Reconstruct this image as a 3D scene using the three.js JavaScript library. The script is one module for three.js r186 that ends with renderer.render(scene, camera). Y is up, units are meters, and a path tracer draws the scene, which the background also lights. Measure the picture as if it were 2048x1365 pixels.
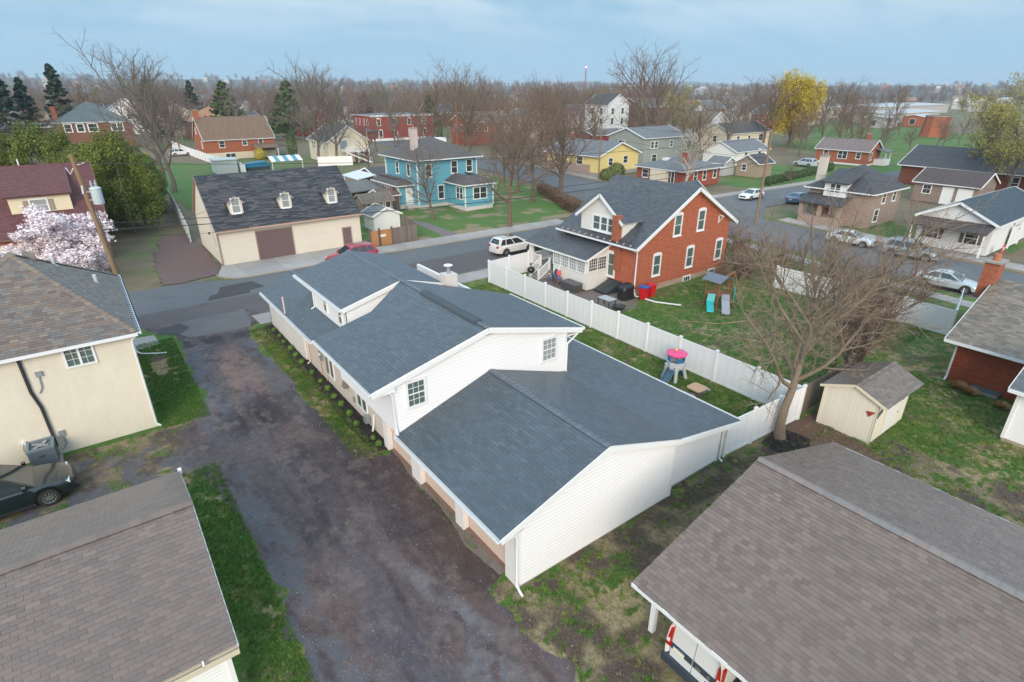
import * as THREE from 'three';
import { mergeGeometries } from 'three/addons/utils/BufferGeometryUtils.js';

// ---------- camera, sky, sun, exposure ----------
const scene = new THREE.Scene();
const R = Math.PI / 180, V = (x, y, z) => new THREE.Vector3(x, y, z);
const camera = new THREE.PerspectiveCamera(62.28, 1024 / 682, 0.1, 12000);
const CAM = V(0, 14.8, 0), PITCH = 24.15 * R, YAW = 36.75 * R;
camera.position.copy(CAM);
const FW = V(Math.cos(PITCH) * Math.sin(YAW), -Math.sin(PITCH), -Math.cos(PITCH) * Math.cos(YAW));
camera.lookAt(CAM.clone().add(FW));
const renderer = new THREE.WebGLRenderer({ antialias: true });
renderer.setSize(1024, 682);
renderer.toneMapping = THREE.LinearToneMapping;
renderer.toneMappingExposure = 2.22;
renderer.shadowMap.enabled = true;
const SKYK = 0.525;
const sun = new THREE.DirectionalLight(new THREE.Color().setRGB(1, 0.85, 0.69), 1.5);
const SUNDIR = V(-0.54, 0.37, 0.69).normalize();
sun.position.copy(SUNDIR).multiplyScalar(160); sun.target.position.set(20, 0, -40);
sun.position.add(sun.target.position);
sun.castShadow = true; sun.shadow.radius = 60;
Object.assign(sun.shadow.camera, { left: -140, right: 140, top: 140, bottom: -140, near: 1, far: 500 });
scene.add(sun, sun.target);

// ---------- noise ----------
function rng(s) { s >>>= 0; return () => { s = (s + 0x6D2B79F5) | 0; let t = Math.imul(s ^ s >>> 15, 1 | s); t = t + Math.imul(t ^ t >>> 7, 61 | t) ^ t; return ((t ^ t >>> 14) >>> 0) / 4294967296; }; }
const hash = (i, j) => { let h = Math.imul(i, 374761393) ^ Math.imul(j, 668265263); h = Math.imul(h ^ h >>> 13, 1274126177); return ((h ^ h >>> 16) >>> 0) / 4294967296; };
const sm = t => t * t * (3 - 2 * t), lerp = (a, b, t) => a + (b - a) * t, clamp = (x, a = 0, b = 1) => Math.max(a, Math.min(b, x));
const ss = (a, b, x) => sm(clamp((x - a) / (b - a)));
function vn(x, y, p = 0) {                       // value noise, period p cells when set
  let i = Math.floor(x), j = Math.floor(y); const fx = sm(x - i), fy = sm(y - j); let i1 = i + 1, j1 = j + 1;
  if (p) { i = ((i % p) + p) % p; j = ((j % p) + p) % p; i1 = (i + 1) % p; j1 = (j + 1) % p; }
  return lerp(lerp(hash(i, j), hash(i1, j), fx), lerp(hash(i, j1), hash(i1, j1), fx), fy);
}
function fbm(x, y, o = 4, p = 0) { let a = 0.5, s = 0, n = 0; for (let k = 0; k < o; k++) { s += a * vn(x + 17.3 * k * (p ? 0 : 1), y - 9.1 * k * (p ? 0 : 1), p); n += a; a *= 0.5; x *= 2; y *= 2; p *= 2; } return s / n; }
const enc = v => Math.round(255 * clamp(v <= 0.0031308 ? 12.92 * v : 1.055 * Math.pow(v, 1 / 2.4) - 0.055));
function tex(w, h, fn, sx, sy = sx, srgb = true) {   // fn(u, v) in 0..1 -> linear rgb or a number; tiles every sx by sy metres
  const d = new Uint8Array(w * h * 4);
  for (let j = 0; j < h; j++) for (let i = 0; i < w; i++) {
    let c = fn((i + 0.5) / w, (j + 0.5) / h); if (typeof c === 'number') c = [c, c, c];
    const k = (j * w + i) * 4;
    for (let q = 0; q < 3; q++) d[k + q] = srgb ? enc(c[q]) : Math.round(255 * clamp(c[q]));
    d[k + 3] = 255;
  }
  const t = new THREE.DataTexture(d, w, h); t.wrapS = t.wrapT = THREE.RepeatWrapping; t.magFilter = THREE.LinearFilter; t.minFilter = THREE.LinearMipmapLinearFilter; t.generateMipmaps = true;
  if (srgb) t.colorSpace = THREE.SRGBColorSpace;
  t.repeat.set(1 / sx, 1 / sy); t.needsUpdate = true; return t;
}
// ---------- sky ----------
{
  const w = 1024, h = 512, d = new Float32Array(w * h * 4);
  for (let j = 0; j < h; j++) for (let i = 0; i < w; i++) {
    const el = (j + 0.5) / h * Math.PI - Math.PI / 2, az = (i + 0.5) / w * 2 * Math.PI, e = Math.max(0, Math.sin(el));
    const t = Math.pow(e, 0.45);
    const hi = ss(0.12, 0.6, e);                       // unseen overhead veil, added brightness to raise the light on surfaces
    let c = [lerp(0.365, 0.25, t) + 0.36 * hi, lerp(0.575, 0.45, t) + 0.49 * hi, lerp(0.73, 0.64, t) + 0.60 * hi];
    // thin stratus streaks on a plane above
    const x = Math.cos(az) * Math.cos(el) / (e + 0.13), y = Math.sin(az) * Math.cos(el) / (e + 0.13);
    const n = fbm(x * 1.1 + 3 + 0.35 * fbm(x * 2, y * 2, 3), y * 2.3 + 7, 5), n2 = fbm(x * 4 + 11, y * 9, 4);
    const cl = ss(0.36, 0.66, n * 0.75 + n2 * 0.25) * ss(0.03, 0.16, e);
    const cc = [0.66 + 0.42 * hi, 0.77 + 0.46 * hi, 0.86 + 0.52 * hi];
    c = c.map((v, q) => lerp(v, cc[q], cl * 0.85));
    const lo = ss(0.42, 0.62, fbm(x * 0.7 + 31, y * 3.1 - 4, 4)) * 0.16 * ss(0.02, 0.12, e);   // greyer bands low down
    c = [lerp(c[0], 0.28, lo), lerp(c[1], 0.44, lo), lerp(c[2], 0.58, lo)];
    if (el < 0) c = [0.36, 0.55, 0.68];
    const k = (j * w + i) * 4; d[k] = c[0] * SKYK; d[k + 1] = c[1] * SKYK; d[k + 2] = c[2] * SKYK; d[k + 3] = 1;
  }
  const t = new THREE.DataTexture(d, w, h, THREE.RGBAFormat, THREE.FloatType);
  t.mapping = THREE.EquirectangularReflectionMapping; t.wrapS = THREE.RepeatWrapping; t.magFilter = t.minFilter = THREE.LinearFilter; t.needsUpdate = true;
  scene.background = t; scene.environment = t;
}
// ---------- mesh building ----------
const ALLTRI = { n: 0 };
class B {                                           // collects faces; uv in metres
  constructor() { this.p = []; this.u = []; this.c = null; this.col = null; }
  color(c) { if (!this.c) { this.c = []; for (let i = 0; i < this.p.length / 3; i++) this.c.push(1, 1, 1); } this.col = c; return this; }
  v(p, u, v) { this.p.push(p.x, p.y, p.z); this.u.push(u, v); if (this.c) this.c.push(...(this.col || [1, 1, 1])); }
  tri(a, b, c, ua = [0, 0], ub = [1, 0], uc = [0, 1]) { this.v(a, ...ua); this.v(b, ...ub); this.v(c, ...uc); return this; }
  quad(a, b, c, d, ou = 0, ov = 0) {
    const U = b.clone().sub(a), w = U.length() || 1e-6; U.divideScalar(w); const N = b.clone().sub(a).cross(d.clone().sub(a)); if (N.lengthSq() < 1e-16) N.copy(c.clone().sub(a).cross(d.clone().sub(a))); N.normalize(); const W = N.clone().cross(U);
    const q = p => { const e = p.clone().sub(a); return [ou + e.dot(U), ov + e.dot(W)]; };
    this.tri(a, b, c, q(a), q(b), q(c)); this.tri(a, c, d, q(a), q(c), q(d)); return this;
  }
  poly(pts, U, W) {                                  // planar polygon, counter-clockwise seen from its front
    const a = pts[0]; if (!U) { U = pts[1].clone().sub(a).normalize(); let N = V(0, 0, 0); for (let i = 1; i + 1 < pts.length; i++) N.add(pts[i].clone().sub(a).cross(pts[i + 1].clone().sub(a))); N.normalize(); W = N.clone().cross(U); }
    const q = pts.map(p => new THREE.Vector2(p.dot(U), p.dot(W)));
    for (const [i, j, k] of THREE.ShapeUtils.triangulateShape(q, [])) this.tri(pts[i], pts[j], pts[k], [q[i].x, q[i].y], [q[j].x, q[j].y], [q[k].x, q[k].y]);
    return this;
  }
  prism(pts, d) {                                    // polygon pts swept by vector d (pts ccw seen from the side opposite to d)
    const t = pts.map(p => p.clone().add(d)); this.poly(pts); this.poly(t.slice().reverse());
    for (let i = 0; i < pts.length; i++) { const j = (i + 1) % pts.length; this.quad(pts[j], pts[i], t[i], t[j]); } return this;
  }
  box(x0, y0, z0, x1, y1, z1) {
    if (x0 > x1) [x0, x1] = [x1, x0]; if (y0 > y1) [y0, y1] = [y1, y0]; if (z0 > z1) [z0, z1] = [z1, z0];
    return this.obox(V(x0, y0, z0), V(x1 - x0, 0, 0), V(0, y1 - y0, 0), V(0, 0, z1 - z0));
  }
  obox(o, a, b, c) {                                 // parallelepiped, a x b along c
    const P = (i, j, k) => o.clone().addScaledVector(a, i).addScaledVector(b, j).addScaledVector(c, k);
    this.quad(P(0, 0, 1), P(1, 0, 1), P(1, 1, 1), P(0, 1, 1)); this.quad(P(1, 0, 0), P(0, 0, 0), P(0, 1, 0), P(1, 1, 0));
    this.quad(P(1, 0, 1), P(1, 0, 0), P(1, 1, 0), P(1, 1, 1)); this.quad(P(0, 0, 0), P(0, 0, 1), P(0, 1, 1), P(0, 1, 0));
    this.quad(P(0, 1, 1), P(1, 1, 1), P(1, 1, 0), P(0, 1, 0)); this.quad(P(0, 0, 0), P(1, 0, 0), P(1, 0, 1), P(0, 0, 1)); return this;
  }
  beam(a, b, w, h = w) {                             // square bar between two points
    const D = b.clone().sub(a), up = Math.abs(D.y) > 0.98 * D.length() ? V(0, 0, 1) : V(0, 1, 0), S = D.clone().cross(up).normalize(), T = S.clone().cross(D).normalize();
    return this.obox(b.clone().addScaledVector(S, -w / 2).addScaledVector(T, -h / 2), S.clone().multiplyScalar(w), T.clone().multiplyScalar(h), D.clone().negate());
  }
  tube(pts, rad, n = 6, cap = true) {                // tapered tube through points; rad number or list
    const L = pts.length, rr = i => Array.isArray(rad) ? rad[i] : rad; let prev = null, S = null, len = 0;
    for (let i = 0; i < L; i++) {
      const D = (i < L - 1 ? pts[i + 1].clone().sub(pts[i]) : pts[i].clone().sub(pts[i - 1])).normalize(); if (i && i < L - 1) D.add(pts[i].clone().sub(pts[i - 1]).normalize()).normalize();
      if (!S) S = Math.abs(D.y) > 0.9 ? V(1, 0, 0) : V(0, 1, 0); S = S.clone().addScaledVector(D, -S.dot(D)).normalize(); const T = D.clone().cross(S);
      const ring = []; for (let k = 0; k < n; k++) { const a = k / n * 2 * Math.PI; ring.push(pts[i].clone().addScaledVector(S, Math.cos(a) * rr(i)).addScaledVector(T, Math.sin(a) * rr(i))); }
      if (prev) { const l2 = len + pts[i].distanceTo(pts[i - 1]); for (let k = 0; k < n; k++) { const m = (k + 1) % n, c = 2 * Math.PI * rr(i); const u0 = k / n * c, u1 = (k + 1) / n * c;
        if (rr(i) < 1e-4) this.tri(prev[k], prev[m], ring[k], [u0, len], [u1, len], [u0, l2]); else { this.tri(prev[k], prev[m], ring[m], [u0, len], [u1, len], [u1, l2]); this.tri(prev[k], ring[m], ring[k], [u0, len], [u1, l2], [u0, l2]); } } len = l2; }
      else if (cap && n > 3) this.poly(ring.slice().reverse()); prev = ring;
    }
    if (cap && n > 3 && rr(L - 1) > 1e-4) this.poly(prev); return this;
  }
  cyl(x, y0, z, r0, y1, r1 = r0, n = 16) { return this.tube([V(x, y0, z), V(x, y1, z)], [r0, r1], n); }
  lathe(prof, c, n = 20) {                           // profile [[r, y]...] bottom to top about the vertical through c
    for (let i = 0; i + 1 < prof.length; i++) for (let k = 0; k < n; k++) {
      const P = (q, t) => { const a = t / n * 2 * Math.PI; return V(c.x + Math.cos(a) * q[0], c.y + q[1], c.z - Math.sin(a) * q[0]); };
      this.quad(P(prof[i], k), P(prof[i], k + 1), P(prof[i + 1], k + 1), P(prof[i + 1], k));
    } return this;
  }
  geo(smooth = 0) {
    const g = new THREE.BufferGeometry();
    g.setAttribute('position', new THREE.Float32BufferAttribute(this.p, 3)); g.setAttribute('uv', new THREE.Float32BufferAttribute(this.u, 2));
    if (this.c) g.setAttribute('color', new THREE.Float32BufferAttribute(this.c, 3));
    g.computeVertexNormals();
    if (smooth) smoothNormals(g, smooth);
    ALLTRI.n += this.p.length / 9; return g;
  }
}
function smoothNormals(g, ang) {                     // average normals at shared corners below the crease angle
  const P = g.attributes.position, N = g.attributes.normal, m = new Map(), c = Math.cos(ang * R), out = new Float32Array(N.count * 3);
  for (let i = 0; i < P.count; i++) { const k = Math.round(P.getX(i) * 2000) + '_' + Math.round(P.getY(i) * 2000) + '_' + Math.round(P.getZ(i) * 2000); (m.get(k) || m.set(k, []).get(k)).push(i); }
  for (const l of m.values()) for (const i of l) { let x = 0, y = 0, z = 0; const a = N.getX(i), b = N.getY(i), d = N.getZ(i); for (const j of l) { const e = N.getX(j), f = N.getY(j), h = N.getZ(j); if (a * e + b * f + d * h >= c) { x += e; y += f; z += h; } } const q = Math.hypot(x, y, z) || 1; out[i * 3] = x / q; out[i * 3 + 1] = y / q; out[i * 3 + 2] = z / q; }
  g.setAttribute('normal', new THREE.BufferAttribute(out, 3));
}
const used = {};
function uname(n) { if (used[n] === undefined) { used[n] = 0; return n; } used[n]++; return n + '_' + String(used[n]).padStart(3, '0'); }
function thing(name, label, category, o = V(0, 0, 0), group) {
  const g = new THREE.Group(); g.name = uname(name); g.position.copy(o); g._o = o.clone(); g.userData = { label, category }; if (group) g.userData.group = group; scene.add(g); return g;
}
function mesh(name, b, mat, par, o = {}) {           // geometry is given in world coordinates, the parent's base is taken off
  const g = b instanceof B ? b.geo(o.smooth) : b;
  const top = !par; par = par || scene; const m = new THREE.Mesh(g, mat); m.name = top ? uname(name) : name; m.castShadow = m.receiveShadow = true;
  let off = par._o; if (top && o.at) { off = o.at; m.position.copy(o.at); }
  if (off && !o.local) g.translate(-off.x, -off.y, -off.z); m._o = off; par.add(m);
  if (o.label) m.userData.label = o.label; if (o.category) m.userData.category = o.category; if (o.group) m.userData.group = o.group; if (o.kind) m.userData.kind = o.kind;
  return m;
}
function copyOf(t, x, z, turn = 0, label, s = 1, y = 0) {
  const c = t.clone(); c.name = uname(t.name.replace(/_\d{3}$/, '')); c.position.set(x, y, z); c.rotation.y = turn; if (typeof s === 'number') c.scale.setScalar(s); else c.scale.set(...s);
  c.userData = { ...t.userData }; if (label) c.userData.label = label; scene.add(c); return c;
}
// ---------- shared textures and materials ----------
const N1 = (u, v, p, o = 3) => fbm(u * p, v * p, o, p);
const grainT = tex(512, 512, (u, v) => 0.72 + 0.28 * (0.45 * hash(Math.floor(u * 512), Math.floor(v * 512)) + 0.30 * vn(u * 128, v * 128, 128) + 0.25 * N1(u, v, 8)), 2.2);
const grainB = tex(512, 512, (u, v) => 0.5 * hash(Math.floor(u * 512) + 9, Math.floor(v * 512)) + 0.5 * vn(u * 170, v * 170, 170), 2.2, 2.2, false);
const mottle = tex(512, 512, (u, v) => { const a = N1(u, v, 4, 5), b = N1(u + .37, v + .11, 32, 3); return 0.66 + 0.34 * (0.65 * a + 0.35 * b); }, 5.3);
const stuccoT = tex(512, 512, (u, v) => { const a = N1(u, v, 6, 5), b = vn(u * 160, v * 160, 160), s = N1(u, v * 0.25 + .1, 24, 2); return 0.80 + 0.20 * (0.45 * a + 0.3 * b + 0.25 * s); }, 4.1);
const stuccoB = tex(512, 512, (u, v) => 0.6 * vn(u * 128, v * 128, 128) + 0.4 * hash(Math.floor(u * 512), Math.floor(v * 512)), 3, 3, false);
const BW = 8, BH = 18;                              // courses of a running-bond brick sheet 1.72 by 1.35 m
const brickF = (u, v) => { const r = Math.floor(v * BH), x = u * BW + (r & 1 ? 0.5 : 0), k = Math.floor(x) % BW, fx = x - Math.floor(x), fy = v * BH - r; return [fx < 0.05 || fy < 0.16, hash(k + 31, r + 7), hash(k + 3, r + 77)]; };
const brickT = tex(512, 512, (u, v) => { const [m, a, b] = brickF(u, v), n = 0.85 + 0.15 * vn(u * 200, v * 200, 200); return m ? [0.62 * n, 0.60 * n, 0.58 * n] : [n * (0.72 + 0.28 * a), n * (0.62 + 0.30 * a - 0.10 * b), n * (0.60 + 0.28 * a - 0.10 * b)]; }, 1.72, 1.35);
const brickB = tex(512, 512, (u, v) => brickF(u, v)[0] ? 0.1 : 0.75 + 0.25 * vn(u * 200, v * 200, 200), 1.72, 1.35, false);
const lapT = tex(64, 512, (u, v) => { const f = v * 16 - Math.floor(v * 16); return (f < 0.07 ? 0.80 : 0.95 + 0.05 * hash(Math.floor(v * 16), 5)); }, 1.9, 1.9);
const lapB = tex(64, 512, (u, v) => { const f = v * 16 - Math.floor(v * 16); return 1 - f; }, 1.9, 1.9, false);
const vertT = tex(512, 64, (u, v) => { const f = u * 16 - Math.floor(u * 16); return (f < 0.08 ? 0.78 : 0.93 + 0.07 * hash(Math.floor(u * 16), 3)); }, 2.4, 2.4);
const SHR = 32, SHC = 12;
const shF = (u, v) => { const r = Math.floor(v * SHR), x = u * SHC + hash(r, 99) * 5, k = Math.floor(x) % SHC, f = x - Math.floor(x), fy = v * SHR - r; return [hash(k + 13, r * 3 + 1), f, fy]; };
const shingT = tex(512, 1024, (u, v) => { const [a, f, fy] = shF(u, v); const g = 0.8 + 0.2 * hash(Math.floor(u * 512), Math.floor(v * 1024)); return g * (0.62 + 0.38 * a) * (fy < 0.1 ? 0.72 : 1); }, 4.2, 4.5);
const shingB = tex(512, 1024, (u, v) => { const [a, f, fy] = shF(u, v); return (1 - fy) * 0.6 + 0.4 * a; }, 4.2, 4.5, false);
const woodT = tex(256, 512, (u, v) => { const k = vn(u * 40, v * 3, 0) * .5 + vn(u * 90, v * 8) * .5, b = vn(u * 6, v * 2); return 0.6 + 0.28 * k + 0.12 * b; }, 0.8, 3.0);
const barkT = tex(256, 256, (u, v) => 0.55 + 0.45 * (0.6 * vn(u * 24, v * 8, 0) + 0.4 * N1(u, v, 16)), 0.7, 1.1);
const barkB = tex(256, 256, (u, v) => vn(u * 24, v * 6) * 0.7 + 0.3 * vn(u * 60, v * 30), 0.7, 1.1, false);
function M(c, o = {}) {
  const { T, Bm, bs, phys, ...r } = o; const m = phys ? new THREE.MeshPhysicalMaterial() : new THREE.MeshStandardMaterial();
  m.color.setRGB(...c); m.roughness = 0.85; m.metalness = 0; Object.assign(m, r); if (T) m.map = T; if (Bm) { m.bumpMap = Bm; m.bumpScale = bs || 0.004; } return m;
}
const scaleT = (t, k) => { const c = t.clone(); c.repeat.copy(t.repeat).multiplyScalar(k); c.needsUpdate = true; return c; };
const white = M([0.80, 0.79, 0.77], { roughness: 0.5, T: stuccoT }), trimW = M([0.78, 0.78, 0.77], { roughness: 0.5 }), vinyl = M([0.80, 0.80, 0.80], { roughness: 0.42 });
const gutterW = M([0.76, 0.77, 0.78], { roughness: 0.4 }), trimGrey = M([0.45, 0.45, 0.45], { roughness: 0.6 });
const glassD = M([0.035, 0.045, 0.05], { roughness: 0.06, phys: true, clearcoat: 0.6 }), glassC = M([0.30, 0.32, 0.32], { roughness: 0.1, phys: true, clearcoat: 0.8 }), glassG = M([0.09, 0.13, 0.12], { roughness: 0.07, phys: true, clearcoat: 0.7 });
const concrete = M([0.40, 0.37, 0.34], { roughness: 0.9, T: mottle, Bm: grainB, bs: 0.004 }), metalGrey = M([0.38, 0.41, 0.43], { roughness: 0.45, metalness: 0.5 }), darkMetal = M([0.04, 0.04, 0.045], { roughness: 0.5 });
const rubber = M([0.025, 0.025, 0.027], { roughness: 0.8 }), woodGrey = M([0.24, 0.19, 0.155], { T: woodT }), woodOr = M([0.50, 0.24, 0.09], { T: woodT }), woodPole = M([0.30, 0.19, 0.11], { T: woodT, Bm: barkB, bs: 0.006 });
// ---------- building parts ----------
const RT = V(Math.cos(YAW), 0, Math.sin(YAW)), UPV = RT.clone().cross(FW), FPX = 564.8;
const inFrame = p => { const d = p.clone().sub(CAM), k = d.dot(FW); if (k < 1) return false; const x = 512 + FPX * d.dot(RT) / k, y = 341 - FPX * d.dot(UPV) / k; return x > -10 && x < 1034 && y > -10 && y < 692; };
const mul = (c, k) => c.map(v => v * k);
const toneCache = {};
function toneMats(key, cols, T) { return toneCache[key] || (toneCache[key] = cols.map(c => M(c, { roughness: 0.39, T, Bm: grainB, bs: 0.002 }))); }
// a roof plane through eave e0-e1 and ridge r0-r1 (r0 above e0): slab, shingle courses, the nearest shingles as parts of their own
function roofPlane(par, e0, e1, r1, r0, o) {
  const U = e1.clone().sub(e0), W = U.length(); U.normalize(); let N = U.clone().cross(r0.distanceTo(e0) > 1e-3 ? (r0.clone().add(r1).multiplyScalar(.5)).sub(e0) : r1.clone().sub(e0)).normalize(); if (N.y < 0) N.negate();
  const mid = r0.clone().add(r1).multiplyScalar(.5).sub(e0); let S = mid.clone().addScaledVector(U, -mid.dot(U)).normalize(); const H = mid.dot(S);
  const th = o.th ?? 0.13, q = p => [p.clone().sub(e0).dot(U), p.clone().sub(e0).dot(S)], a0 = q(r0)[0], a1 = q(r1)[0];
  const P = (u, s, n = 0) => e0.clone().addScaledVector(U, u).addScaledVector(S, s).addScaledVector(N, n);
  let pts = [e0, e1, r1, r0].filter((p, i, l) => i === 0 || p.distanceTo(l[i - 1]) > 1e-3); if (U.clone().cross(S).dot(N) < 0) pts = pts.reverse();
  const slab = new B(); slab.prism(pts.slice().map(p => p.clone()), N.clone().multiplyScalar(-th));
  const flat = !o.sh;
  const m = mesh(o.name || 'roof_slope', slab, flat ? o.mat : (o.deck || o.mat), par);
  if (flat) return m;
  const { w, e, cols, key, gap = 0.006, th: st = 0.014, stag = 0.5, jit = 0, pick, T = grainT } = o.sh, rn = rng((o.seed || 1) * 7919 + 5);
  const b = new B(); const cand = []; const rows = Math.max(1, Math.round(H / e)), ee = H / rows;
  for (let k = 0; k < rows; k++) {
    const s0 = k * ee - (k ? 0 : 0.02), s1 = (k + 1) * ee + 0.012, f = (k + 0.5) / rows, uL = lerp(0, a0, f) - 0.01, uR = lerp(W, a1, f) + 0.01;
    let u = uL - w * (((k * stag) % 1) + jit * rn()); let band = 1;
    while (u < uR) {
      const ww = w * (jit ? 0.55 + 0.9 * rn() : 1), A = Math.max(u, uL), Z = Math.min(u + ww - gap, uR), ci = pick ? pick(rn, u, s0) : Math.floor(rn() * cols.length); u += ww;
      if (Z - A < 0.03) continue;
      const full = Math.abs(Z - A - (w - gap)) < 1e-6, c = P((A + Z) / 2, s0 + ee / 2);
      const it = { A, Z, s0, s1, ci, c, full, sh: 0.9 + 0.2 * rn(), lift: st * (0.8 + 0.5 * rn()) }; cand.push(it);
    }
  }
  let ind = new Set();
  if (o.ind) { const l = cand.filter(i => i.full && inFrame(i.c)).sort((x, y) => x.c.distanceToSquared(CAM) - y.c.distanceToSquared(CAM)).slice(0, o.ind); ind = new Set(l); }
  const piece = (bb, it, PP) => { const { A, Z, s0, s1, lift } = it, lo = 0.004; bb.quad(PP(A, s0, lift), PP(Z, s0, lift), PP(Z, s1, lo), PP(A, s1, lo), it.A * 1.7, it.s0); bb.quad(PP(A, s0, 0), PP(Z, s0, 0), PP(Z, s0, lift), PP(A, s0, lift)); bb.tri(PP(Z, s0, 0), PP(Z, s1, lo), PP(Z, s0, lift)); bb.tri(PP(A, s0, 0), PP(A, s0, lift), PP(A, s1, lo)); };
  const flip = U.clone().cross(S).dot(N) < 0; const PP = (u, s, n) => P(u, s, n + 0.001);
  const mats = toneMats(key, cols, T);
  if (cand.length > ind.size) {
    const vc = new B(); vc.color([1, 1, 1]); vc.col = cols[0]; vc.poly(pts.map(p => p.clone().addScaledVector(N, .0015))); if (flip) flipB(vc);
    for (const it of cand) if (!ind.has(it)) { vc.col = mul(cols[it.ci], it.sh); piece(vc, it, PP); }
    if (flip) flipB(vc);
    mesh('shingles', vc, toneCache[key + 'v'] || (toneCache[key + 'v'] = M([1, 1, 1], { vertexColors: true, roughness: 0.39, T, Bm: grainB, bs: 0.002 })), par, { kind: 'stuff' });
  }
  if (ind.size) {
    const var_ = [0, 1, 2].map(v => { const g = new B(); const it = { A: -(w - gap) / 2, Z: (w - gap) / 2, s0: -ee / 2, s1: ee / 2 + 0.012, lift: st * (0.8 + 0.2 * v) }; const L = (u, s, n) => V(u, s, n + 0.001); piece(g, it, L); if (flip) flipB(g); return g.geo(); });
    const mt = new THREE.Matrix4().makeBasis(flip ? U : U, S, N); const qn = new THREE.Quaternion().setFromRotationMatrix(flip ? new THREE.Matrix4().makeBasis(U, S, U.clone().cross(S)) : mt);
    let k = 0; for (const it of ind) { const s = new THREE.Mesh(var_[k++ % 3], mats[it.ci]); s.name = 'shingle'; s.castShadow = s.receiveShadow = true; s.position.copy(P((it.A + it.Z) / 2, it.s0 + ee / 2, 0)).sub(par._o); s.quaternion.copy(qn); par.add(s); }
  }
  return m;
}
function flipB(b) { const sw = (a, n, i, j) => { for (let k = 0; k < n; k++) { const t = a[i * n + k]; a[i * n + k] = a[j * n + k]; a[j * n + k] = t; } }; for (let i = 0; i < b.p.length / 3; i += 3) { sw(b.p, 3, i + 1, i + 2); sw(b.u, 2, i + 1, i + 2); if (b.c) sw(b.c, 3, i + 1, i + 2); } }
// e0->e1 must run so that U x S points up (counter-clockwise seen from above)
function ridgeCap(par, a, b, cols, key, T = grainT, len = 0.28, wd = 0.16, drop = 0.05) {
  const D = b.clone().sub(a), L = D.length(), n = Math.round(L / len); D.normalize(); const S = D.clone().cross(V(0, 1, 0)).normalize(), rn = rng(Math.round(L * 1000)); const mats = toneMats(key, cols, T);
  const g = new B(); const l = L / n; for (const s of [-1, 1]) { const q = [V(0, 0.035, 0), V(l * 1.12, 0.022, 0), V(l * 1.12, 0.022 - drop, s * wd), V(0, 0.035 - drop, s * wd)]; s < 0 ? g.quad(q[0], q[1], q[2], q[3]) : g.quad(q[3], q[2], q[1], q[0]); const e = [V(0, 0.035, 0), V(0, 0.035 - drop, s * wd), V(0, 0.010 - drop, s * wd), V(0, 0.01, 0)]; s < 0 ? g.quad(...e) : g.quad(...e.reverse()); }
  const geo = g.geo(), qn = new THREE.Quaternion().setFromRotationMatrix(new THREE.Matrix4().makeBasis(D, S.clone().cross(D), S));
  for (let i = 0; i < n; i++) { const m = new THREE.Mesh(geo, mats[Math.floor(rn() * mats.length)]); m.name = 'ridge_cap'; m.castShadow = m.receiveShadow = true; m.position.copy(a).addScaledVector(D, i * l).sub(par._o); m.quaternion.copy(qn); par.add(m); }
}
// clapboard wall: convex outline [[u, y]...] on the plane through P along U facing N
function clapWall(par, P, U, Nn, out, e, mat, o = {}) {
  const pt = (u, y, n) => P.clone().addScaledVector(U, u).add(V(0, y, 0)).addScaledVector(Nn, n);
  let pts = out.map(([u, y]) => pt(u, y, 0)); const ccw = U.clone().cross(V(0, 1, 0)).dot(Nn) > 0; if (!ccw) pts = pts.reverse();
  const back = new B(); back.prism(pts, Nn.clone().multiplyScalar(-(o.th ?? 0.15))); mesh('wall', back, mat, par);
  const y0 = Math.min(...out.map(p => p[1])), y1 = Math.max(...out.map(p => p[1])), rg = y => { let a = 1e9, b = -1e9; for (let i = 0; i < out.length; i++) { const p = out[i], q = out[(i + 1) % out.length]; if (Math.abs(p[1] - q[1]) < 1e-9) { if (Math.abs(p[1] - y) < 1e-6) { a = Math.min(a, p[0], q[0]); b = Math.max(b, p[0], q[0]); } continue; } const t = (y - p[1]) / (q[1] - p[1]); if (t >= -1e-6 && t <= 1 + 1e-6) { const u = p[0] + t * (q[0] - p[0]); a = Math.min(a, u); b = Math.max(b, u); } } return [a, b]; };
  const all = new B(); const n = Math.round((y1 - y0) / e), h = (y1 - y0) / n;
  for (let k = 0; k < n; k++) {
    const ya = y0 + k * h, yb = y0 + (k + 1) * h, [a, b] = rg(ya + 1e-4), [c, d] = rg(yb - 1e-4); if (b - a < 0.05) continue;
    const g = o.merge ? all : new B(), F = 0.023, t = 0.004, qd = (w, x, y, z) => ccw ? g.quad(w, x, y, z, a, ya) : g.quad(x, w, z, y, a, ya);
    const ym = ya + h * .66, k1 = .66, am = lerp(a, c, k1), bm = lerp(b, d, k1); qd(pt(a, ya - 0.006, F), pt(b, ya - 0.006, F), pt(bm, ym, F - .003), pt(am, ym, F - .003)); qd(pt(am, ym, F - .003), pt(bm, ym, F - .003), pt(d, yb, t), pt(c, yb, t)); qd(pt(a, ya - 0.006, 0), pt(b, ya - 0.006, 0), pt(b, ya - 0.006, F), pt(a, ya - 0.006, F));
    if (!o.merge) mesh('siding_board', g, mat, par);
  }
  if (o.merge) mesh('siding', all, mat, par);
}
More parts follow.
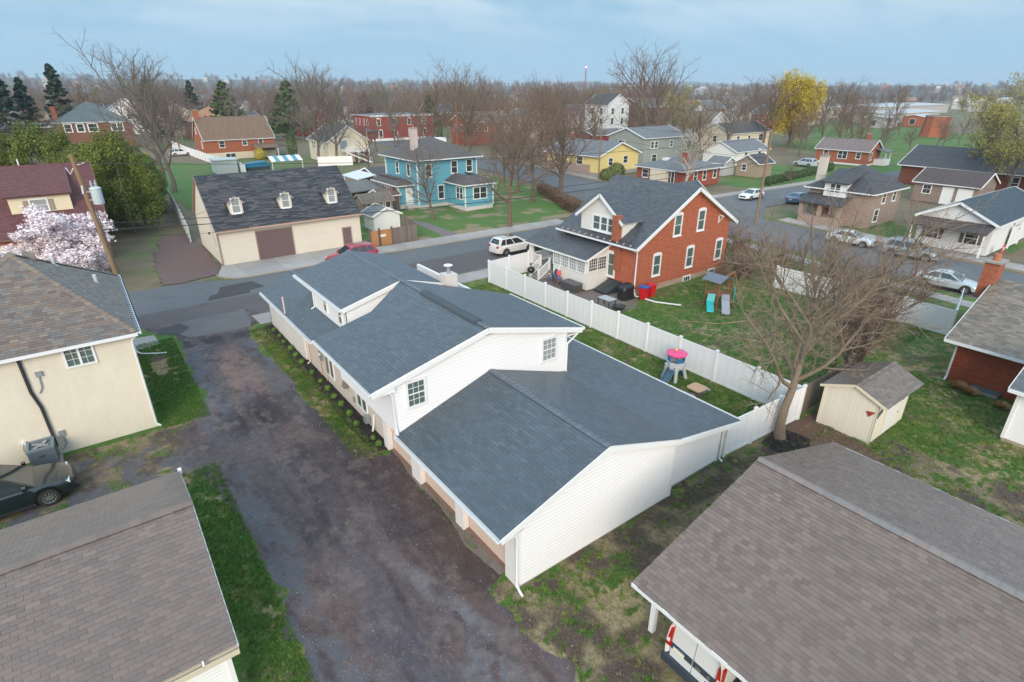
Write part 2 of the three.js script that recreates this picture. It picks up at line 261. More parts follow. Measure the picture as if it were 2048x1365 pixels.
// window lying on a wall: P lower-left corner seen from outside, U along the wall (to the right seen from outside), Nn outward
function win(par, P, U, Nn, w, h, o = {}) {
  const f = o.f ?? 0.09, d = o.d ?? 0.06, pt = (u, y, n) => P.clone().addScaledVector(U, u).add(V(0, y, 0)).addScaledVector(Nn, n);
  const bx = (b, u0, y0, u1, y1, n0, n1) => b.obox(pt(u0, y0, n0), U.clone().multiplyScalar(u1 - u0), V(0, y1 - y0, 0), Nn.clone().multiplyScalar(n1 - n0));
  const fr = new B(); bx(fr, -f, -f * 0.9, w + f, 0, -0.02, d); bx(fr, -f, h, w + f, h + f * (o.head || 1), -0.02, d); bx(fr, -f, 0, 0, h, -0.02, d - 0.003); bx(fr, w, 0, w + f, h, -0.02, d - 0.003);
  if (o.arch) { const L = []; const k = 6; for (let i = 0; i <= k; i++) { const t = i / k * Math.PI; L.push(pt(w / 2 + (w / 2 + f) * Math.cos(t), h + f + o.arch * Math.sin(t), d - 0.01)); } if (U.clone().cross(V(0, 1, 0)).dot(Nn) < 0) L.reverse(); fr.prism(L, Nn.clone().multiplyScalar(-d)); }
  const root = mesh('window', fr, o.fm || trimW, par, { label: o.label });
  const n = o.n || 1, pw = w / n;
  for (let i = 0; i < n; i++) {
    const g = new B(); bx(g, i * pw + (i ? f / 2 : 0), 0, (i + 1) * pw - (i < n - 1 ? f / 2 : 0), h, -0.015, 0.012); mesh('pane', g, o.g || glassD, root);
    const mu = new B(); let any = false; if (o.rail !== 0) { bx(mu, i * pw, h / 2 - 0.022, (i + 1) * pw, h / 2 + 0.022, 0.0125, 0.038); any = true; }
    if (i) { bx(mu, i * pw - f / 2, 0, i * pw + f / 2, h, 0.0128, d - 0.006); any = true; }
    const [gx, gy] = o.grid || [1, 1], tw = o.tw || 0.016; for (let k = 1; k < gx; k++) bx(mu, i * pw + pw * k / gx - tw / 2, 0, i * pw + pw * k / gx + tw / 2, h, 0.0125, 0.030); for (let k = 1; k < gy; k++) if (!(o.rail !== 0 && k * 2 === gy)) bx(mu, i * pw, h * k / gy - tw / 2, (i + 1) * pw, h * k / gy + tw / 2, 0.0125, 0.0275);
    if (gx > 1 || gy > 1) any = true; if (any) mesh('muntin', mu, o.fm || trimW, root);
  }
  if (o.sill) { const s = new B(); bx(s, -f * 1.2, -f * 0.9 - o.sill, w + f * 1.2, -f * 0.9 - 0.002, -0.02, d + 0.05); mesh('sill', s, o.sm || o.fm || trimW, root); }
  if (o.shut) for (const u of [-f - o.shut - 0.02, w + f + 0.02]) { const s = new B(); bx(s, u, 0, u + o.shut, h, 0, 0.045); for (let k = 1; k < 7; k++) bx(s, u + 0.05, h * k / 7 - 0.02, u + o.shut - 0.05, h * k / 7 + 0.02, 0.045, 0.06); mesh('shutter', s, o.shm, root); }
  return root;
}
function door(par, P, U, Nn, w, h, mat, o = {}) {
  const pt = (u, y, n) => P.clone().addScaledVector(U, u).add(V(0, y, 0)).addScaledVector(Nn, n), bx = (b, u0, y0, u1, y1, n0, n1) => b.obox(pt(u0, y0, n0), U.clone().multiplyScalar(u1 - u0), V(0, y1 - y0, 0), Nn.clone().multiplyScalar(n1 - n0));
  const b = new B(); bx(b, 0, 0, w, h, -0.02, 0.03); const rows = o.rows || 0;
  const m = mesh(o.name || 'door', b, mat, par);
  if (rows) for (let k = 0; k < rows; k++) { const p = new B(); bx(p, 0.015, h * k / rows + 0.012, w - 0.015, h * (k + 1) / rows - 0.012, 0.03, 0.05); mesh('door_panel', p, mat, m); }
  const f = new B(); bx(f, -0.09, 0, 0, h, -0.02, 0.055); bx(f, w, 0, w + 0.09, h, -0.02, 0.055); bx(f, -0.09, h, w + 0.09, h + 0.1, -0.02, 0.058); mesh('door_frame', f, o.fm || trimW, m);
  if (!rows) { const k = new B(); bx(k, w - 0.12, h * 0.47, w - 0.07, h * 0.5, 0.03, 0.09); mesh('handle', k, metalGrey, m); }
  return m;
}
function pipe(par, name, pts, r, mat, n = 8, smooth = 50) { return mesh(name, new B().tube(pts, r, n), mat, par, { smooth }); }
// gutter with an open top along a-b, hanging outward by N
function gutter(par, a, b, N, mat = gutterW, s = 0.13) {
  const g = new B(), D = b.clone().sub(a), P = (t, n, y) => a.clone().addScaledVector(D, t).addScaledVector(N, n).add(V(0, y, 0)); const k = s;
  g.obox(P(0, 0, -k), D, V(0, 0.012, 0), N.clone().multiplyScalar(k).multiplyScalar(D.clone().cross(V(0, 1, 0)).dot(N) > 0 ? 1 : 1));
  g.obox(P(0, k, -k), D, V(0, k, 0), N.clone().multiplyScalar(0.02)); g.obox(P(0, -0.01, -k), D, V(0, k - 0.03, 0), N.clone().multiplyScalar(0.012));
  g.obox(P(0, 0, -k), D.clone().multiplyScalar(0.01 / D.length()), V(0, k, 0), N.clone().multiplyScalar(k)); g.obox(P(1, 0, -k), D.clone().multiplyScalar(-0.01 / D.length()), V(0, k, 0), N.clone().multiplyScalar(k));
  return mesh('gutter', g, mat, par);
}
// ---------- a whole house from a few numbers; local axes x, z on the ground, turned about y ----------
const RECTS = [];
const FACES = { f: [V(1, 0, 0), V(0, 0, 1)], b: [V(-1, 0, 0), V(0, 0, -1)], l: [V(0, 0, 1), V(-1, 0, 0)], r: [V(0, 0, -1), V(1, 0, 0)] };
function house(name, label, x0, x1, z0, z1, o) {      // x0<x1, z0<z1 (z1 faces the camera side)
  RECTS.push([x0 - 2, x1 + 2, z0 - 2, z1 + 2]); const W = x1 - x0, D = z1 - z0, cx = (x0 + x1) / 2, cz = (z0 + z1) / 2, h = o.h, rise = o.rise, ov = o.ov ?? 0.35;
  const t = thing(name, label, o.cat || 'house', V(cx, 0, cz), o.group); t._o = V(0, 0, 0); if (o.turn) t.rotation.y = o.turn * R;
  const X = W / 2, Z = D / 2, wb = new B(), y0 = o.base || 0, wm = o.wm;
  const gx = o.roof === 'x', gz = o.roof === 'z';      // ridge along x or z
  if (gx) { const L = s => { const p = [V(s * X, y0, Z), V(s * X, y0, -Z), V(s * X, h, -Z), V(s * X, h + rise, 0), V(s * X, h, Z)]; return s > 0 ? p : p.reverse(); }; wb.poly(L(1)); wb.poly(L(-1)); }
  else { wb.quad(V(X, y0, Z), V(X, y0, -Z), V(X, h, -Z), V(X, h, Z)); wb.quad(V(-X, y0, -Z), V(-X, y0, Z), V(-X, h, Z), V(-X, h, -Z)); }
  if (gz) { wb.poly([V(-X, y0, Z), V(X, y0, Z), V(X, h, Z), V(0, h + rise, Z), V(-X, h, Z)]); wb.poly([V(X, y0, -Z), V(-X, y0, -Z), V(-X, h, -Z), V(0, h + rise, -Z), V(X, h, -Z)]); }
  else { wb.quad(V(-X, y0, Z), V(X, y0, Z), V(X, h, Z), V(-X, h, Z)); wb.quad(V(X, y0, -Z), V(-X, y0, -Z), V(-X, h, -Z), V(X, h, -Z)); }
  mesh('wall', wb, wm, t);
  if (y0) { const f = new B(); f.box(-X + 0.03, 0, -Z + 0.03, X - 0.03, y0 + 0.01, Z - 0.03); mesh('foundation', f, o.fdm || concrete, t); }
  const ro = { sh: o.sh, mat: o.rm, deck: o.trim || trimW, ind: 0, seed: Math.round(Math.abs(cx * 13 + cz * 7)) }, tr = o.trim || trimW;
  const yl = h - ov * (gx ? rise / Z : rise / X) + 0.06;
  if (gx || gz) {
    const ye = h - ov * rise / (gx ? Z : X) + 0.08, yr = h + rise + 0.08, oz = gx ? Z + ov : Z + ov, ox = X + ov;
    if (gx) { roofPlane(t, V(-ox, ye, oz), V(ox, ye, oz), V(ox, yr, 0), V(-ox, yr, 0), ro); roofPlane(t, V(ox, ye, -oz), V(-ox, ye, -oz), V(-ox, yr, 0), V(ox, yr, 0), ro); }
    else { roofPlane(t, V(ox, ye, oz), V(ox, ye, -oz), V(0, yr, -oz), V(0, yr, oz), ro); roofPlane(t, V(-ox, ye, -oz), V(-ox, ye, oz), V(0, yr, oz), V(0, yr, -oz), ro); }
    // rake boards and eave boards
    const rb = (a, b) => mesh('rake_board', new B().beam(a, b, 0.05, 0.22), tr, t);
    if (gx) for (const s of [-1, 1]) for (const q of [-1, 1]) rb(V(s * (ox + .03), ye - .06, q * oz), V(s * (ox + .03), yr - .06, 0));
    else for (const s of [-1, 1]) for (const q of [-1, 1]) rb(V(q * ox, ye - .06, s * (oz + .03)), V(0, yr - .06, s * (oz + .03)));
    for (const q of [-1, 1]) { if (gx) gutter(t, V(-ox, ye, q * oz), V(ox, ye, q * oz), V(0, 0, q), tr); else gutter(t, V(q * ox, ye, -oz), V(q * ox, ye, oz), V(q, 0, 0), tr); }
  } else {                                              // hip
    const ye = h, yr = h + rise, ox = X + ov, oz = Z + ov, k = Math.max(0, (W - D) / 2), kz = Math.max(0, (D - W) / 2);
    const A = V(-k, yr, -kz), C = V(k, yr, kz), a2 = kz ? V(0, yr, -kz) : V(-k, yr, 0), c2 = kz ? V(0, yr, kz) : V(k, yr, 0);
    const p = [V(-ox, ye, oz), V(ox, ye, oz), V(ox, ye, -oz), V(-ox, ye, -oz)];
    if (kz) { roofPlane(t, p[0], p[1], c2, c2, ro); roofPlane(t, p[1], p[2], a2, c2, ro); roofPlane(t, p[2], p[3], a2, a2, ro); roofPlane(t, p[3], p[0], c2, a2, ro); }
    else { roofPlane(t, p[0], p[1], c2, a2, ro); roofPlane(t, p[1], p[2], c2, c2, ro); roofPlane(t, p[2], p[3], a2, c2, ro); roofPlane(t, p[3], p[0], a2, a2, ro); }
    const so = new B(); so.box(-ox + .02, ye - 0.16, -oz + .02, ox - .02, ye - 0.10, oz - .02); mesh('soffit', so, tr, t);
    for (const q of [-1, 1]) { gutter(t, V(-ox, ye, q * oz), V(ox, ye, q * oz), V(0, 0, q), tr); gutter(t, V(q * ox, ye, -oz), V(q * ox, ye, oz), V(q, 0, 0), tr); }
  }
  t.face = (f, u, y, n = 0) => { const [U, N] = FACES[f], half = f === 'f' || f === 'b' ? X : Z, dep = f === 'f' || f === 'b' ? Z : X; return U.clone().multiplyScalar(u - half).addScaledVector(N, dep + n).add(V(0, y, 0)); };
  t.win = (f, u, y, w, hh, oo) => win(t, t.face(f, u, y), FACES[f][0], FACES[f][1], w, hh, oo || o.wo || {});
  t.door = (f, u, y, w, hh, m, oo) => door(t, t.face(f, u, y), FACES[f][0], FACES[f][1], w, hh, m, oo);
  for (const q of o.wins || []) t.win(q[0], q[1], q[2], q[3], q[4], q[5]);
  for (const [x, z, w, d, ya, yb, m] of o.chim || []) { const c = new B(); c.box(x - w / 2, ya, z - d / 2, x + w / 2, yb, z + d / 2); const cm = mesh('chimney', c, m || brickRed, t); mesh('chimney_cap', new B().box(x - w / 2 - .06, yb, z - d / 2 - .06, x + w / 2 + .06, yb + .12, z + d / 2 + .06), concrete, cm); mesh('flue', new B().cyl(x, yb + .12, z, .13, yb + .4, .12, 10), M([.3, .2, .15]), cm); }
  if (o.corner) for (const sx of [-1, 1]) for (const sz of [-1, 1]) mesh('corner_board', new B().box(sx * X - .07 + sx * .035, y0, sz * Z - .07 + sz * .035, sx * X + .07 + sx * .003, h - .05, sz * Z + .07 + sz * .003), tr, t);
  return t;
}
const brick = (c, T = brickT) => M(c, { T, Bm: brickB, bs: 0.008, roughness: 0.85 });
const brickRed = brick([0.40, 0.12, 0.065]), brickOr = brick([0.46, 0.17, 0.09]), brickDk = brick([0.28, 0.09, 0.055]), brickBr = brick([0.26, 0.13, 0.085]);
const lap = (c, o = {}) => M(c, { T: lapT, Bm: lapB, bs: 0.012, roughness: 0.6, ...o });
const stucco = c => M(c, { T: stuccoT, Bm: stuccoB, bs: 0.004, roughness: 0.9 });
const roofM = c => M(c, { T: shingT, Bm: shingB, bs: 0.012, roughness: 0.75 });
// ---------- ground ----------
function sheet(name, pts, y, mat, o = {}) {
  let a = 0; pts.forEach((p, i) => { const q = pts[(i + 1) % pts.length]; a += p[0] * q[1] - q[0] * p[1]; }); let L = a > 0 ? pts.slice().reverse() : pts.slice();
  if (o.jit) { const out = []; L.forEach((p, i) => { const q = L[(i + 1) % L.length], d = Math.hypot(q[0] - p[0], q[1] - p[1]), n = Math.max(1, Math.round(d / (o.step || 0.35))), nx = (q[1] - p[1]) / d, nz = -(q[0] - p[0]) / d; for (let k = 0; k < n; k++) { const t = k / n, x = lerp(p[0], q[0], t), z = lerp(p[1], q[1], t), e = o.hard && o.hard(x, z) ? 0 : (fbm(x * 0.9 + 5, z * 0.9, 3) - 0.5) * 2 * o.jit + (vn(x * 4, z * 4) - .5) * o.jit * .5; out.push([x + nx * e, z + nz * e]); } }); L = out; }
  const b = new B(); const q = L.map(p => new THREE.Vector2(p[0], p[1])); const uv = p => [p.x - (o.x0 || 0), p.y - (o.z0 || 0)];
  for (const t of THREE.ShapeUtils.triangulateShape(q, [])) { let [i, j, k] = t; const cr = (q[j].x - q[i].x) * (q[k].y - q[i].y) - (q[j].y - q[i].y) * (q[k].x - q[i].x); if (cr > 0) [j, k] = [k, j]; b.tri(V(q[i].x, y, q[i].y), V(q[j].x, y, q[j].y), V(q[k].x, y, q[k].y), uv(q[i]), uv(q[j]), uv(q[k])); }
  const m = mesh(name, b, mat, o.par, o.par ? {} : { label: o.label, category: o.category }); if (!o.par) m.userData.kind = o.kind || 'structure'; return m;
}
const mix3 = (a, b, t) => [lerp(a[0], b[0], t), lerp(a[1], b[1], t), lerp(a[2], b[2], t)];
const LUSH = [0.070, 0.170, 0.023], GRN = [0.105, 0.165, 0.032], YEL = [0.21, 0.22, 0.055], STRAW = [0.34, 0.27, 0.15], SOIL = [0.125, 0.088, 0.065], DARK = [0.055, 0.048, 0.042], GRAV = [0.20, 0.19, 0.185];
// how green, how lush and how dark the soil is, by place
function zone(x, z) {
  if (x < 3 && z > -42 && z < -28.2) return [0.92, 0.9, 0];                       // beside the cream house
  if (x < 3 && z > -24.5) return [0.72 + 0.1 * ss(-20, -16, z), 0.75, 0];         // strip beside the alley
  if (x < 3 && z > -42) return [0.30, 0.2, 0.35];                                 // worn strip
  if (x >= 3 && x < 8.5 && z < -19) return [0.74, 0.45, 0];                       // verge along the white house
  if (x > 19 && x < 25.35 && z < -10.8 && z > -39) return [0.88, 0.5, 0];         // fenced lawn
  if (x >= 25.35 && x < 60 && z < -10.4 && z > -40) return [0.82, 0.6, 0.1 * ss(-14, -11, z)];
  if (x > 24 && z >= -10.4 && x > 27) return [0.62 - 0.18 * ss(-6, -2, z), 0.55, 0.0];
  if (x > 5 && z > -12 && z < 10) return [lerp(0.38, 0.16, ss(9, 13.5, x)), 0.35, lerp(0.15, 0.55, ss(10, 15, x)) * ss(4, -8, z)];
  if (z < -50 && x < 5) return [0.75, 0.6, 0];
  return [0.80, 0.55, 0];
}
function yardColor(x, z) {
  const [g0, lush, dk] = zone(x, z), a = fbm(x * 0.55, z * 0.55, 4), b = fbm(x * 2.3 + 9, z * 2.3, 3), c = vn(x * 11, z * 11), f = fbm(x * 0.16 + 40, z * 0.16, 3);
  const h6 = fbm(x * 6 + 3, z * 6, 3); let g = g0 + (a - 0.5) * 0.75 + (b - 0.5) * 0.85 + (h6 - .5) * 1.5 + (f - 0.5) * 0.7; g = clamp(g);
  if (x < 3 && z < -28.2 && z > -42) { const d = Math.hypot((x - 1.15) / 0.45, (z + 36) / 1.6); g -= 0.75 * (1 - ss(0.6, 1.3, d)) * (0.5 + b); }
  const gr = mix3(mix3(YEL, GRN, ss(0.3, 0.6, b + (lush - .5) * .5)), LUSH, clamp(lush * (0.35 + a) + (b - .5)));
  const bare = mix3(mix3(STRAW, SOIL, ss(0.38, 0.62, fbm(x * 1.1 + 60, z * 1.1, 4))), DARK, dk * ss(0.35, 0.6, fbm(x * 0.5, z * 0.5 + 70, 4)));
  const t = ss(0.30, 0.60, g + (c - 0.5) * 0.25); let k = mix3(bare, gr, t); const s = 0.62 + 0.76 * hash(Math.floor(x * 40), Math.floor(z * 40)) * (0.5 + 0.5 * c); return { c: mul(k, s), g: t };
}
const farT = tex(1024, 1024, (u, v) => { const a = N1(u, v, 6, 4), b = N1(u + .3, v + .7, 40, 3), g = ss(0.46, 0.62, a); const c = mix3(mix3(STRAW, SOIL, 0.68), mix3(GRN, LUSH, 0.45), 0.06 + 0.62 * g); return mul(c, 0.75 + 0.5 * b); }, 70);
const ground = mesh('ground', new B().quad(V(-3500, -0.06, 400), V(4500, -0.06, 400), V(4500, -0.06, -6500), V(-3500, -0.06, -6500)), M([0.9, 0.9, 0.9], { T: farT, Bm: grainB, bs: 0.02 }), null, { kind: 'structure' });
{ // near yards, one sheet
  const x0 = -26, x1 = 62, z0 = -52, z1 = 8, t = tex(1664, 1152, (u, v) => yardColor(lerp(x0, x1, u), lerp(z0, z1, v)).c, x1 - x0, z1 - z0);
  sheet('lawn', [[x0, z0], [x1, z0], [x1, z1], [x0, z1]], 0, M([1, 1, 1], { T: t, Bm: scaleT(grainB, 1), bs: 0.03, roughness: 0.95 }), { x0, z0 });
}
{ // the alley, packed gravel over old asphalt
  const x0 = -10, x1 = 10, z0 = -43, z1 = 8;
  const alley = (x, z) => {
    const a = fbm(x * 0.7 + 3, z * 0.35, 5), b = fbm(x * 2.2, z * 1.4 + 20, 4), c = fbm(x * 7, z * 7, 3), sp = hash(Math.floor(x * 46), Math.floor(z * 46));
    let k = mix3([0.088, 0.074, 0.082], [0.135, 0.112, 0.114], ss(0.35, 0.65, a));
    const red = Math.max(0, 1 - Math.hypot((x - 4.6) / 1.7, (z + 32.8) / 4.6)) * ss(0.25, 0.5, b + .1); k = mix3(k, [0.30, 0.205, 0.175], clamp(red * 2.2) * (0.55 + 0.45 * c));
    k = mix3(k, [0.19, 0.135, 0.115], 0.55 * ss(0.52, 0.68, fbm(x * 0.45 + 11, z * 0.3, 4)));
    const str = fbm(x * 1.6 + 50, z * .22, 4); k = mix3(k, [0.135, 0.128, 0.15], .55 * ss(.52, .68, str)); k = mix3(k, [0.06, 0.05, 0.06], .5 * ss(.54, .7, fbm(x * 2.6 + 8, z * .4 + 9, 4))); const ed = Math.max(ss(1.4, .2, Math.abs(x - 2.9)), ss(1.1, .1, Math.abs(x - 6.4)) * ss(-19, -24, z)) * ss(-40, -36, z) * ss(-23, -28, z); k = mix3(k, [0.13, 0.145, 0.17], ed * ss(.3, .6, b + .08));
    const dkb = ss(0.9, 0.3, Math.abs(z + 38.2 - (x - 4) * .12)) * ss(2.4, 3, x) * ss(6.9, 6.5, x); k = mix3(k, [0.042, 0.038, 0.042], dkb * 0.85);
    const dk2 = Math.max(0, 1 - Math.hypot((x - 4.2) / 2.2, (z + 26.6) / 2.2)); k = mix3(k, [0.038, 0.034, 0.036], clamp(dk2 * 1.6) * ss(.3, .6, b + .12));
    const gv = Math.max(0, 1 - Math.hypot((x - 6.0 - .25 * (z + 12)) / 0.5, (z + 12) / 3.4)); k = mix3(k, [0.21, 0.21, 0.22], clamp(gv * 1.5) * ss(.35, .6, b + .1));
    const gv2 = Math.max(0, 1 - Math.hypot((x - 5.6) / 1.5, (z + 8.6) / 2.2)); k = mix3(k, [0.17, 0.175, 0.185], clamp(gv2 * 1.4) * ss(.4, .6, b));
    k = mix3(k, [0.062, 0.054, 0.058], 0.55 * ss(.55, .7, fbm(x * .8 + 77, z * .5 + 5, 4)));
    if (x < 1.4 && z < -20) k = mix3(k, mix3([0.13, 0.13, 0.135], yardColor(x, z).c, ss(.42, .6, b + .04)), ss(1.4, .4, x));
    k = mix3(k, [0.215, 0.185, 0.172], .5 * ss(.57, .72, fbm(x * 1.9 + 31, z * 1.5, 4))); const trk = Math.max(ss(.45, .1, Math.abs(x - 3.75 - .25 * Math.sin(z * .21))), ss(.45, .1, Math.abs(x - 5.55 - .25 * Math.sin(z * .21)))); k = mix3(k, [0.185, 0.158, 0.15], .42 * trk * ss(.35, .6, b + .05)); k = mul(k, .72 + .56 * fbm(x * 5 + 2, z * 5, 3)); const lf = ss(.9, .3, Math.abs(x - 2.35 + .3 * Math.sin(z * .8))) * ss(-24, -21, z); k = mix3(k, [0.14, 0.155, 0.175], lf * .8 * ss(.35, .6, b + .05)); const soil = ss(1.3, .3, Math.abs(x - 7.9)) * ss(-21, -19.5, z) * ss(-10.5, -11.5, z); k = mix3(k, [0.105, 0.07, 0.055], .7 * soil * ss(.3, .55, b)); if (sp > 0.990 - .03 * ss(.5, .68, fbm(x * 1.2 + 9, z * 1.2, 3))) k = mix3(k, [0.36, 0.35, 0.35], 0.75); return mul([k[0] * 1.05, k[1] * .97, k[2] * .97], .84 * (0.80 + 0.4 * hash(Math.floor(x * 52) + 7, Math.floor(z * 52)) * (0.5 + .5 * c) + .1 * (c - .5)));
  };
  const t = tex(832, 2048, (u, v) => alley(lerp(x0, x1, u), lerp(z0, z1, v)), x1 - x0, z1 - z0);
  const hard = (x, z) => z < -42.5 || x > 8.45 || x < -9.5;
  sheet('alley', [[1.0, -42.9], [2.45, -40.2], [2.55, -38.6], [2.5, -36], [2.45, -32], [2.3, -29.2], [1.6, -27.6], [0.2, -26.9], [-4, -27.5], [-9.8, -28], [-9.8, -22.8], [-2, -22.6], [0.6, -23.6], [1.5, -22.5], [1.9, -18.5], [1.95, -15], [1.7, -11.5], [1.9, -7], [2.2, 6], [9.5, 6], [8.1, -4], [7.6, -7.4], [7.35, -9.4], [7.3, -10.9], [8.1, -11.2], [8.6, -11.5], [8.6, -20.1], [7.7, -20.1], [7.1, -22], [6.8, -25], [6.7, -29.6], [6.45, -34.7], [6.75, -38.2], [7.6, -40], [8.4, -42.9]], 0.008, M([1, 1, 1], { T: t, Bm: grainB, bs: 0.025, roughness: 0.88 }), { x0, z0, jit: 0.46, hard, step: 0.16 });
}
const asphT = tex(1024, 1024, (u, v) => { const a = N1(u, v, 5, 5), s = hash(Math.floor(u * 1024), Math.floor(v * 1024)), c = Math.abs(N1(u + .2, v + .6, 7, 4) - .5); return (0.70 + 0.30 * a) * (0.86 + 0.14 * s) * (c < 0.006 ? 0.62 : 1); }, 13);
const asphBlue = M([0.150, 0.158, 0.168], { T: asphT, Bm: grainB, bs: 0.004, roughness: 0.8 }), asphPur = M([0.125, 0.108, 0.108], { T: asphT, Bm: grainB, bs: 0.004, roughness: 0.8 }), asphDk = M([0.065, 0.062, 0.064], { T: asphT, Bm: grainB, bs: 0.004, roughness: 0.8 });
// streets: one beside the alley mouth, one crossing it beyond the brick bungalow
sheet('road', [[-60, -46], [-60, -52.5], [0, -52.2], [6, -52], [8.3, -50.7], [46, -50], [54, -50.5], [61.2, -72], [67, -110], [74, -170], [92, -300], [104, -299], [84, -170], [77, -110], [72.5, -72], [70, -53], [74, -49.5], [120, -47], [200, -43], [200, -36.5], [120, -39.5], [74, -41.5], [66.8, -37.5], [63.5, -10], [61, 14], [51.5, 14], [53.2, -12], [56.6, -38.5], [54.6, -40.2], [40, -40.4], [8.2, -41], [7.6, -42.5], [1.4, -42.7], [0.4, -43.2], [-60, -43]], 0.006, asphBlue);
sheet('asphalt_overlay', [[-30, -43.3], [1.2, -43], [7.6, -42.7], [8.2, -41.2], [40, -40.6], [52, -40.6], [52, -45.6], [33, -46.1], [8, -45.9], [-30, -45.5]], 0.011, asphPur, { jit: 0.06 });
sheet('asphalt_patch', [[6.6, -47.6], [7.1, -49.2], [9.6, -49.4], [10.1, -47.3], [8.9, -47.0], [8.7, -46.3], [5.6, -46.2], [6.0, -47.4]], 0.015, asphDk, { jit: 0.03 });
sheet('asphalt_patch', [[1.6, -41.0], [3.0, -40.4], [3.6, -41.4], [3.2, -42.4], [1.9, -42.2]], 0.019, asphDk, { jit: 0.15 });
sheet('concrete_apron', [[5.0, -42.8], [7.4, -42.8], [7.0, -38.9], [3.2, -39.4], [2.7, -40.6], [3.4, -42.7]], 0.016, M([0.165, 0.152, 0.155], { T: mottle, Bm: grainB }), { jit: 0.16 });
sheet('gravel_drive', [[3.2, -52.4], [7.8, -53.0], [8.4, -56], [8.4, -72], [5.6, -72], [4.6, -66], [3.6, -58]], -0.002, M([0.175, 0.115, 0.105], { T: grainT, Bm: grainB, bs: .02 }), { jit: 0.55 });
// paved walks made of slabs, with kerbs
function walk(label, a, b, wd, len, side = 1, kerb = 1, y = 0.10) {
  const A = V(a[0], 0, a[1]), Bv = V(b[0], 0, b[1]), D = Bv.clone().sub(A), L = D.length(); D.normalize(); const S = V(-D.z, 0, D.x).multiplyScalar(side);
  const t = new THREE.Group(); t.name = uname('sidewalk'); t._o = V(0, 0, 0); t.userData = { kind: 'structure' }; scene.add(t); const n = Math.round(L / len), l = L / n, rn = rng(Math.round(L * 91));
  const g = new B().obox(V(0, -0.06, 0), V(l - 0.012, 0, 0), V(0, y + 0.06, 0), V(0, 0, wd)).geo(), ms = [1, .93, 1.06, .88].map((k, i) => M([0.44 * k, 0.40 * k, 0.37 * k], { T: i % 2 ? mottle : scaleT(mottle, .6), Bm: grainB, bs: .003 })), ry = Math.atan2(-D.z, D.x);
  for (let i = 0; i < n; i++) { const m = new THREE.Mesh(g, ms[Math.floor(rn() * 4)]); m.name = 'slab'; const st = side > 0 ? 0 : -wd; m.position.copy(A).addScaledVector(D, i * l + .006).addScaledVector(V(-D.z, 0, D.x), st); m.position.y = (rn() - .5) * .008; m.rotation.y = ry; m.castShadow = m.receiveShadow = true; t.add(m); }
  if (kerb) { const k = new B(); const o = A.clone().addScaledVector(S, -0.17).add(V(0, -0.06, 0)); const a1 = D.clone().multiplyScalar(L), c1 = S.clone().multiplyScalar(0.16); if (side > 0) k.obox(o, a1, V(0, y + 0.065, 0), c1); else k.obox(o.clone().add(c1), a1, V(0, y + .065, 0), c1.clone().negate()); mesh('kerb', k, M([0.40, 0.34, 0.28], { T: mottle }), t); }
  return t;
}
walk('', [22.3, -50.75], [46, -50.0], 2.4, 1.5, -1);
walk('', [40, -40.1], [20.2, -40.1], 1.9, 1.5, -1);
walk('', [55.2, -38.4], [50.9, -3], 1.5, 1.5, 1, 0, 0.03);
walk('', [63.9, -3], [67.4, -36], 2.2, 1.6, 1, 1);
walk('', [70.6, -53.5], [77.4, -105], 1.8, 1.6, 1, 1);
walk('', [74, -49.8], [122, -47.2], 1.5, 1.6, -1, 1);
// concrete in front of the dormered garage, with its rounded corner
{
  const t = new THREE.Group(); t.name = 'pavement'; t._o = V(0, 0, 0); t.userData = { kind: 'structure' }; scene.add(t);
  const edge = []; for (let k = 0; k <= 8; k++) { const a = k / 8 * Math.PI / 2; edge.push([9.6 - 1.9 * Math.cos(a), -52.7 + 2.0 * Math.sin(a)]); }
  const xs = [9.6, 12.9, 16.1, 19.2, 22.3], ms = [1, .92, 1.05, .97, 1.0].map(k => M([0.43 * k, 0.40 * k, 0.375 * k], { T: mottle, Bm: grainB, bs: .003 }));
  const slab = (pts, i) => { const b = new B(); b.prism(pts.map(p => V(p[0], 0.10, p[1])), V(0, -0.16, 0)); mesh('slab', b, ms[i % 5], t); };
  slab([[7.7, -52.7], ...edge.slice(1), [9.585, -55.3], [8.5, -55.3]].reverse().map(p => p).reverse(), 0);
  for (let i = 0; i + 1 < xs.length; i++) slab([[xs[i], -50.7], [xs[i + 1] - .015, -50.7], [xs[i + 1] - .015, -55.3], [xs[i], -55.3]], i + 1);
  const kb = new B(); const L = [...edge, [22.3, -50.7]]; for (let i = 0; i + 1 < L.length; i++) { const p = L[i], q = L[i + 1], d = Math.hypot(q[0] - p[0], q[1] - p[1]), nx = -(q[1] - p[1]) / d, nz = (q[0] - p[0]) / d; kb.prism([V(p[0] + nx * .16, .105, p[1] + nz * .16), V(q[0] + nx * .16, .105, q[1] + nz * .16), V(q[0] + nx * .004, .105, q[1] + nz * .004), V(p[0] + nx * .004, .105, p[1] + nz * .004)], V(0, -.17, 0)); }
  mesh('kerb', kb, M([0.44, 0.36, 0.28], { T: mottle }), t);
}
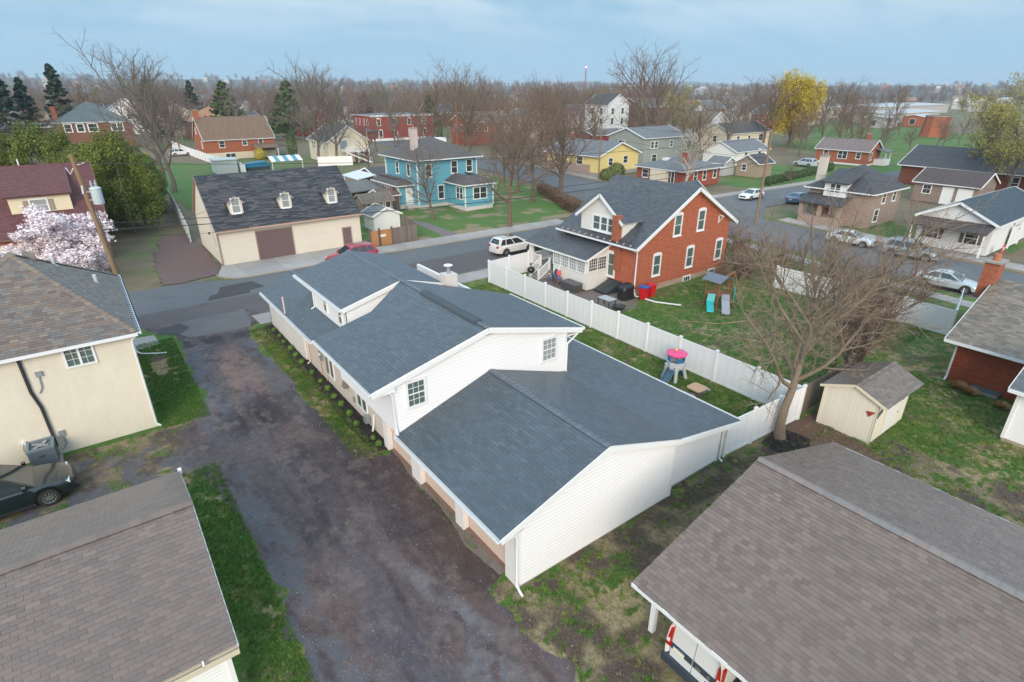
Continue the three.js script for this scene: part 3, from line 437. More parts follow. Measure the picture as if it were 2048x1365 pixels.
// mulch bed along the white house, patio, paths
const mulchM = M([0.030, 0.027, 0.026], { T: grainT, Bm: grainB, bs: 0.04, roughness: 1 });
sheet('mulch_bed', [[7.75, -38.4], [8.35, -38.6], [8.4, -20.2], [8.1, -20.2], [7.55, -21.2], [7.45, -23.6], [7.6, -26], [7.75, -28], [7.55, -31], [7.65, -34.5]], 0.02, mulchM, { jit: 0.12, hard: x => x > 8.25 });
sheet('mulch_bed', [[22.2, -10.5], [24.0, -10.6], [24.2, -9.3], [22.9, -8.9], [22, -9.6]], 0.006, mulchM, { jit: 0.2 });
sheet('bare_soil', [[24.0, -10.6], [27.0, -10.4], [25.6, -8.6], [25.2, -6.4], [24.0, -7.2], [23.6, -9]], 0.005, M([0.17, 0.10, 0.07], { T: grainT, Bm: grainB, bs: .03 }), { jit: 0.3 });
sheet('patio', [[25.5, -26.4], [25.5, -35.5], [30.1, -35.5], [30.1, -30.7], [32.4, -30.7], [32.4, -27.4], [30.6, -25.6]], 0.012, M([0.22, 0.175, 0.155], { T: mottle, Bm: grainB }), { jit: 0.05 });
sheet('garden_path', [[30.6, -52.8], [32.4, -52.9], [32.3, -60.6], [31.6, -62.6], [29.2, -66.8], [28.2, -66.2], [30.4, -62], [31.0, -60]], 0.004, M([0.21, 0.18, 0.17], { T: mottle }));
sheet('garden_lawn', [[25.6, -53.4], [46, -52.6], [53, -53], [59, -72], [62, -90], [46, -92], [30, -90], [22.5, -70], [22.5, -57]], -0.006, M([1, 1, 1], { T: tex(1024, 1024, (u, v) => { const x = lerp(22, 62, u), z = lerp(-92, -52, v), a = fbm(x * .5, z * .5, 4), b = fbm(x * 3, z * 3, 3), ed = ss(1.4, 0, Math.abs(z + 53.6)); return mul(mix3(mix3(GRN, LUSH, ss(.3, .7, b)), mix3(STRAW, SOIL, .3), clamp(ss(.52, .72, a + .35 * ed * b) + 0)), .75 + .5 * hash(Math.floor(x * 26), Math.floor(z * 26))); }, 40, 40), Bm: grainB, bs: .03 }), { x0: 22, z0: -92 });
sheet('porch_slab', [[7.62, -38.9], [10.2, -38.95], [10.2, -41.0], [7.5, -41.0]], 0.03, concrete);
sheet('porch_slab', [[0.1, -41.4], [1.5, -41.2], [1.6, -39.4], [0.3, -39.0]], 0.03, concrete);
sheet('concrete_apron', [[8.0, -11.4], [8.6, -11.4], [8.6, -20], [8.2, -20], [8.22, -18.6], [8.05, -17], [8.12, -15.6], [7.8, -13.2]], 0.018, M([0.24, 0.20, 0.18], { T: mottle, Bm: grainB }), { jit: 0.12, hard: x => x > 8.5 });
// green meadows farther off
const mead = M([0.9, 0.9, 0.9], { T: tex(512, 512, (u, v) => mul(mix3(GRN, LUSH, ss(.3, .7, N1(u, v, 8, 4))), .85 + .3 * N1(u, v, 60, 2)), 30), Bm: grainB, bs: .03 });
sheet('meadow', [[118, -46.5], [210, -42], [260, -70], [240, -110], [160, -90], [146, -62], [128, -60]], -0.03, mead);
sheet('meadow', [[86, -50.5], [128, -48.5], [128, -58], [118, -66], [100, -64], [88, -58]], -0.032, mead);
sheet('meadow', [[190, -80], [300, -90], [330, -150], [220, -120]], -0.036, mead);
sheet('meadow', [[70, -36], [56.5, -37.6], [55, -31], [64, -14], [70, -14]].map(p => [p[0] + 8, p[1]]), -0.034, mead);
sheet('meadow', [[11, -84], [19, -84], [26, -132], [17, -150], [9, -150]], -0.034, mead);
// ---------- the white house with its attached garage ----------
const cvar = (base, list) => list.map(([k, r, g, b]) => [base[0] * k * r, base[1] * k * g, base[2] * k * b]);
const greySh = cvar([0.084, 0.106, 0.125], [[1, 1, 1, 1], [.92, 1, 1, 1], [1.08, 1, 1, 1], [1.0, .96, 1, 1.05], [.96, 1.05, 1, .97], [1.14, 1, 1, 1]]);
const capSh = [[.125, .145, .175], [.14, .155, .185], [.115, .135, .16]];
const greyS = { w: 0.305, e: 0.145, cols: greySh, key: 'grey', gap: 0.005, th: 0.012 };
const boardM = M([0.81, 0.80, 0.80], { roughness: 0.55 }), peach = M([0.70, 0.55, 0.45], { roughness: 0.7, T: stuccoT, Bm: stuccoB, bs: .002 }), tanWall = M([0.68, 0.59, 0.51], { roughness: 0.75, T: stuccoT, Bm: stuccoB, bs: .003 });
const X_ = V(1, 0, 0), Y_ = V(0, 1, 0), Zp = V(0, 0, 1), Zm = V(0, 0, -1), Xm = V(-1, 0, 0);
{
  const t = thing('white_house', 'long white clapboard house with attached garage and grey shingle roofs', 'house', V(8.3, 0, -10.7));
  const deck = trimW, RP = (e0, e1, r1, r0, ind = 0, seed = 1, extra = {}) => roofPlane(t, e0, e1, r1, r0, { sh: greyS, deck, ind, seed, th: 0.10, ...extra });
  // garage block: ridge x 11.85 y 4.05
  const gz0 = -10.5, gz1 = -17.38, rx = 11.87, ry = 4.06, el = [7.42, 2.58], jx = 15.75, jy = 2.76, er = [19.85, 2.02];
  RP(V(el[0], el[1], gz1), V(el[0], el[1], gz0), V(rx, ry, gz0), V(rx, ry, gz1), 170, 3);
  RP(V(jx, jy, gz0), V(jx, jy, gz1 - 0.02), V(rx, ry, gz1 - 0.02), V(rx, ry, gz0), 40, 4);
  RP(V(er[0], er[1], gz0 - .02), V(er[0], er[1], -24), V(jx, jy - .002, -24), V(jx, jy - .002, gz0 - .02), 30, 5);
  ridgeCap(t, V(rx, ry + .012, gz0), V(rx, ry + .012, gz1), capSh, 'greycap', grainT, 0.26, 0.15, 0.05);
  // gable wall, then the wall of the addition set back
  const gw = -10.66; clapWall(t, V(8.2, 0, gw), X_, Zp, [[0, 0.06], [7.5, 0.06], [7.5, 2.62], [3.67, 3.90], [0, 2.68]], 0.15, boardM);
  clapWall(t, V(15.7, 0, gw - 0.28), X_, Zp, [[0.0, 0.1], [3.5, 0.1], [3.5, 1.86], [0, 2.58]], 0.15, boardM);
  for (const [x, z, h] of [[8.2, gw, 2.62], [15.7, gw, 2.6], [19.2, gw - .28, 1.86]]) mesh('corner_board', new B().box(x - .07, 0.02, z - .06, x + .075, h, z + .032), trimW, t);
  mesh('foundation', new B().box(8.32, -0.02, gw - .1, 15.68, .07, gw + .012), concrete, t); mesh('foundation', new B().box(15.72, -0.02, gw - .4, 19.18, .11, gw - .27), concrete, t);
  mesh('wall', new B().box(19.05, 0, -24, 19.2, 1.9, gw - .3), boardM, t);
  const rake = (a, b, n = 0.045, hh = 0.2) => mesh('rake_board', new B().beam(a, b, n, hh), trimW, t);
  rake(V(el[0], el[1] - .12, gz0 + .02), V(rx, ry - .12, gz0 + .02)); rake(V(rx, ry - .12, gz0 + .018), V(jx, jy - .12, gz0 + .018)); rake(V(jx, jy - .12, gz0 + .016), V(er[0], er[1] - .12, gz0 + .016));
  mesh('soffit', new B().prism([V(7.5, 2.36, gz0), V(7.5, 2.36, gz1), V(8.3, 2.45, gz1), V(8.3, 2.45, gz0)].reverse(), V(0, 0.03, 0)), trimW, t);
  gutter(t, V(el[0] - .01, el[1] - .01, gz1), V(el[0] - .01, el[1] - .01, gz0 + .03), Xm, gutterW, .1); gutter(t, V(er[0] + .01, er[1] - .01, gz0), V(er[0] + .01, er[1] - .01, -24), X_);
  // piers and recessed garage doors on the alley side
  for (const [a, b] of [[-10.72, -11.32], [-13.9, -14.45], [-17.15, -17.9], [-20.15, -20.55]]) { mesh('pier', new B().box(8.17, 0, a, 8.7, 2.5, b), M([0.80, 0.77, 0.75], { roughness: .7, T: stuccoT }), t); }
  for (const [a, b] of [[-11.32, -13.9], [-14.45, -17.15], [-17.9, -20.15]]) { const d = door(t, V(8.46, 0.05, a), Zm, Xm, Math.abs(b - a), 2.3, peach, { name: 'garage_door', rows: 4, fm: peach }); }
  mesh('wall', new B().box(8.75, 0, -10.8, 8.9, 2.6, -31.4), tanWall, t);
  mesh('threshold', new B().box(8.28, -0.02, -11.35, 8.6, 0.045, -20.1), M([.27, .16, .12], { T: mottle }), t);
  // downspout at the near corner, another on the main corner
  pipe(t, 'downspout', [V(7.5, 2.4, -10.6), V(8.05, 2.32, -10.6), V(8.1, 2.15, -10.6), V(8.1, 0.25, -10.6), V(8.1, 0.1, -10.45), V(8.08, 0.05, -10.25)], 0.045, gutterW);
  pipe(t, 'downspout', [V(19.75, 1.85, -10.85), V(19.3, 1.7, -10.83), V(19.26, 1.5, -10.83), V(19.26, 0.2, -10.83), V(19.3, 0.08, -10.7)], 0.045, gutterW);
  // main block: gable wall z -17.4, ridge x 11.72 y 6.0
  const mz = -17.42, mR = [11.72, 6.05], mL = [6.54, 4.76], mE = [16.92, 4.76], mzo = -17.25;
  clapWall(t, V(7.47, 0, mz), X_, Zp, [[0, 2.35], [8.58, 2.05], [8.58, 4.72], [4.25, 5.82], [0, 4.78]], 0.15, boardM);
  for (const [x, y0, y1] of [[7.47, 2.45, 4.75], [16.05, 2.3, 4.7]]) mesh('corner_board', new B().box(x - .07, y0, mz - .06, x + .07, y1, mz + .032), trimW, t);
  // left slope: its back edge stops short of the dormer and runs up to the ridge at a slant
  RP(V(mL[0], mL[1], -23.2), V(mL[0], mL[1], mzo), V(9.42, 5.478, mzo), V(9.42, 5.478, -23.2), 40, 7);
  RP(V(9.42, 5.478, -23.2), V(9.42, 5.478, mzo), V(mR[0], mR[1], mzo), V(mR[0], mR[1], -24.95), 20, 8);
  RP(V(mE[0], mE[1], mzo), V(mE[0], mE[1], -23.0), V(mR[0], mR[1], -24.9), V(mR[0], mR[1], mzo), 0, 9);
  ridgeCap(t, V(mR[0], mR[1] + .012, mzo), V(mR[0], mR[1] + .012, -31.9), capSh, 'greycap', grainT, 0.26, 0.15, 0.04);
  mesh('ridge_vent', new B().prism([V(11.50, 6.03, -18.0), V(11.54, 6.11, -18.0), V(11.72, 6.15, -18.0), V(11.90, 6.11, -18.0), V(11.94, 6.03, -18.0)], V(0, 0, -4.6)), M([.075, .09, .105], { T: grainT }), t);
  rake(V(mL[0], mL[1] - .15, mzo + .02), V(mR[0], mR[1] - .15, mzo + .02), .045, .19); rake(V(mR[0], mR[1] - .15, mzo + .018), V(mE[0], mE[1] - .15, mzo + .018), .045, .19);
  gutter(t, V(mL[0], mL[1] - .01, -23.2), V(mL[0], mL[1] - .01, mzo + .03), Xm, gutterW, .1); gutter(t, V(mE[0], mE[1] - .01, mzo + .03), V(mE[0], mE[1] - .01, -23), X_);
  mesh('soffit', new B().box(6.6, 4.52, -23.1, 7.5, 4.57, mzo), trimW, t); mesh('soffit', new B().box(16.0, 4.52, -23, 16.85, 4.57, mzo), trimW, t);
  mesh('eave_return', new B().prism([V(6.62, 4.57, mzo - .02), V(7.5, 4.57, mzo - .02), V(7.5, 4.86, mzo - .02)], V(0, 0, -.16)), trimW, t);
  mesh('wall', new B().box(7.47, 2.62, -23.1, 7.62, 4.56, mz - .02), boardM, t); mesh('soffit', new B().box(7.6, 2.6, -23.1, 8.8, 2.66, mz - .05), trimW, t); mesh('wall', new B().box(15.9, 2, -31.4, 16.05, 4.6, mz - .02), boardM, t);
  mesh('wall', new B().prism([V(7.5, 2.62, -23.1), V(16, 2.62, -23.1), V(16, 4.6, -23.1), V(11.72, 5.7, -23.1), V(7.5, 4.65, -23.1)].reverse(), V(0, 0, -.12)), boardM, t);
  pipe(t, 'downspout', [V(6.6, 4.62, -17.28), V(7.2, 4.55, -17.33), V(7.38, 4.4, -17.36), V(7.44, 2.9, -17.36), V(7.46, 2.62, -17.3)], .045, gutterW);
  pipe(t, 'downspout', [V(16.85, 4.6, -17.3), V(16.12, 4.1, -17.36), V(16.12, 2.4, -17.36)], .045, gutterW);
  const vent = new B(); vent.prism([V(11.13, 5.64, mz + .03), V(12.33, 5.64, mz + .03), V(11.73, 5.82, mz + .03)], V(0, 0, -.04)); const vm = mesh('gable_vent', vent, M([.42, .42, .42]), t); for (let k = 0; k < 3; k++) mesh('louvre', new B().box(11.3 + k * .14, 5.66 + k * .045, mz + .03, 12.16 - k * .14, 5.68 + k * .045, mz + .05), trimGrey, vm);
  win(t, V(8.05, 3.62, mz + .015), X_, Zp, 0.69, 1.0, { grid: [3, 4], f: 0.1, g: glassG }); win(t, V(14.7, 3.62, mz + .015), X_, Zp, 0.74, 1.0, { grid: [3, 4], f: 0.1, g: glassC });
  // older rear half with shed dormers either side of the ridge
  const oz0 = -23.3, oz1 = -31.7; RP(V(7.6, 2.93, oz1), V(7.6, 2.93, oz0 - .05), V(mR[0], mR[1] - .02, oz0 - .05), V(mR[0], mR[1] - .02, oz1), 0, 11);
  RP(V(15.84, 2.93, oz0 - .05), V(15.84, 2.93, oz1), V(mR[0], mR[1] - .02, oz1), V(mR[0], mR[1] - .02, oz0 - .05), 0, 12);
  gutter(t, V(7.6, 2.92, oz1), V(7.6, 2.92, oz0 - 4.0), Xm);
  RP(V(8.5, 5.22, -31.8), V(8.5, 5.22, -24.9), V(mR[0], mR[1] + .02, -24.9), V(mR[0], mR[1] + .02, -31.8), 0, 13);
  RP(V(14.05, 5.44, -24.9), V(14.05, 5.44, -31.8), V(mR[0], mR[1] + .02, -31.8), V(mR[0], mR[1] + .02, -24.9), 0, 14);
  mesh('dormer_front', new B().box(8.75, 3.6, -25.05, 8.87, 5.16, -29.8), boardM, t); mesh('dormer_front', new B().box(13.75, 4.2, -25.05, 13.88, 5.36, -31.6), boardM, t);
  clapWall(t, V(8.75, 0, -25.0), X_, Zp, [[0, 3.5], [2.9, 5.2], [2.95, 5.86], [0, 5.08]], 0.15, boardM);
  clapWall(t, V(11.75, 0, -25.0), X_, Zp, [[0.0, 5.25], [2.12, 4.45], [2.12, 5.3], [0.0, 5.86]], 0.15, boardM);
  mesh('dormer_cheek', new B().prism([V(8.8, 3.6, -29.8), V(11.7, 5.8, -29.8), V(11.7, 5.85, -29.8), V(8.8, 5.1, -29.8)].reverse(), V(0, 0, .1)), boardM, t);
  rake(V(8.5, 5.22 - .13, -24.88), V(11.7, 6.05 - .13, -24.88), .045, .2); rake(V(14.05, 5.44 - .13, -24.88), V(11.74, 6.05 - .13, -24.88), .045, .2);
  gutter(t, V(8.49, 5.21, -31.8), V(8.49, 5.21, -24.86), Xm); pipe(t, 'downspout', [V(8.45, 5.05, -29.75), V(8.66, 4.9, -29.75), V(8.7, 4.7, -29.75), V(8.7, 3.85, -29.75), V(8.5, 3.75, -29.75)], .04, gutterW);
  for (const z of [-27.75, -25.65]) win(t, V(8.75, 4.1, z - .55), Zp, Xm, 0.52, 0.82, { f: 0.07, g: glassG, grid: [1, 2], tw: .05 });
  // chimney on the far slope with a metal flue
  const ch = mesh('chimney', new B().box(14.02, 3.6, -24.5, 14.72, 5.92, -25.15), M([0.72, 0.66, 0.62], { T: stuccoT, Bm: brickB, bs: .006 }), t);
  mesh('flue', new B().lathe([[.1, 0], [.1, .3], [.07, .32], [.07, .45]], V(14.37, 5.92, -24.82), 12), metalGrey, ch, { smooth: 40 }); mesh('flue_cap', new B().lathe([[0, 0], [.24, .0], [.24, .03], [0, .1]], V(14.37, 6.35, -24.82), 14), gutterW, ch);
  // low rear wing
  const bz0 = -31.5, bz1 = -38.75; RP(V(7.98, 2.32, bz1), V(7.98, 2.32, bz0), V(10.2, 3.42, bz0), V(10.2, 3.42, bz1), 0, 15); RP(V(12.4, 2.32, bz0), V(12.4, 2.32, bz1), V(10.2, 3.42, bz1), V(10.2, 3.42, bz0), 0, 16);
  ridgeCap(t, V(10.2, 3.43, bz0), V(10.2, 3.43, bz1), capSh, 'greycap');
  gutter(t, V(7.98, 2.31, bz1), V(7.98, 2.31, bz0), Xm); mesh('wall', new B().box(8.26, 0, bz1 + .15, 8.4, 2.35, bz0), M([0.76, 0.72, 0.68], { T: stuccoT, roughness: .7 }), t);
  mesh('wall', new B().prism([V(8.26, 0, bz1 + .15), V(12.1, 0, bz1 + .15), V(12.1, 2.3, bz1 + .15), V(10.2, 3.25, bz1 + .15), V(8.26, 2.3, bz1 + .15)], V(0, 0, .1)), boardM, t);
  mesh('wall', new B().box(8.38, 0, -31.6, 8.5, 2.95, -20.3), tanWall, t); mesh('wall', new B().box(8.4, 0, -31.6, 15.5, 2.95, -31.45), boardM, t);
  rake(V(7.98, 2.2, bz1 - .02), V(10.2, 3.3, bz1 - .02));
  // alley-side windows, meters and pipes
  for (const z of [-22.75, -27.0]) win(t, V(8.38, 0.55, z - 1.2), Zp, Xm, 1.2, 1.35, { n: 2, f: .035, g: glassG, rail: 0, label: 'tall dark double window' });
  const mt = mesh('meter_box', new B().box(8.22, 1.2, -28.7, 8.38, 1.75, -28.35), metalGrey, t); mesh('meter', new B().tube([V(8.24, 1.55, -28.52), V(8.1, 1.55, -28.52)], .09, 14), M([.6, .62, .6], { roughness: .2 }), mt);
  mesh('vent_hood', new B().prism([V(8.38, 1.0, -25.3), V(8.12, 1.02, -25.3), V(8.2, 1.3, -25.3), V(8.38, 1.34, -25.3)].reverse(), V(0, 0, .36)), M([.22, .17, .14]), t); mesh('vent_cover', new B().box(8.3, .5, -24.4, 8.38, .78, -24.2), M([.3, .26, .24]), t);
  for (const z of [-29.0, -28.1]) pipe(t, 'conduit', [V(8.32, 2.7, z), V(8.32, .1, z)], .035, M([.55, .42, .35])); pipe(t, 'downspout', [V(7.75, 2.8, -30.9), V(8.25, 2.5, -30.9), V(8.32, 2.3, -30.9), V(8.32, .2, -30.9), V(8.15, .05, -30.9)], .045, M([.62, .52, .46]));
  pipe(t, 'vent_pipe', [V(8.05, 2.3, -33.7), V(8.05, 3.4, -33.7)], .055, M([.62, .5, .46])); pipe(t, 'conduit', [V(8.33, .95, -21.9), V(8.3, .5, -21.9), V(8.2, .1, -21.9)], .05, gutterW);
  mesh('gas_meter', new B().box(8.1, .25, -22.7, 8.32, .6, -22.4), metalGrey, t);
}
// ---------- neighbours close by ----------
const creamSh = [[0.25, 0.19, 0.14], [0.175, 0.125, 0.10], [0.20, 0.18, 0.16], [0.15, 0.115, 0.095], [0.22, 0.16, 0.12], [0.19, 0.15, 0.125], [0.165, 0.145, 0.135], [0.20, 0.145, 0.112]];
const creamM = stucco([0.77, 0.70, 0.57]);
{
  const t = thing('stucco_house', 'cream stucco house with mottled brown hip roof beside the alley', 'house', V(-3.4, 0, -33.6));
  const x0 = -7.2, x1 = 0.2, z0 = -38.6, z1 = -28.62, h = 4.86, ov = 0.24, ap = V(-3.35, 7.95, -33.6);
  mesh('wall', new B().box(x0, 0, z0, x1, h, z1), creamM, t); mesh('soffit', new B().box(x0 - ov + .02, h - .04, z0 - ov + .02, x1 + ov - .02, h + .02, z1 + ov - .02), trimW, t);
  const p = [V(x0 - ov, h + .06, z1 + ov), V(x1 + ov, h + .06, z1 + ov), V(x1 + ov, h + .06, z0 - ov), V(x0 - ov, h + .06, z0 - ov)], o = { sh: { w: 0.31, e: 0.15, cols: creamSh, key: 'cream', jit: 0.35, th: .014 }, deck: trimW, th: .1 };
  roofPlane(t, p[0], p[1], ap, ap, { ...o, seed: 21 }); roofPlane(t, p[1], p[2], ap, ap, { ...o, seed: 22 }); roofPlane(t, p[2], p[3], ap, ap, { ...o, seed: 23 }); roofPlane(t, p[3], p[0], ap, ap, { ...o, seed: 24 });
  for (let i = 0; i < 2; i++) ridgeCap(t, p[1 + i].clone().lerp(ap, .01).add(V(0, .02, 0)), ap.clone().add(V(0, .03, 0)), [creamSh[0], creamSh[4], creamSh[5]], 'creamcap', grainT, .3, .15, .08); ridgeCap(t, p[0].clone().lerp(ap, .01).add(V(0, .02, 0)), ap.clone().add(V(0, .03, 0)), [creamSh[0], creamSh[4], creamSh[5]], 'creamcap', grainT, .3, .15, .08);
  gutter(t, p[0], p[1], Zp); gutter(t, p[2], p[1], X_); const gi = new B(); for (let k = 0; k < 30; k++) gi.box(p[1].x + .01, h - .01, z1 - .1 - k * .34, p[1].x + .12, h + .03, z1 - .16 - k * .34); mesh('gutter_guard', gi, M([.12, .2, .28]), t);
  win(t, V(-2.28, 3.93, z1), X_, Zp, 0.94, 0.86, { n: 2, grid: [2, 3], f: .09, g: glassG, rail: 0 });
  pipe(t, 'downspout', [V(.4, h - .05, z1 + .2), V(.18, h - .3, z1 + .08), V(.15, h - .5, z1 + .06), V(.15, .2, z1 + .06), V(.3, .05, z1 + .12)], .05, gutterW);
  pipe(t, 'downspout', [V(.26, h - .3, z0 + .1), V(.26, .2, z0 + .1), V(.5, .06, z0 + .3), V(1.4, .05, z0 + .9), V(1.75, .05, z0 + 1.0)], .05, gutterW);
  pipe(t, 'refrigerant_line', [V(-3.77, h - .1, z1 + .06), V(-3.76, 3.2, z1 + .06), V(-3.62, 2.4, z1 + .07), V(-3.6, .5, z1 + .08), V(-3.75, .35, z1 + .3)], .06, M([.03, .03, .032]));
  const jb = mesh('junction_box', new B().box(-3.42, 3.8, z1, -3.2, 4.02, z1 + .1), metalGrey, t); mesh('conduit', new B().tube([V(-3.33, 3.8, z1 + .05), V(-3.36, 3.3, z1 + .05), V(-3.5, 3.05, z1 + .05)], .025, 6), metalGrey, jb);
  const db = mesh('disconnect_box', new B().box(-3.4, .85, z1, -3.2, 1.12, z1 + .09), metalGrey, t); mesh('conduit', new B().tube([V(-3.3, .85, z1 + .05), V(-3.25, .5, z1 + .08), V(-3.4, .3, z1 + .2), V(-3.6, .35, z1 + .3)], .03, 6), M([.2, .26, .3]), db);
  for (const [x, y] of [[-4.6, 1.0], [-4.2, .55]]) mesh('wall_vent', new B().tube([V(x, y, z1), V(x, y, z1 + .14)], .085, 12), trimW, t); pipe(t, 'cable', [V(-4.6, 1, z1 + .14), V(-4.68, .7, z1 + .1), V(-4.6, .2, z1 + .1)], .02, metalGrey);
  for (const [x, z, hh] of [[-2.0, -35.2, .75], [-.55, -34.9, .75]]) { const y = 7.95 - (x + 3.35) * 3.09 / 3.79; const v = mesh('vent_pipe', new B().tube([V(x, y - .3, z), V(x, y + hh - .3, z)], .075, 12), trimW, t, { smooth: 40 }); mesh('flashing', new B().lathe([[.22, 0], [.08, .14]], V(x, y - .12, z), 12), metalGrey, v); }
  mesh('box_vent', new B().prism([V(-2.95, 7.62, -34.2), V(-2.55, 7.3, -34.2), V(-2.55, 7.44, -34.2), V(-2.95, 7.76, -34.2)], V(0, 0, -.9)), M([.32, .22, .17]), t);
}
{
  const t = thing('air_conditioner', 'grey outdoor air conditioner against the cream stucco wall', 'air conditioner', V(-4.05, 0, -28.05)), g = M([.13, .16, .18], { roughness: .5 });
  mesh('casing', new B().box(-4.5, .06, -28.5, -3.6, .92, -27.6), g, t); mesh('base_pad', new B().box(-4.6, 0, -28.6, -3.5, .06, -27.5), concrete, t);
  const fr = new B(); for (const [a, b, c, d] of [[-4.52, -28.52, -3.58, -28.42], [-4.52, -27.68, -3.58, -27.58], [-4.52, -28.42, -4.42, -27.68], [-3.68, -28.42, -3.58, -27.68]]) fr.box(a, .92, b, c, 1.02, d); mesh('top_frame', fr, M([.17, .21, .23], { roughness: .5 }), t);
  const s = new B(); for (let k = 0; k < 9; k++) { s.box(-4.51, .16 + k * .085, -28.45, -4.502, .2 + k * .085, -27.65); s.box(-3.598, .16 + k * .085, -28.45, -3.59, .2 + k * .085, -27.65); s.box(-4.45, .16 + k * .085, -27.598, -3.65, .2 + k * .085, -27.59); } mesh('louvre', s, M([.10, .13, .15]), t);
  const f = new B(); for (let k = 0; k < 4; k++) { const a = k * Math.PI / 2 + .4; f.obox(V(-4.05, .95, -28.05), V(Math.cos(a) * .34, .04, Math.sin(a) * .34), V(0, .01, 0), V(-Math.sin(a) * .13, 0, Math.cos(a) * .13)); } f.cyl(-4.05, .93, -28.05, .09, 1.0, .09, 12); mesh('fan', f, metalGrey, t); mesh('name_plate', new B().box(-4.16, .62, -27.59, -3.94, .7, -27.582), M([.05, .05, .05]), t);
}
// ---------- garage roofs at the edges of the view ----------
const brnSh = cvar([0.205, 0.156, 0.134], [[1, 1, 1, 1], [.93, 1, 1, 1], [1.06, 1, 1, 1], [1.02, 1.02, 1, .98], [.97, .98, 1, 1.02], [1.10, 1, .99, .97], [.89, 1, 1, 1.01]]);
{
  const t = thing('brown_garage', 'white garage with brown three tab shingle roof beside the alley verge', 'garage', V(0.2, 0, -12));
  const xl = -14, xr = .34, o = { sh: { w: 0.305, e: 0.135, cols: brnSh, key: 'brown', gap: .012, th: .013 }, deck: trimW, th: .12 };
  roofPlane(t, V(xl, 2.5, -11.6), V(xr, 2.5, -11.6), V(xr, 4.0, -15.8), V(xl, 4.0, -15.8), { ...o, ind: 300, seed: 31 }); roofPlane(t, V(xr, 2.5, -20.0), V(xl, 2.5, -20.0), V(xl, 4.0, -15.8), V(xr, 4.0, -15.8), { ...o, seed: 32 });
  ridgeCap(t, V(xl, 4.02, -15.8), V(xr, 4.02, -15.8), brnSh.slice(0, 6), 'brown', grainT, .25, .17, .06);
  const wm = lap([.76, .74, .70]); mesh('wall', new B().prism([V(.1, 0, -11.9), V(.1, 0, -19.7), V(.1, 2.5, -19.7), V(.1, 3.85, -15.8), V(.1, 2.5, -11.9)], V(-.15, 0, 0)), wm, t);
  clapWall(t, V(-13.8, 0, -11.9), X_, Zp, [[0, 0], [13.9, 0], [13.9, 2.36], [0, 2.36]], .115, boardM, { merge: true }); mesh('wall', new B().box(-13.8, 0, -19.85, .1, 2.5, -19.7), wm, t);
  mesh('corner_board', new B().box(.02, 0, -11.95, .14, 2.4, -11.84), trimW, t); mesh('soffit', new B().box(xl, 2.36, -11.9, xr - .05, 2.39, -11.62), trimW, t);
  gutter(t, V(xl, 2.48, -11.58), V(xr, 2.48, -11.58), Zp, M([.62, .53, .40], { roughness: .5 }), .14); const hg = new B(); for (let k = 0; k < 9; k++) hg.box(-.45 - k * 1.1, 2.46, -11.62, -.41 - k * 1.1, 2.51, -11.42); mesh('gutter_hanger', hg, trimW, t);
  for (const s of [-11.6, -20]) mesh('rake_board', new B().beam(V(xr + .01, 2.38, s), V(xr + .01, 3.88, -15.8), .03, .1), trimW, t);
  mesh('gutter_end', new B().box(.3, 2.4, -20.14, .42, 2.56, -19.98), trimW, t);
}
const carSh = cvar([0.208, 0.152, 0.126], [[1, 1, 1, 1], [.90, 1, 1, 1], [1.08, 1, 1, 1], [1.02, 1.02, .99, .98], [.96, .98, 1, 1.02], [1.15, .99, 1, 1], [.87, 1, 1, 1], [1.06, .96, 1.01, 1.02]]);
{
  const t = thing('carport', 'open carport with brown shingle roof sheltering the white van', 'carport', V(15, 0, -2));
  const za = -7.2, zb = 5, L = [9.5, 2.38], Rr = [20.75, 2.38], rd = [15.2, 4.05], o = { sh: { w: 0.215, e: 0.142, cols: carSh, key: 'carport', jit: .3, th: .014 }, deck: trimW, th: .06 };
  roofPlane(t, V(L[0], L[1], za), V(L[0], L[1], zb), V(rd[0], rd[1], zb), V(rd[0], rd[1], za), { ...o, sh: { ...o.sh, jit: 0, stag: .37 }, ind: 290, seed: 41 });
  roofPlane(t, V(Rr[0], Rr[1], zb), V(Rr[0], Rr[1], za), V(rd[0], rd[1], za), V(rd[0], rd[1], zb), { ...o, seed: 42 });
  ridgeCap(t, V(rd[0], rd[1] + .02, za), V(rd[0], rd[1] + .02, zb), [[.25, .215, .20], [.27, .22, .20], [.235, .215, .205], [.255, .205, .185], [.22, .19, .18]], 'carcap', grainT, .3, .17, .06);
  mesh('fascia', new B().box(L[0] - .03, 2.27, za, L[0] + .01, 2.39, zb), trimW, t); mesh('fascia', new B().box(Rr[0] - .01, 2.27, za, Rr[0] + .03, 2.39, zb), trimW, t);
  for (const [a, b] of [[L, rd], [Rr, rd]]) mesh('rake_board', new B().beam(V(a[0], a[1] - .08, za + .02), V(b[0], b[1] - .08, za + .02), .04, .1), trimW, t);
  for (const z of [-7.0, -4.0, -1, 2, 4.8]) mesh('post', new B().box(10.36, 0, z - .08, 10.52, 2.45, z + .08), trimW, t); mesh('beam', new B().box(10.34, 2.32, za + .1, 10.54, 2.52, zb), trimW, t);
  mesh('wall', new B().prism([V(13.6, 0, za + .35), V(20.3, 0, za + .35), V(20.3, 2.4, za + .35), V(15.2, 3.9, za + .35), V(13.6, 3.4, za + .35)], V(0, 0, .12)), lap([.74, .72, .68]), t); mesh('wall', new B().box(20.2, 0, za + .35, 20.35, 2.4, zb), lap([.74, .72, .68]), t);
}
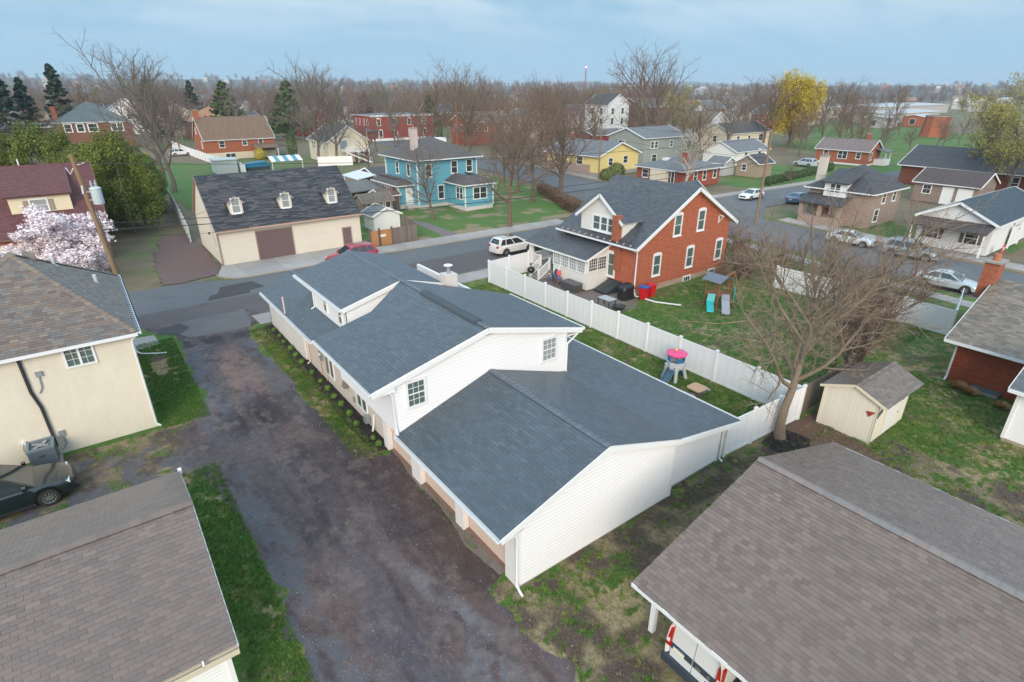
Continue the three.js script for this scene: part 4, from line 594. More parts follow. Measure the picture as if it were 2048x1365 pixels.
{
  const t = thing('garden_shed', 'cream garden shed with grey brown shingle roof behind the bare tree', 'shed', V(27.6, 0, -8.7)), c = M([.77, .71, .59], { T: scaleT(vertT, 1), roughness: .75 });
  const x0 = 25.88, x1 = 29.4, z0 = -9.95, z1 = -7.55, h = 1.95, rz = -8.62, ry = 2.62;
  mesh('wall', new B().prism([V(x0, 0, z0), V(x0, 0, z1), V(x0, h, z1), V(x0, ry - .08, rz), V(x0, h, z0)], V(x1 - x0, 0, 0)), c, t);
  const o = { sh: { w: .3, e: .14, cols: cvar([.205, .16, .128], [[1, 1, 1, 1], [.82, 1, 1, 1], [1.15, 1, 1, 1], [1, 1, .97, .93]]), key: 'shed', jit: .3, th: .016 }, deck: M([.62, .56, .44]), th: .07 };
  roofPlane(t, V(x0 - .15, 2.02, -7.2), V(x1 + .3, 2.02, -7.2), V(x1 + .3, ry, rz), V(x0 - .15, ry, rz), { ...o, seed: 51 }); roofPlane(t, V(x1 + .3, 2.02, -10.1), V(x0 - .15, 2.02, -10.1), V(x0 - .15, ry, rz), V(x1 + .3, ry, rz), { ...o, seed: 52 });
  ridgeCap(t, V(x0 - .15, ry + .015, rz), V(x1 + .3, ry + .015, rz), o.sh.cols, 'shed', grainT, .28, .14, .05);
  const cr = M([.70, .63, .47]); for (const [z] of [[z0], [z1 - .07]]) mesh('corner_board', new B().box(x0 - .02, 0, z, x0 + .07, h, z + .07), cr, t); for (const x of [26.8, 28.5]) mesh('door_edge', new B().box(x, .05, z1, x + .06, 1.8, z1 + .02), cr, t);
  door(t, V(26.9, .08, z1), X_, Zp, 1.5, 1.65, M([.72, .70, .66]), { fm: cr }); for (const [z] of [[z0], [z1]]) mesh('rake_board', new B().beam(V(x0 - .16, 2.0, z === z0 ? -10.1 : -7.2), V(x0 - .16, ry - .04, rz), .03, .12), cr, t);
  const bn = mesh('butterfly_ornament', new B().prism([V(x0 - .03, 1.3, -7.85), V(x0 - .03, 1.62, -7.62), V(x0 - .03, 1.55, -8.0)], V(.025, 0, 0)), M([.30, .04, .03]), t); mesh('wing', new B().prism([V(26.0, 1.3, z1 + .03), V(26.4, 1.5, z1 + .03), V(26.38, 1.72, z1 + .03), V(26.0, 1.62, z1 + .03)], V(0, 0, -.025)), M([.07, .12, .09]), bn); mesh('plaque', new B().box(28.6, 1.35, z1, 28.85, 1.47, z1 + .02), M([.25, .05, .04]), t);
}
{
  const t = thing('brick_house', 'dark red brick house with tan shingle roof and brick chimney behind the shed', 'house', V(39, 0, -4));
  const o = { sh: { w: .3, e: .145, cols: cvar([.24, .195, .155], [[1, 1, 1, 1], [.8, 1, 1, 1], [1.15, 1, 1, 1], [.95, 1.05, 1, .95], [.7, 1, 1, 1]]), key: 'tanroof', jit: .35 }, deck: trimW, th: .12, seed: 61 };
  mesh('wall', new B().box(36.0, 0, -7.9, 48, 2.62, 6), brick([.42, .115, .06]), t); roofPlane(t, V(35.3, 2.52, -8.3), V(35.3, 2.52, 8), V(41.2, 4.75, 8), V(41.2, 4.75, -8.3), o); roofPlane(t, V(47.1, 2.52, 8), V(47.1, 2.52, -8.3), V(41.2, 4.75, -8.3), V(41.2, 4.75, 8), { ...o, seed: 62 });
  mesh('gable', new B().prism([V(36, 2.6, -7.9), V(47, 2.6, -7.9), V(41.2, 4.65, -7.9)].reverse(), V(0, 0, .1)), brick([.42, .115, .06]), t);
  gutter(t, V(35.3, 2.5, -8.3), V(35.3, 2.5, 8), Xm); mesh('soffit', new B().box(35.35, 2.36, -8.2, 36, 2.4, 6), trimW, t); mesh('rake_board', new B().beam(V(35.3, 2.42, -8.32), V(41.2, 4.65, -8.32), .05, .2), trimW, t);
  pipe(t, 'downspout', [V(35.35, 2.35, -8.0), V(35.85, 2.1, -7.85), V(35.92, 1.9, -7.84), V(35.92, .2, -7.84), V(35.7, .05, -7.84)], .055, gutterW);
  const c = mesh('chimney', new B().box(40.5, 3.6, -8.9, 41.6, 5.7, -8.2), brickOr, t); mesh('chimney_cap', new B().box(40.4, 5.7, -9.0, 41.7, 5.8, -8.1), concrete, c); mesh('flue', new B().cyl(41.05, 5.8, -8.55, .2, 6.15, .18, 12), M([.42, .15, .08]), c);
  const w = mesh('window_well', new B().box(35.45, 0, -6.6, 36, .22, -5.4), concrete, t); mesh('well_cover', new B().box(35.42, .22, -6.65, 36, .25, -5.35), M([.1, .13, .15], { roughness: .2 }), w);
}
{
  const t = thing('white_outbuilding', 'white clapboard outbuilding on a tan foundation beside the lawn', 'building', V(31.1, 0, -3));
  clapWall(t, V(31.1, 0, 4), Zm, Xm, [[0, .18], [8.04, .18], [8.04, 2.75], [0, 2.75]], .12, boardM, { merge: true }); mesh('wall', new B().box(31.25, .18, -4.04, 38, 2.75, 4), lap([.78, .77, .75]), t); mesh('foundation', new B().box(31.08, 0, -4.06, 38, .19, 4), M([.5, .4, .28], { T: mottle }), t);
  roofPlane(t, V(30.75, 2.7, -4.4), V(30.75, 2.7, 4.4), V(34.5, 4.0, 4.4), V(34.5, 4.0, -4.4), { sh: { w: .3, e: .15, cols: cvar([.15, .15, .155], [[1, 1, 1, 1], [.85, 1, 1, 1]]), key: 'wob' }, deck: trimW }); gutter(t, V(30.75, 2.68, -4.4), V(30.75, 2.68, 4.4), Xm); mesh('corner_board', new B().box(31.0, .18, -4.1, 31.14, 2.72, -3.96), trimW, t); mesh('rake_board', new B().beam(V(30.75, 2.6, -4.42), V(34.5, 3.9, -4.42), .05, .2), trimW, t);
}
// ---------- dormered garage across the street ----------
const lamSh = [[.038, .039, .048], [.056, .056, .063], [.088, .082, .085], [.027, .028, .036], [.105, .092, .094], [.046, .044, .050]];
{
  const t = thing('dormered_garage', 'cream stucco garage with black shingle roof and three small dormers', 'garage', V(15.3, 0, -55.3)), x0 = 8.66, x1 = 21.95, z1 = -55.3, z0 = -65.1, rz = -60.2, ry = 7.42, h = 3.3, cm = stucco([.77, .69, .57]), brn = M([.36, .23, .18], { roughness: .6 });
  mesh('wall', new B().prism([V(x0, 0, z0), V(x0, 0, z1), V(x0, h, z1), V(x0, ry - .12, rz), V(x0, h, z0)], V(x1 - x0, 0, 0)), cm, t);
  const sh = { w: .62, e: .15, cols: lamSh, key: 'lam', jit: .8, th: .02, gap: .002 }, o = { sh, deck: brn, th: .12 };
  roofPlane(t, V(x0 - .15, 3.28, -55.0), V(x1 + .12, 3.28, -55.0), V(x1 + .12, ry, rz), V(x0 - .15, ry, rz), { ...o, seed: 71 }); roofPlane(t, V(x1 + .12, 3.28, -65.4), V(x0 - .15, 3.28, -65.4), V(x0 - .15, ry, rz), V(x1 + .12, ry, rz), { ...o, seed: 72 });
  gutter(t, V(x0 - .15, 3.27, -54.98), V(x1 + .12, 3.27, -54.98), Zp, M([.50, .33, .26], { roughness: .5 }), .15); pipe(t, 'downspout', [V(x0 - .05, 3.1, -55.1), V(x0 - .03, 2.9, -55.22), V(x0 - .03, .1, -55.22)], .05, brn);
  for (const s of [-55.0, -65.4]) mesh('rake_board', new B().beam(V(x0 - .17, 3.2, s), V(x0 - .17, ry - .08, rz), .04, .14), brn, t);
  const dm = M([.16, .105, .10], { roughness: .55 }); door(t, V(11.88, .02, z1), X_, Zp, 3.2, 2.72, dm, { name: 'garage_door', rows: 13, fm: M([.33, .25, .21]) }); door(t, V(20.06, .12, z1), X_, Zp, .8, 1.82, dm, { fm: M([.33, .25, .21]) });
  const sl = (ry - 3.28) / (rz + 55.0);              // roof height at z
  for (const dx of [10.85, 15.25, 19.73]) {
    const fz = -56.35, w = .56, yb = 3.28 + sl * (fz + 55.0) - .1, ye = 5.42, yp = 5.98, zb = -55.0 + (ye - 3.28) / sl, zp = -55.0 + (yp - 3.28) / sl;
    const d = mesh('dormer', new B().poly([V(dx - w, yb, fz), V(dx + w, yb, fz), V(dx + w, ye, fz), V(dx, yp - .06, fz), V(dx - w, ye, fz)]).poly([V(dx - w, yb, fz), V(dx - w, ye, fz), V(dx - w, ye, zb)]).poly([V(dx + w, ye, fz), V(dx + w, yb, fz), V(dx + w, ye, zb)]), cm, t);
    win(t, V(dx - .31, yb + .22, fz), X_, Zp, .62, 1.2, { f: .1, g: glassC, sill: .06 });
    for (const s of [-1, 1]) { const a = V(dx + s * (w + .16), ye - .1, fz + .14), b = V(dx + s * (w + .16), ye - .1, zb - .15), c = V(dx, yp, zp - .1), e = V(dx, yp, fz + .14); const rb = new B(); rb.prism(s > 0 ? [a, b, c, e] : [b, a, e, c], V(0, -.06, 0)); mesh('dormer_roof', rb, M([.075, .074, .08], { T: grainT, Bm: grainB }), d); mesh('dormer_trim', new B().beam(V(dx + s * (w + .16), ye - .15, fz + .15), V(dx, yp - .05, fz + .15), .05, .07), M([.50, .42, .36]), d); }
    mesh('flashing', new B().prism([V(dx - w - .18, ye - .04, zb - .02), V(dx - .02, yp + .04, zp - .02), V(dx + .03, yp + .04, zp - .1), V(dx - w - .1, ye - .04, zb - .1)], V(0, -.03, 0)), M([.42, .55, .60], { metalness: .6, roughness: .35 }), d);
  }
  mesh('wall_meter', new B().box(x0 - .12, 1.2, -56.6, x0, 1.6, -56.3), M([.6, .55, .5]), t); pipe(t, 'conduit', [V(x0 - .05, 1.3, -56.5), V(x0 - .05, 3.4, -57.5)], .03, metalGrey); mesh('wall_lamp', new B().box(x0 - .15, 2.3, -58.9, x0, 2.5, -58.7), darkMetal, t);
  mesh('foundation', new B().box(x0 - .02, -.05, z0, x1 + .02, .08, z1 + .02), M([.2, .17, .15]), t);
}
// ---------- brick bungalow with its porch ----------
{
  const t = thing('brick_bungalow', 'red brick bungalow with slate grey roof, white dormer and glazed porch', 'house', V(38, 0, -32)), br = brick([.56, .185, .095]), x0 = 32.5, x1 = 44.1, z1 = -27.7, z0 = -36.0, rx = 38.8, ry = 7.72, sl = 3.78 / 6.75;
  const wt = stucco([.76, .74, .70]), el = [31.95, 3.86], er = [44.65, 4.35];
  mesh('wall', new B().prism([V(x0, .4, z1), V(x1, .4, z1), V(x1, 4.55, z1), V(rx, ry - .12, z1), V(x0, 4.1, z1)], V(0, 0, z0 - z1)), br, t); mesh('foundation', new B().box(x0 + .02, 0, z0 + .02, x1 - .02, .41, z1 + .03), M([.55, .47, .36], { T: brickT, Bm: brickB, bs: .01 }), t);
  const sh = { w: .3, e: .145, cols: cvar([.070, .078, .090], [[1, 1, 1, 1], [.8, 1, 1, 1], [1.25, 1, 1, 1], [1, 1, 1.03, 1.05], [1.1, 1.05, 1, .95]]), key: 'slate', jit: .5, th: .014 }, o = { sh, deck: trimW, th: .13 };
  const za = -27.3, zb = -36.35;
  roofPlane(t, V(el[0], el[1], zb), V(el[0], el[1], za), V(rx, ry, za), V(rx, ry, zb), { ...o, seed: 81 }); roofPlane(t, V(er[0], er[1], za), V(er[0], er[1], zb), V(rx, ry, zb), V(rx, ry, za), { ...o, seed: 82 });
  gutter(t, V(el[0], el[1], zb), V(el[0], el[1], za), Xm); const gs = new B(); for (let k = 0; k < 12; k++) gs.box(el[0] + .05, el[1] + .05, -28 - k * .7, el[0] + .25, el[1] + .14, -28.06 - k * .7); mesh('snow_guard', gs, M([.6, .45, .38]), t);
  for (const [e, s] of [[el, 1], [er, 1]]) mesh('rake_board', new B().beam(V(e[0], e[1] - .12, za + .02), V(rx, ry - .12, za + .02), .06, .26), trimW, t); mesh('soffit', new B().prism([V(rx, ry - .22, za), V(er[0], er[1] - .22, za), V(er[0], er[1] - .2, z1), V(rx, ry - .2, z1)], V(0, .04, 0)), M([.66, .56, .38]), t);
  for (const [x, y] of [[42.4, 5.0]]) { const b = new B(); b.beam(V(x, y - .6, z1 + .03), V(x, y + .1, z1 + .03), .08); b.beam(V(x, y + .05, z1), V(x, y + .05, za), .08); b.beam(V(x, y - .5, z1 + .05), V(x, y + .02, za + .05), .06); mesh('bracket', b, trimW, t); }
  for (const [x, y] of [[34.52, 1.3], [38.66, 1.26], [36.62, 4.18], [39.6, 4.2]]) win(t, V(x, y, z1), X_, Zp, .74, 1.52, { f: .12, arch: .14, g: glassG, sill: .06 }); win(t, V(42.6, 1.3, z1), X_, Zp, .74, 1.52, { f: .12, arch: .14, g: glassG, sill: .06 });
  win(t, V(38.55, .0, z1 + .04), X_, Zp, .8, .36, { f: .1, rail: 0, grid: [3, 1], g: glassD }); win(t, V(42, .02, z1 + .04), X_, Zp, .7, .34, { f: .1, rail: 0, grid: [3, 1] });
  win(t, V(x0, 1.05, -30.55), Zp, Xm, .6, 1.75, { f: .13, arch: .14, g: glassG, sill: .06 }); mesh('chimney_breast', new B().box(x0 - .12, 1.6, -29.95, x0, 3.8, -29.3), brickOr, t);
  pipe(t, 'downspout', [V(el[0], 3.7, -27.45), V(32.2, 3.55, -27.6), V(32.42, 3.4, -27.62), V(32.42, .35, -27.62), V(32.3, .12, -27.3), V(32.6, .08, -25.6), V(33.6, .07, -24.0)], .06, gutterW);
  // white gabled dormer on the left slope and its twin on the far side
  for (const sgn of [-1, 1]) {
    const fx = sgn < 0 ? 32.55 : 44.0, dz0 = -34.0, dz1 = -29.4, mid = -31.7, ye = 5.6, yp = 7.3, yb = sgn < 0 ? 4.1 : 4.6, P = (y, z) => V(fx, y, z), L = [P(yb, dz0), P(yb, dz1), P(ye, dz1), P(yp - .12, mid), P(ye, dz0)];
    const d = mesh('dormer', new B().prism(sgn < 0 ? L : L.reverse(), V(-sgn * 3, 0, 0)), wt, t);
    const xr = sgn < 0 ? rx : rx, xe = fx + sgn * .35, xi = rx - sgn * -.0; const inx = y => sgn < 0 ? 31.95 + (y - 3.86) / (3.86 / 6.85) : 44.65 - (y - 4.35) / (3.37 / 5.85);
    for (const q of [-1, 1]) { const a = V(xe, ye - .22, mid + q * 2.62), b = V(inx(ye - .22), ye - .22, mid + q * 2.62), c = V(inx(yp), yp, mid), e = V(xe, yp, mid); roofPlane(t, ...((q > 0) === (sgn < 0) ? [a, b, c, e] : [b, a, e, c]), { ...o, th: .1, seed: 84 + q }); mesh('rake_board', new B().beam(V(xe + sgn * .03, ye - .34, mid + q * 2.62), V(xe + sgn * .03, yp - .1, mid), .05, .22), trimW, t); }
  }
  win(t, V(32.55, 4.45, -32.55), Zp, Xm, 2.35, 1.02, { n: 3, f: .16, g: glassG, sill: .05 }); mesh('chimney', new B().box(32.0, 4.0, -30.0, 32.52, 5.95, -29.45), brickOr, t);
  mesh('rain_pipe', new B().beam(V(33.6, 5.3, -29.3), V(33.6, 4.85, -29.3), .07), trimW, t); mesh('roof_vent', new B().box(36.6, 6.6, -33.2, 36.9, 6.75, -32.9), darkMetal, t);
  // porch: glazed room and open end
  const px0 = 30.2, pz1 = -30.6, pzm = -34.8, pz0 = -37.8, fy = .75;
  roofPlane(t, V(29.85, 2.66, pz0 - .3), V(29.85, 2.66, pz1 + .2), V(32.6, 3.62, pz1 + .2), V(32.6, 3.62, pz0 - .3), { ...o, seed: 88 }); gutter(t, V(29.85, 2.65, pz0 - .3), V(29.85, 2.65, pz1 + .2), Xm, trimW, .1); mesh('rake_board', new B().beam(V(29.85, 2.56, pz1 + .22), V(32.5, 3.5, pz1 + .22), .05, .18), trimW, t);
  mesh('porch_wall', new B().prism([V(px0, 0.1, pz1), V(x0, .1, pz1), V(x0, 3.4, pz1), V(px0, 2.6, pz1)], V(0, 0, -.12)), wt, t); mesh('porch_wall', new B().box(px0, .1, pzm, px0 + .12, 2.65, pz1 - .12), wt, t); mesh('porch_wall', new B().box(px0, .1, pzm, x0, 2.7, pzm + .12), wt, t);
  for (const z of [-34.6, -32.65]) win(t, V(px0, 1.45, z), Zp, Xm, 1.8, .98, { n: 2, grid: [4, 4], rail: 0, f: .08, g: glassC, tw: .03 }); win(t, V(30.35, 1.62, pz1), X_, Zp, 1.85, .98, { n: 2, grid: [4, 4], rail: 0, f: .08, g: glassD, tw: .03 });
  mesh('porch_floor', new B().box(px0 - .1, .5, pz0, x0, .72, pzm), M([.2, .2, .2]), t); for (const z of [pz0 + .1]) mesh('porch_post', new B().box(px0 - .05, 0, z - .15, px0 + .25, 2.65, z + .15), trimW, t); mesh('porch_skirt', new B().box(px0, 0, pz0, px0 + .06, .5, pzm), wt, t);
  const rail = (a, b) => { const r = mesh('railing', new B().beam(a.clone().add(V(0, .9, 0)), b.clone().add(V(0, .9, 0)), .07), trimW, t); mesh('bottom_rail', new B().beam(a.clone().add(V(0, .12, 0)), b.clone().add(V(0, .12, 0)), .06), trimW, r); const n = Math.round(a.distanceTo(b) / .13); for (let i = 1; i < n; i++) { const p = a.clone().lerp(b, i / n); mesh('baluster', new B().beam(p.clone().add(V(0, .12, 0)), p.clone().add(V(0, .9, 0)), .035), trimW, r); } };
  rail(V(px0 + .1, .72, pz0 + .25), V(px0 + .1, .72, -36.4)); rail(V(px0 + .1, .72, pz0 + .1), V(x0, .72, pz0 + .1)); for (const z of [-36.35, -35.2]) { rail(V(px0, .6, z), V(px0 - 1.1, -.1, z)); mesh('newel', new B().box(px0 - 1.2, 0, z - .06, px0 - 1.08, .95, z + .06), trimW, t); mesh('newel', new B().box(px0 - .02, .5, z - .06, px0 + .1, 1.75, z + .06), trimW, t); }
  for (let k = 0; k < 4; k++) mesh('step', new B().box(px0 - .28 * (k + 1), 0, -36.3, px0 - .28 * k, .56 - .17 * k + .04, -35.25), M([.3, .28, .27]), t);
  const cd = mesh('cellar_hatch', new B().prism([V(30.75, .05, -30.3), V(32.45, .05, -30.3), V(32.45, .8, -30.3), V(30.75, .22, -30.3)].reverse(), V(0, 0, 1.35)), M([.035, .045, .05], { roughness: .5 }), t); mesh('hatch_seam', new B().obox(V(30.78, .24, -29.63), V(1.66, .567, 0), V(-.01, .03, 0), V(0, 0, .04)), M([.06, .07, .075]), cd); mesh('hatch_kerb', new B().box(32.3, 0, -28.9, 32.5, .55, -28.8), concrete, t);
}
{ // white vinyl fence around the lawns
  const t = thing('vinyl_fence', 'tall white vinyl privacy fence between the two lawns', 'fence', V(25.4, 0, -24));
  const bg = new B().box(-.074, .14, -.012, .074, 1.68, .012).geo(), H = 1.8, Ms = [1, .97, 1.02].map(k => M([.80 * k, .80 * k, .81 * k], { roughness: .42 }));
  const post = (x, z) => { const p = mesh('post', new B().box(x - .065, 0, z - .065, x + .065, H + .05, z + .065), vinyl, t); mesh('cap', new B().box(x - .085, H + .05, z - .085, x + .085, H + .08, z + .085).prism([V(x - .07, H + .08, z + .07), V(x + .07, H + .08, z + .07), V(x + .07, H + .08, z - .07), V(x - .07, H + .08, z - .07)], V(0, .03, 0)), vinyl, p); };
  let cnt = 0; const run = (a, b, n, skip) => { const A = V(a[0], 0, a[1]), C = V(b[0], 0, b[1]), D = C.clone().sub(A), L = D.length() / n; D.normalize(); const ry = Math.atan2(-D.z, D.x);
    for (let i = 0; i < n; i++) { const p = A.clone().addScaledVector(D, i * L), q = A.clone().addScaledVector(D, (i + 1) * L); if (i || !skip) post(p.x, p.z); if (i === n - 1) post(q.x, q.z);
      for (const y of [.1, 1.72]) mesh('rail', new B().beam(p.clone().addScaledVector(D, .066).add(V(0, y, 0)), q.clone().addScaledVector(D, -.066).add(V(0, y, 0)), .05, .14), vinyl, t);
      const k = Math.round((L - .13) / .152), w = (L - .13) / k; for (let j = 0; j < k; j++) { const c = p.clone().addScaledVector(D, .065 + w * (j + .5)); const m = new THREE.Mesh(bg, Ms[(cnt++ * 7) % 3]); m.name = 'board'; m.castShadow = m.receiveShadow = true; m.position.copy(c).sub(t._o); m.rotation.y = ry; m.scale.x = w / .152; t.add(m); } } };
  run([25.4, -37.2], [25.35, -10.6], 11); run([25.35, -10.6], [19.75, -10.95], 3, true); run([25.4, -37.2], [29.9, -37.6], 2, true);
}
// ---------- trees ----------
function grow(b, tw, rn, p, d, len, r, lev, o) {       // one limb with its side limbs; b thick wood, tw twigs
  const seg = lev === 0 ? o.tseg || 7 : lev === 1 ? 6 : lev === 2 ? 4 : 2, pts = [p.clone()], rad = [r]; let q = p.clone(), dir = d.clone(); const last = lev >= o.lev;
  for (let i = 0; i < seg; i++) { dir.add(V((rn() - .5) * o.wig, (rn() - .5) * o.wig + (o.up || 0) * (lev > 0 ? 1 : 0.2), (rn() - .5) * o.wig)).normalize(); q = q.clone().addScaledVector(dir, len / seg); pts.push(q); rad.push(r * lerp(1, last ? .25 : o.tip || .32, (i + 1) / seg)); }
  if (lev === 0) rad[0] *= 1.25;
  if (last || r < o.minr) tw.tube(pts.length > 3 ? [pts[0], pts[pts.length >> 1], pts[pts.length - 1]] : pts, pts.length > 3 ? [rad[0], rad[rad.length >> 1], 1e-5] : rad.map((v, i) => i === rad.length - 1 ? 1e-5 : v), 3, false);
  else b.tube(pts, rad, lev === 0 ? 9 : lev === 1 ? 6 : 4, false);
  if (last) { if (o.tips) o.tips.push(q.clone()); return; }
  const n = o.n[lev], s0 = lev === 0 ? o.clear : .18;
  for (let k = 0; k < n; k++) {
    const t = lerp(s0, 1, Math.pow((k + rn() * .8) / n, o.pow || 1)), f = t * seg, i = Math.min(seg - 1, Math.floor(f)), P = pts[i].clone().lerp(pts[i + 1], f - i), R0 = lerp(rad[i], rad[i + 1], f - i), D = pts[i + 1].clone().sub(pts[i]).normalize();
    const az = (k * 2.4 + rn() * 1.2), ang = (o.ang[lev] * (0.75 + .5 * rn())) * R * (lev === 0 ? lerp(1.15, .55, t) : 1); let S = Math.abs(D.y) > .9 ? V(1, 0, 0) : V(0, 1, 0); S.addScaledVector(D, -S.dot(D)).normalize(); const T = D.clone().cross(S);
    const nd = D.clone().multiplyScalar(Math.cos(ang)).addScaledVector(S, Math.cos(az) * Math.sin(ang)).addScaledVector(T, Math.sin(az) * Math.sin(ang)).normalize();
    grow(b, tw, rn, P, nd, len * o.len[lev] * (0.7 + .6 * rn()) * (lev === 0 ? (o.taper ? lerp(1.1, .45, t) : lerp(1, .8, t)) : lerp(1, .6, t)), Math.min(R0 * .8, r * o.rr[lev] * (0.8 + .4 * rn())), lev + 1, o);
  }
}
const barkM = (c, T = barkT) => M(c, { T, Bm: barkB, bs: .012, roughness: .95 });
const barkBr = barkM([.20, .135, .095]), barkGr = barkM([.20, .165, .135]), barkTan = barkM([.27, .205, .145]), twigBr = M([.16, .105, .078], { roughness: 1 }), twigGr = M([.165, .135, .11], { roughness: 1 }), twigRd = M([.22, .10, .085], { roughness: 1 }), twigYe = M([.24, .18, .075], { roughness: 1 });
function bareTree(name, label, seed, h, o, bm, tm, group) {
  const rn = rng(seed), b = new B(), tw = new B(), t = thing(name, label, o.cat || 'tree', V(0, 0, 0), group);
  const oo = { lev: 4, wig: .22, clear: .3, n: [9, 7, 6, 5], ang: [48, 42, 40, 40], len: [.62, .52, .46, .5], rr: [.46, .42, .42, .45], minr: .011, up: .02, ...o };
  for (const st of o.stems || [[0, 0, 0, 0, 1]]) grow(b, tw, rn, V(st[0], -.05, st[1]), V(st[2], 1, st[3]).normalize(), h * (oo.tl || .72) * st[4], (oo.r || h * .0175) * Math.sqrt(st[4]), 0, oo);
  mesh('trunk', b, bm, t, { smooth: 60 }); mesh('crown', tw, tm, t); t.tips = oo.tips; return t;
}
// clouds of small leaf faces; fn gives a place, an outward direction and a tone
function leaves(n, size, rn, fn, cols, k = 1) {
  const b = new B(); b.color([1, 1, 1]);
  for (let i = 0; i < n; i++) { const [p, d, tone] = fn(rn, i), s = size * (.6 + .8 * rn()); const c = cols[Math.floor(rn() * cols.length)]; b.col = mul(c, (tone ?? 1) * (.75 + .5 * rn()));
    const a = V(rn() - .5, rn() - .5, rn() - .5); if (d) a.addScaledVector(d, k); a.normalize(); const S = a.clone().cross(V(rn() - .5, rn() - .5, rn() - .5)).normalize(), T = a.clone().cross(S);
    const A = p.clone().addScaledVector(S, s), C = p.clone().addScaledVector(S, -s * .6).addScaledVector(T, s * .7), E = p.clone().addScaledVector(S, -s * .6).addScaledVector(T, -s * .7); b.tri(A, C, E); }
  return b;
}
const leafM = M([1, 1, 1], { vertexColors: true, roughness: .9 });
const G1 = 'bare deciduous trees among the houses';
const maple = bareTree('bare_tree', 'bare brown street tree with a wide oval crown', 11, 15, { n: [12, 8, 6, 6], clear: .26, wig: .3, ang: [54, 44, 44, 46] }, barkBr, twigBr, G1);
const vase = bareTree('bare_tree', 'bare grey tree with many steep limbs spreading like a vase', 12, 16, { n: [13, 7, 6, 5], clear: .22, ang: [44, 38, 40, 44], up: .025, wig: .3, tl: .66, len: [.8, .52, .46, .5] }, barkGr, twigGr, G1);
const roundT = bareTree('bare_tree', 'bare dark tree with a dense round crown', 13, 12, { n: [13, 8, 6, 6], clear: .22, ang: [58, 45, 45, 45], tl: .62 }, barkBr, twigGr, G1);
const redT = bareTree('bare_tree', 'bare tree with a reddish haze of swelling buds', 14, 12, { n: [12, 8, 6, 6], clear: .2, ang: [46, 40, 42, 45], tl: .66 }, barkGr, twigRd, G1);
const olive = bareTree('bare_tree', 'bare tree with an olive tinge of opening buds', 15, 13, { n: [12, 8, 6, 6], clear: .22, ang: [42, 40, 42, 45], tl: .68 }, barkGr, twigYe, G1);
const PRO = [maple, vase, roundT, redT, olive];
// places: [prototype, x, z, scale]; the prototypes themselves take the first place of their kind
const spots = [
  [0, 38.9, -52.5, .94, 'bare street tree on the lawn edge before the blue house'], [2, 33.8, -61.5, .88, 'bare dark tree standing in front of the blue house door'], [0, 51, -63.3, 1.0, 'bare tree beside the brown clipped hedge'], [1, 11.3, -111, 1.32, 'tallest bare tree, steep limbed, behind the arborvitae row'], [1, 11.6, -103, 1.18, 'slimmer bare steep limbed tree beside the tallest one'], [1, 41.6, -123.5, 1.22, 'tall bare twin tree left of the cream balcony house'], [1, 44.5, -121, 1.1, 'bare tree directly before the cream balcony house'], [0, 120.8, -103.6, 1.62, 'huge bare tree towering over the grey green house'], [1, 128, -106, 1.5], [2, 96, -96, 1.1], [3, 55, -72, 1.0], [3, 58, -80, 1.05], [0, 64, -100, 1.1], [2, 108, -88, 1.1], [0, 150, -88, 1.2], [2, 158, -80, 1.1], [4, 128, -92, 1.0],
  [1, -18, -118, 1.0], [2, -12, -150, 1.2], [4, -2, -160, 1.0], [0, 22, -185, 1.2], [2, 62, -215, 1.3], [1, 80, -232, 1.45], [3, 96, -262, 1.1], [4, 72, -150, 1.0], [4, 84, -158, 1.15], [0, 94, -168, 1.3], [1, 108, -172, 1.45], [4, 116, -180, 1.45], [2, 128, -190, 1.2], [0, 132, -160, 1.15], [3, 118, -140, 1.1], [0, 104, -128, 1.0], [4, 146, -170, 1.2], [2, 160, -152, 1.1], [0, 172, -140, 1.15], [3, 178, -118, 1.1], [2, 200, -110, 1.2], [0, 210, -96, 1.2], [2, 228, -118, 1.3], [3, 190, -160, 1.2], [4, 216, -150, 1.2], [0, 240, -150, 1.3], [2, 262, -140, 1.3], [0, 252, -96, 1.1], [3, 280, -120, 1.2], [2, 176, -62, .62], [0, 186, -58, .6], [2, 194, -62, .66], [3, 170, -66, .6], [0, 204, -60, .6],
  [2, 88, -140, 1.0], [0, 78, -122, .95], [3, 70, -128, 1.0], [1, 62, -128, .8], [4, 54, -165, 1.0], [2, 30, -215, 1.3], [3, 44, -232, 1.2], [0, 6, -220, 1.2], [2, -20, -205, 1.2], [3, -38, -190, 1.1], [4, -30, -160, .9], [0, 140, -210, 1.4], [3, 170, -205, 1.3], [2, 196, -200, 1.3], [0, 232, -190, 1.4], [4, 270, -180, 1.3], [0, 300, -160, 1.3], [2, 90, -110, .85], [0, 114, -116, 1.0], [3, 140, -122, 1.0], [2, 50, -196, 1.1], [0, 66, -188, 1.0], [1, 36, -168, 1.0], [3, 60.5, -68, 1.05], [0, 57, -64.5, .9], [3, 66, -88, 1.1], [2, 70, -96, 1.1], [0, 84, -100, 1.15], [3, 92, -104, 1.1], [2, 101, -108, 1.2], [4, 112, -100, 1.1], [3, 133, -112, 1.2], [2, 46, -108, .7], [0, 100, -72, .85], [2, 96, -50, .35], [2, 168, -72, .8], [0, 178, -78, .85], [3, 188, -84, .9], [2, 197, -78, .8], [0, 206, -86, .85], [3, 216, -92, .9], [2, 172, -92, .9], [0, 184, -98, .9], [2, 226, -84, .75], [3, 236, -92, .8]
];
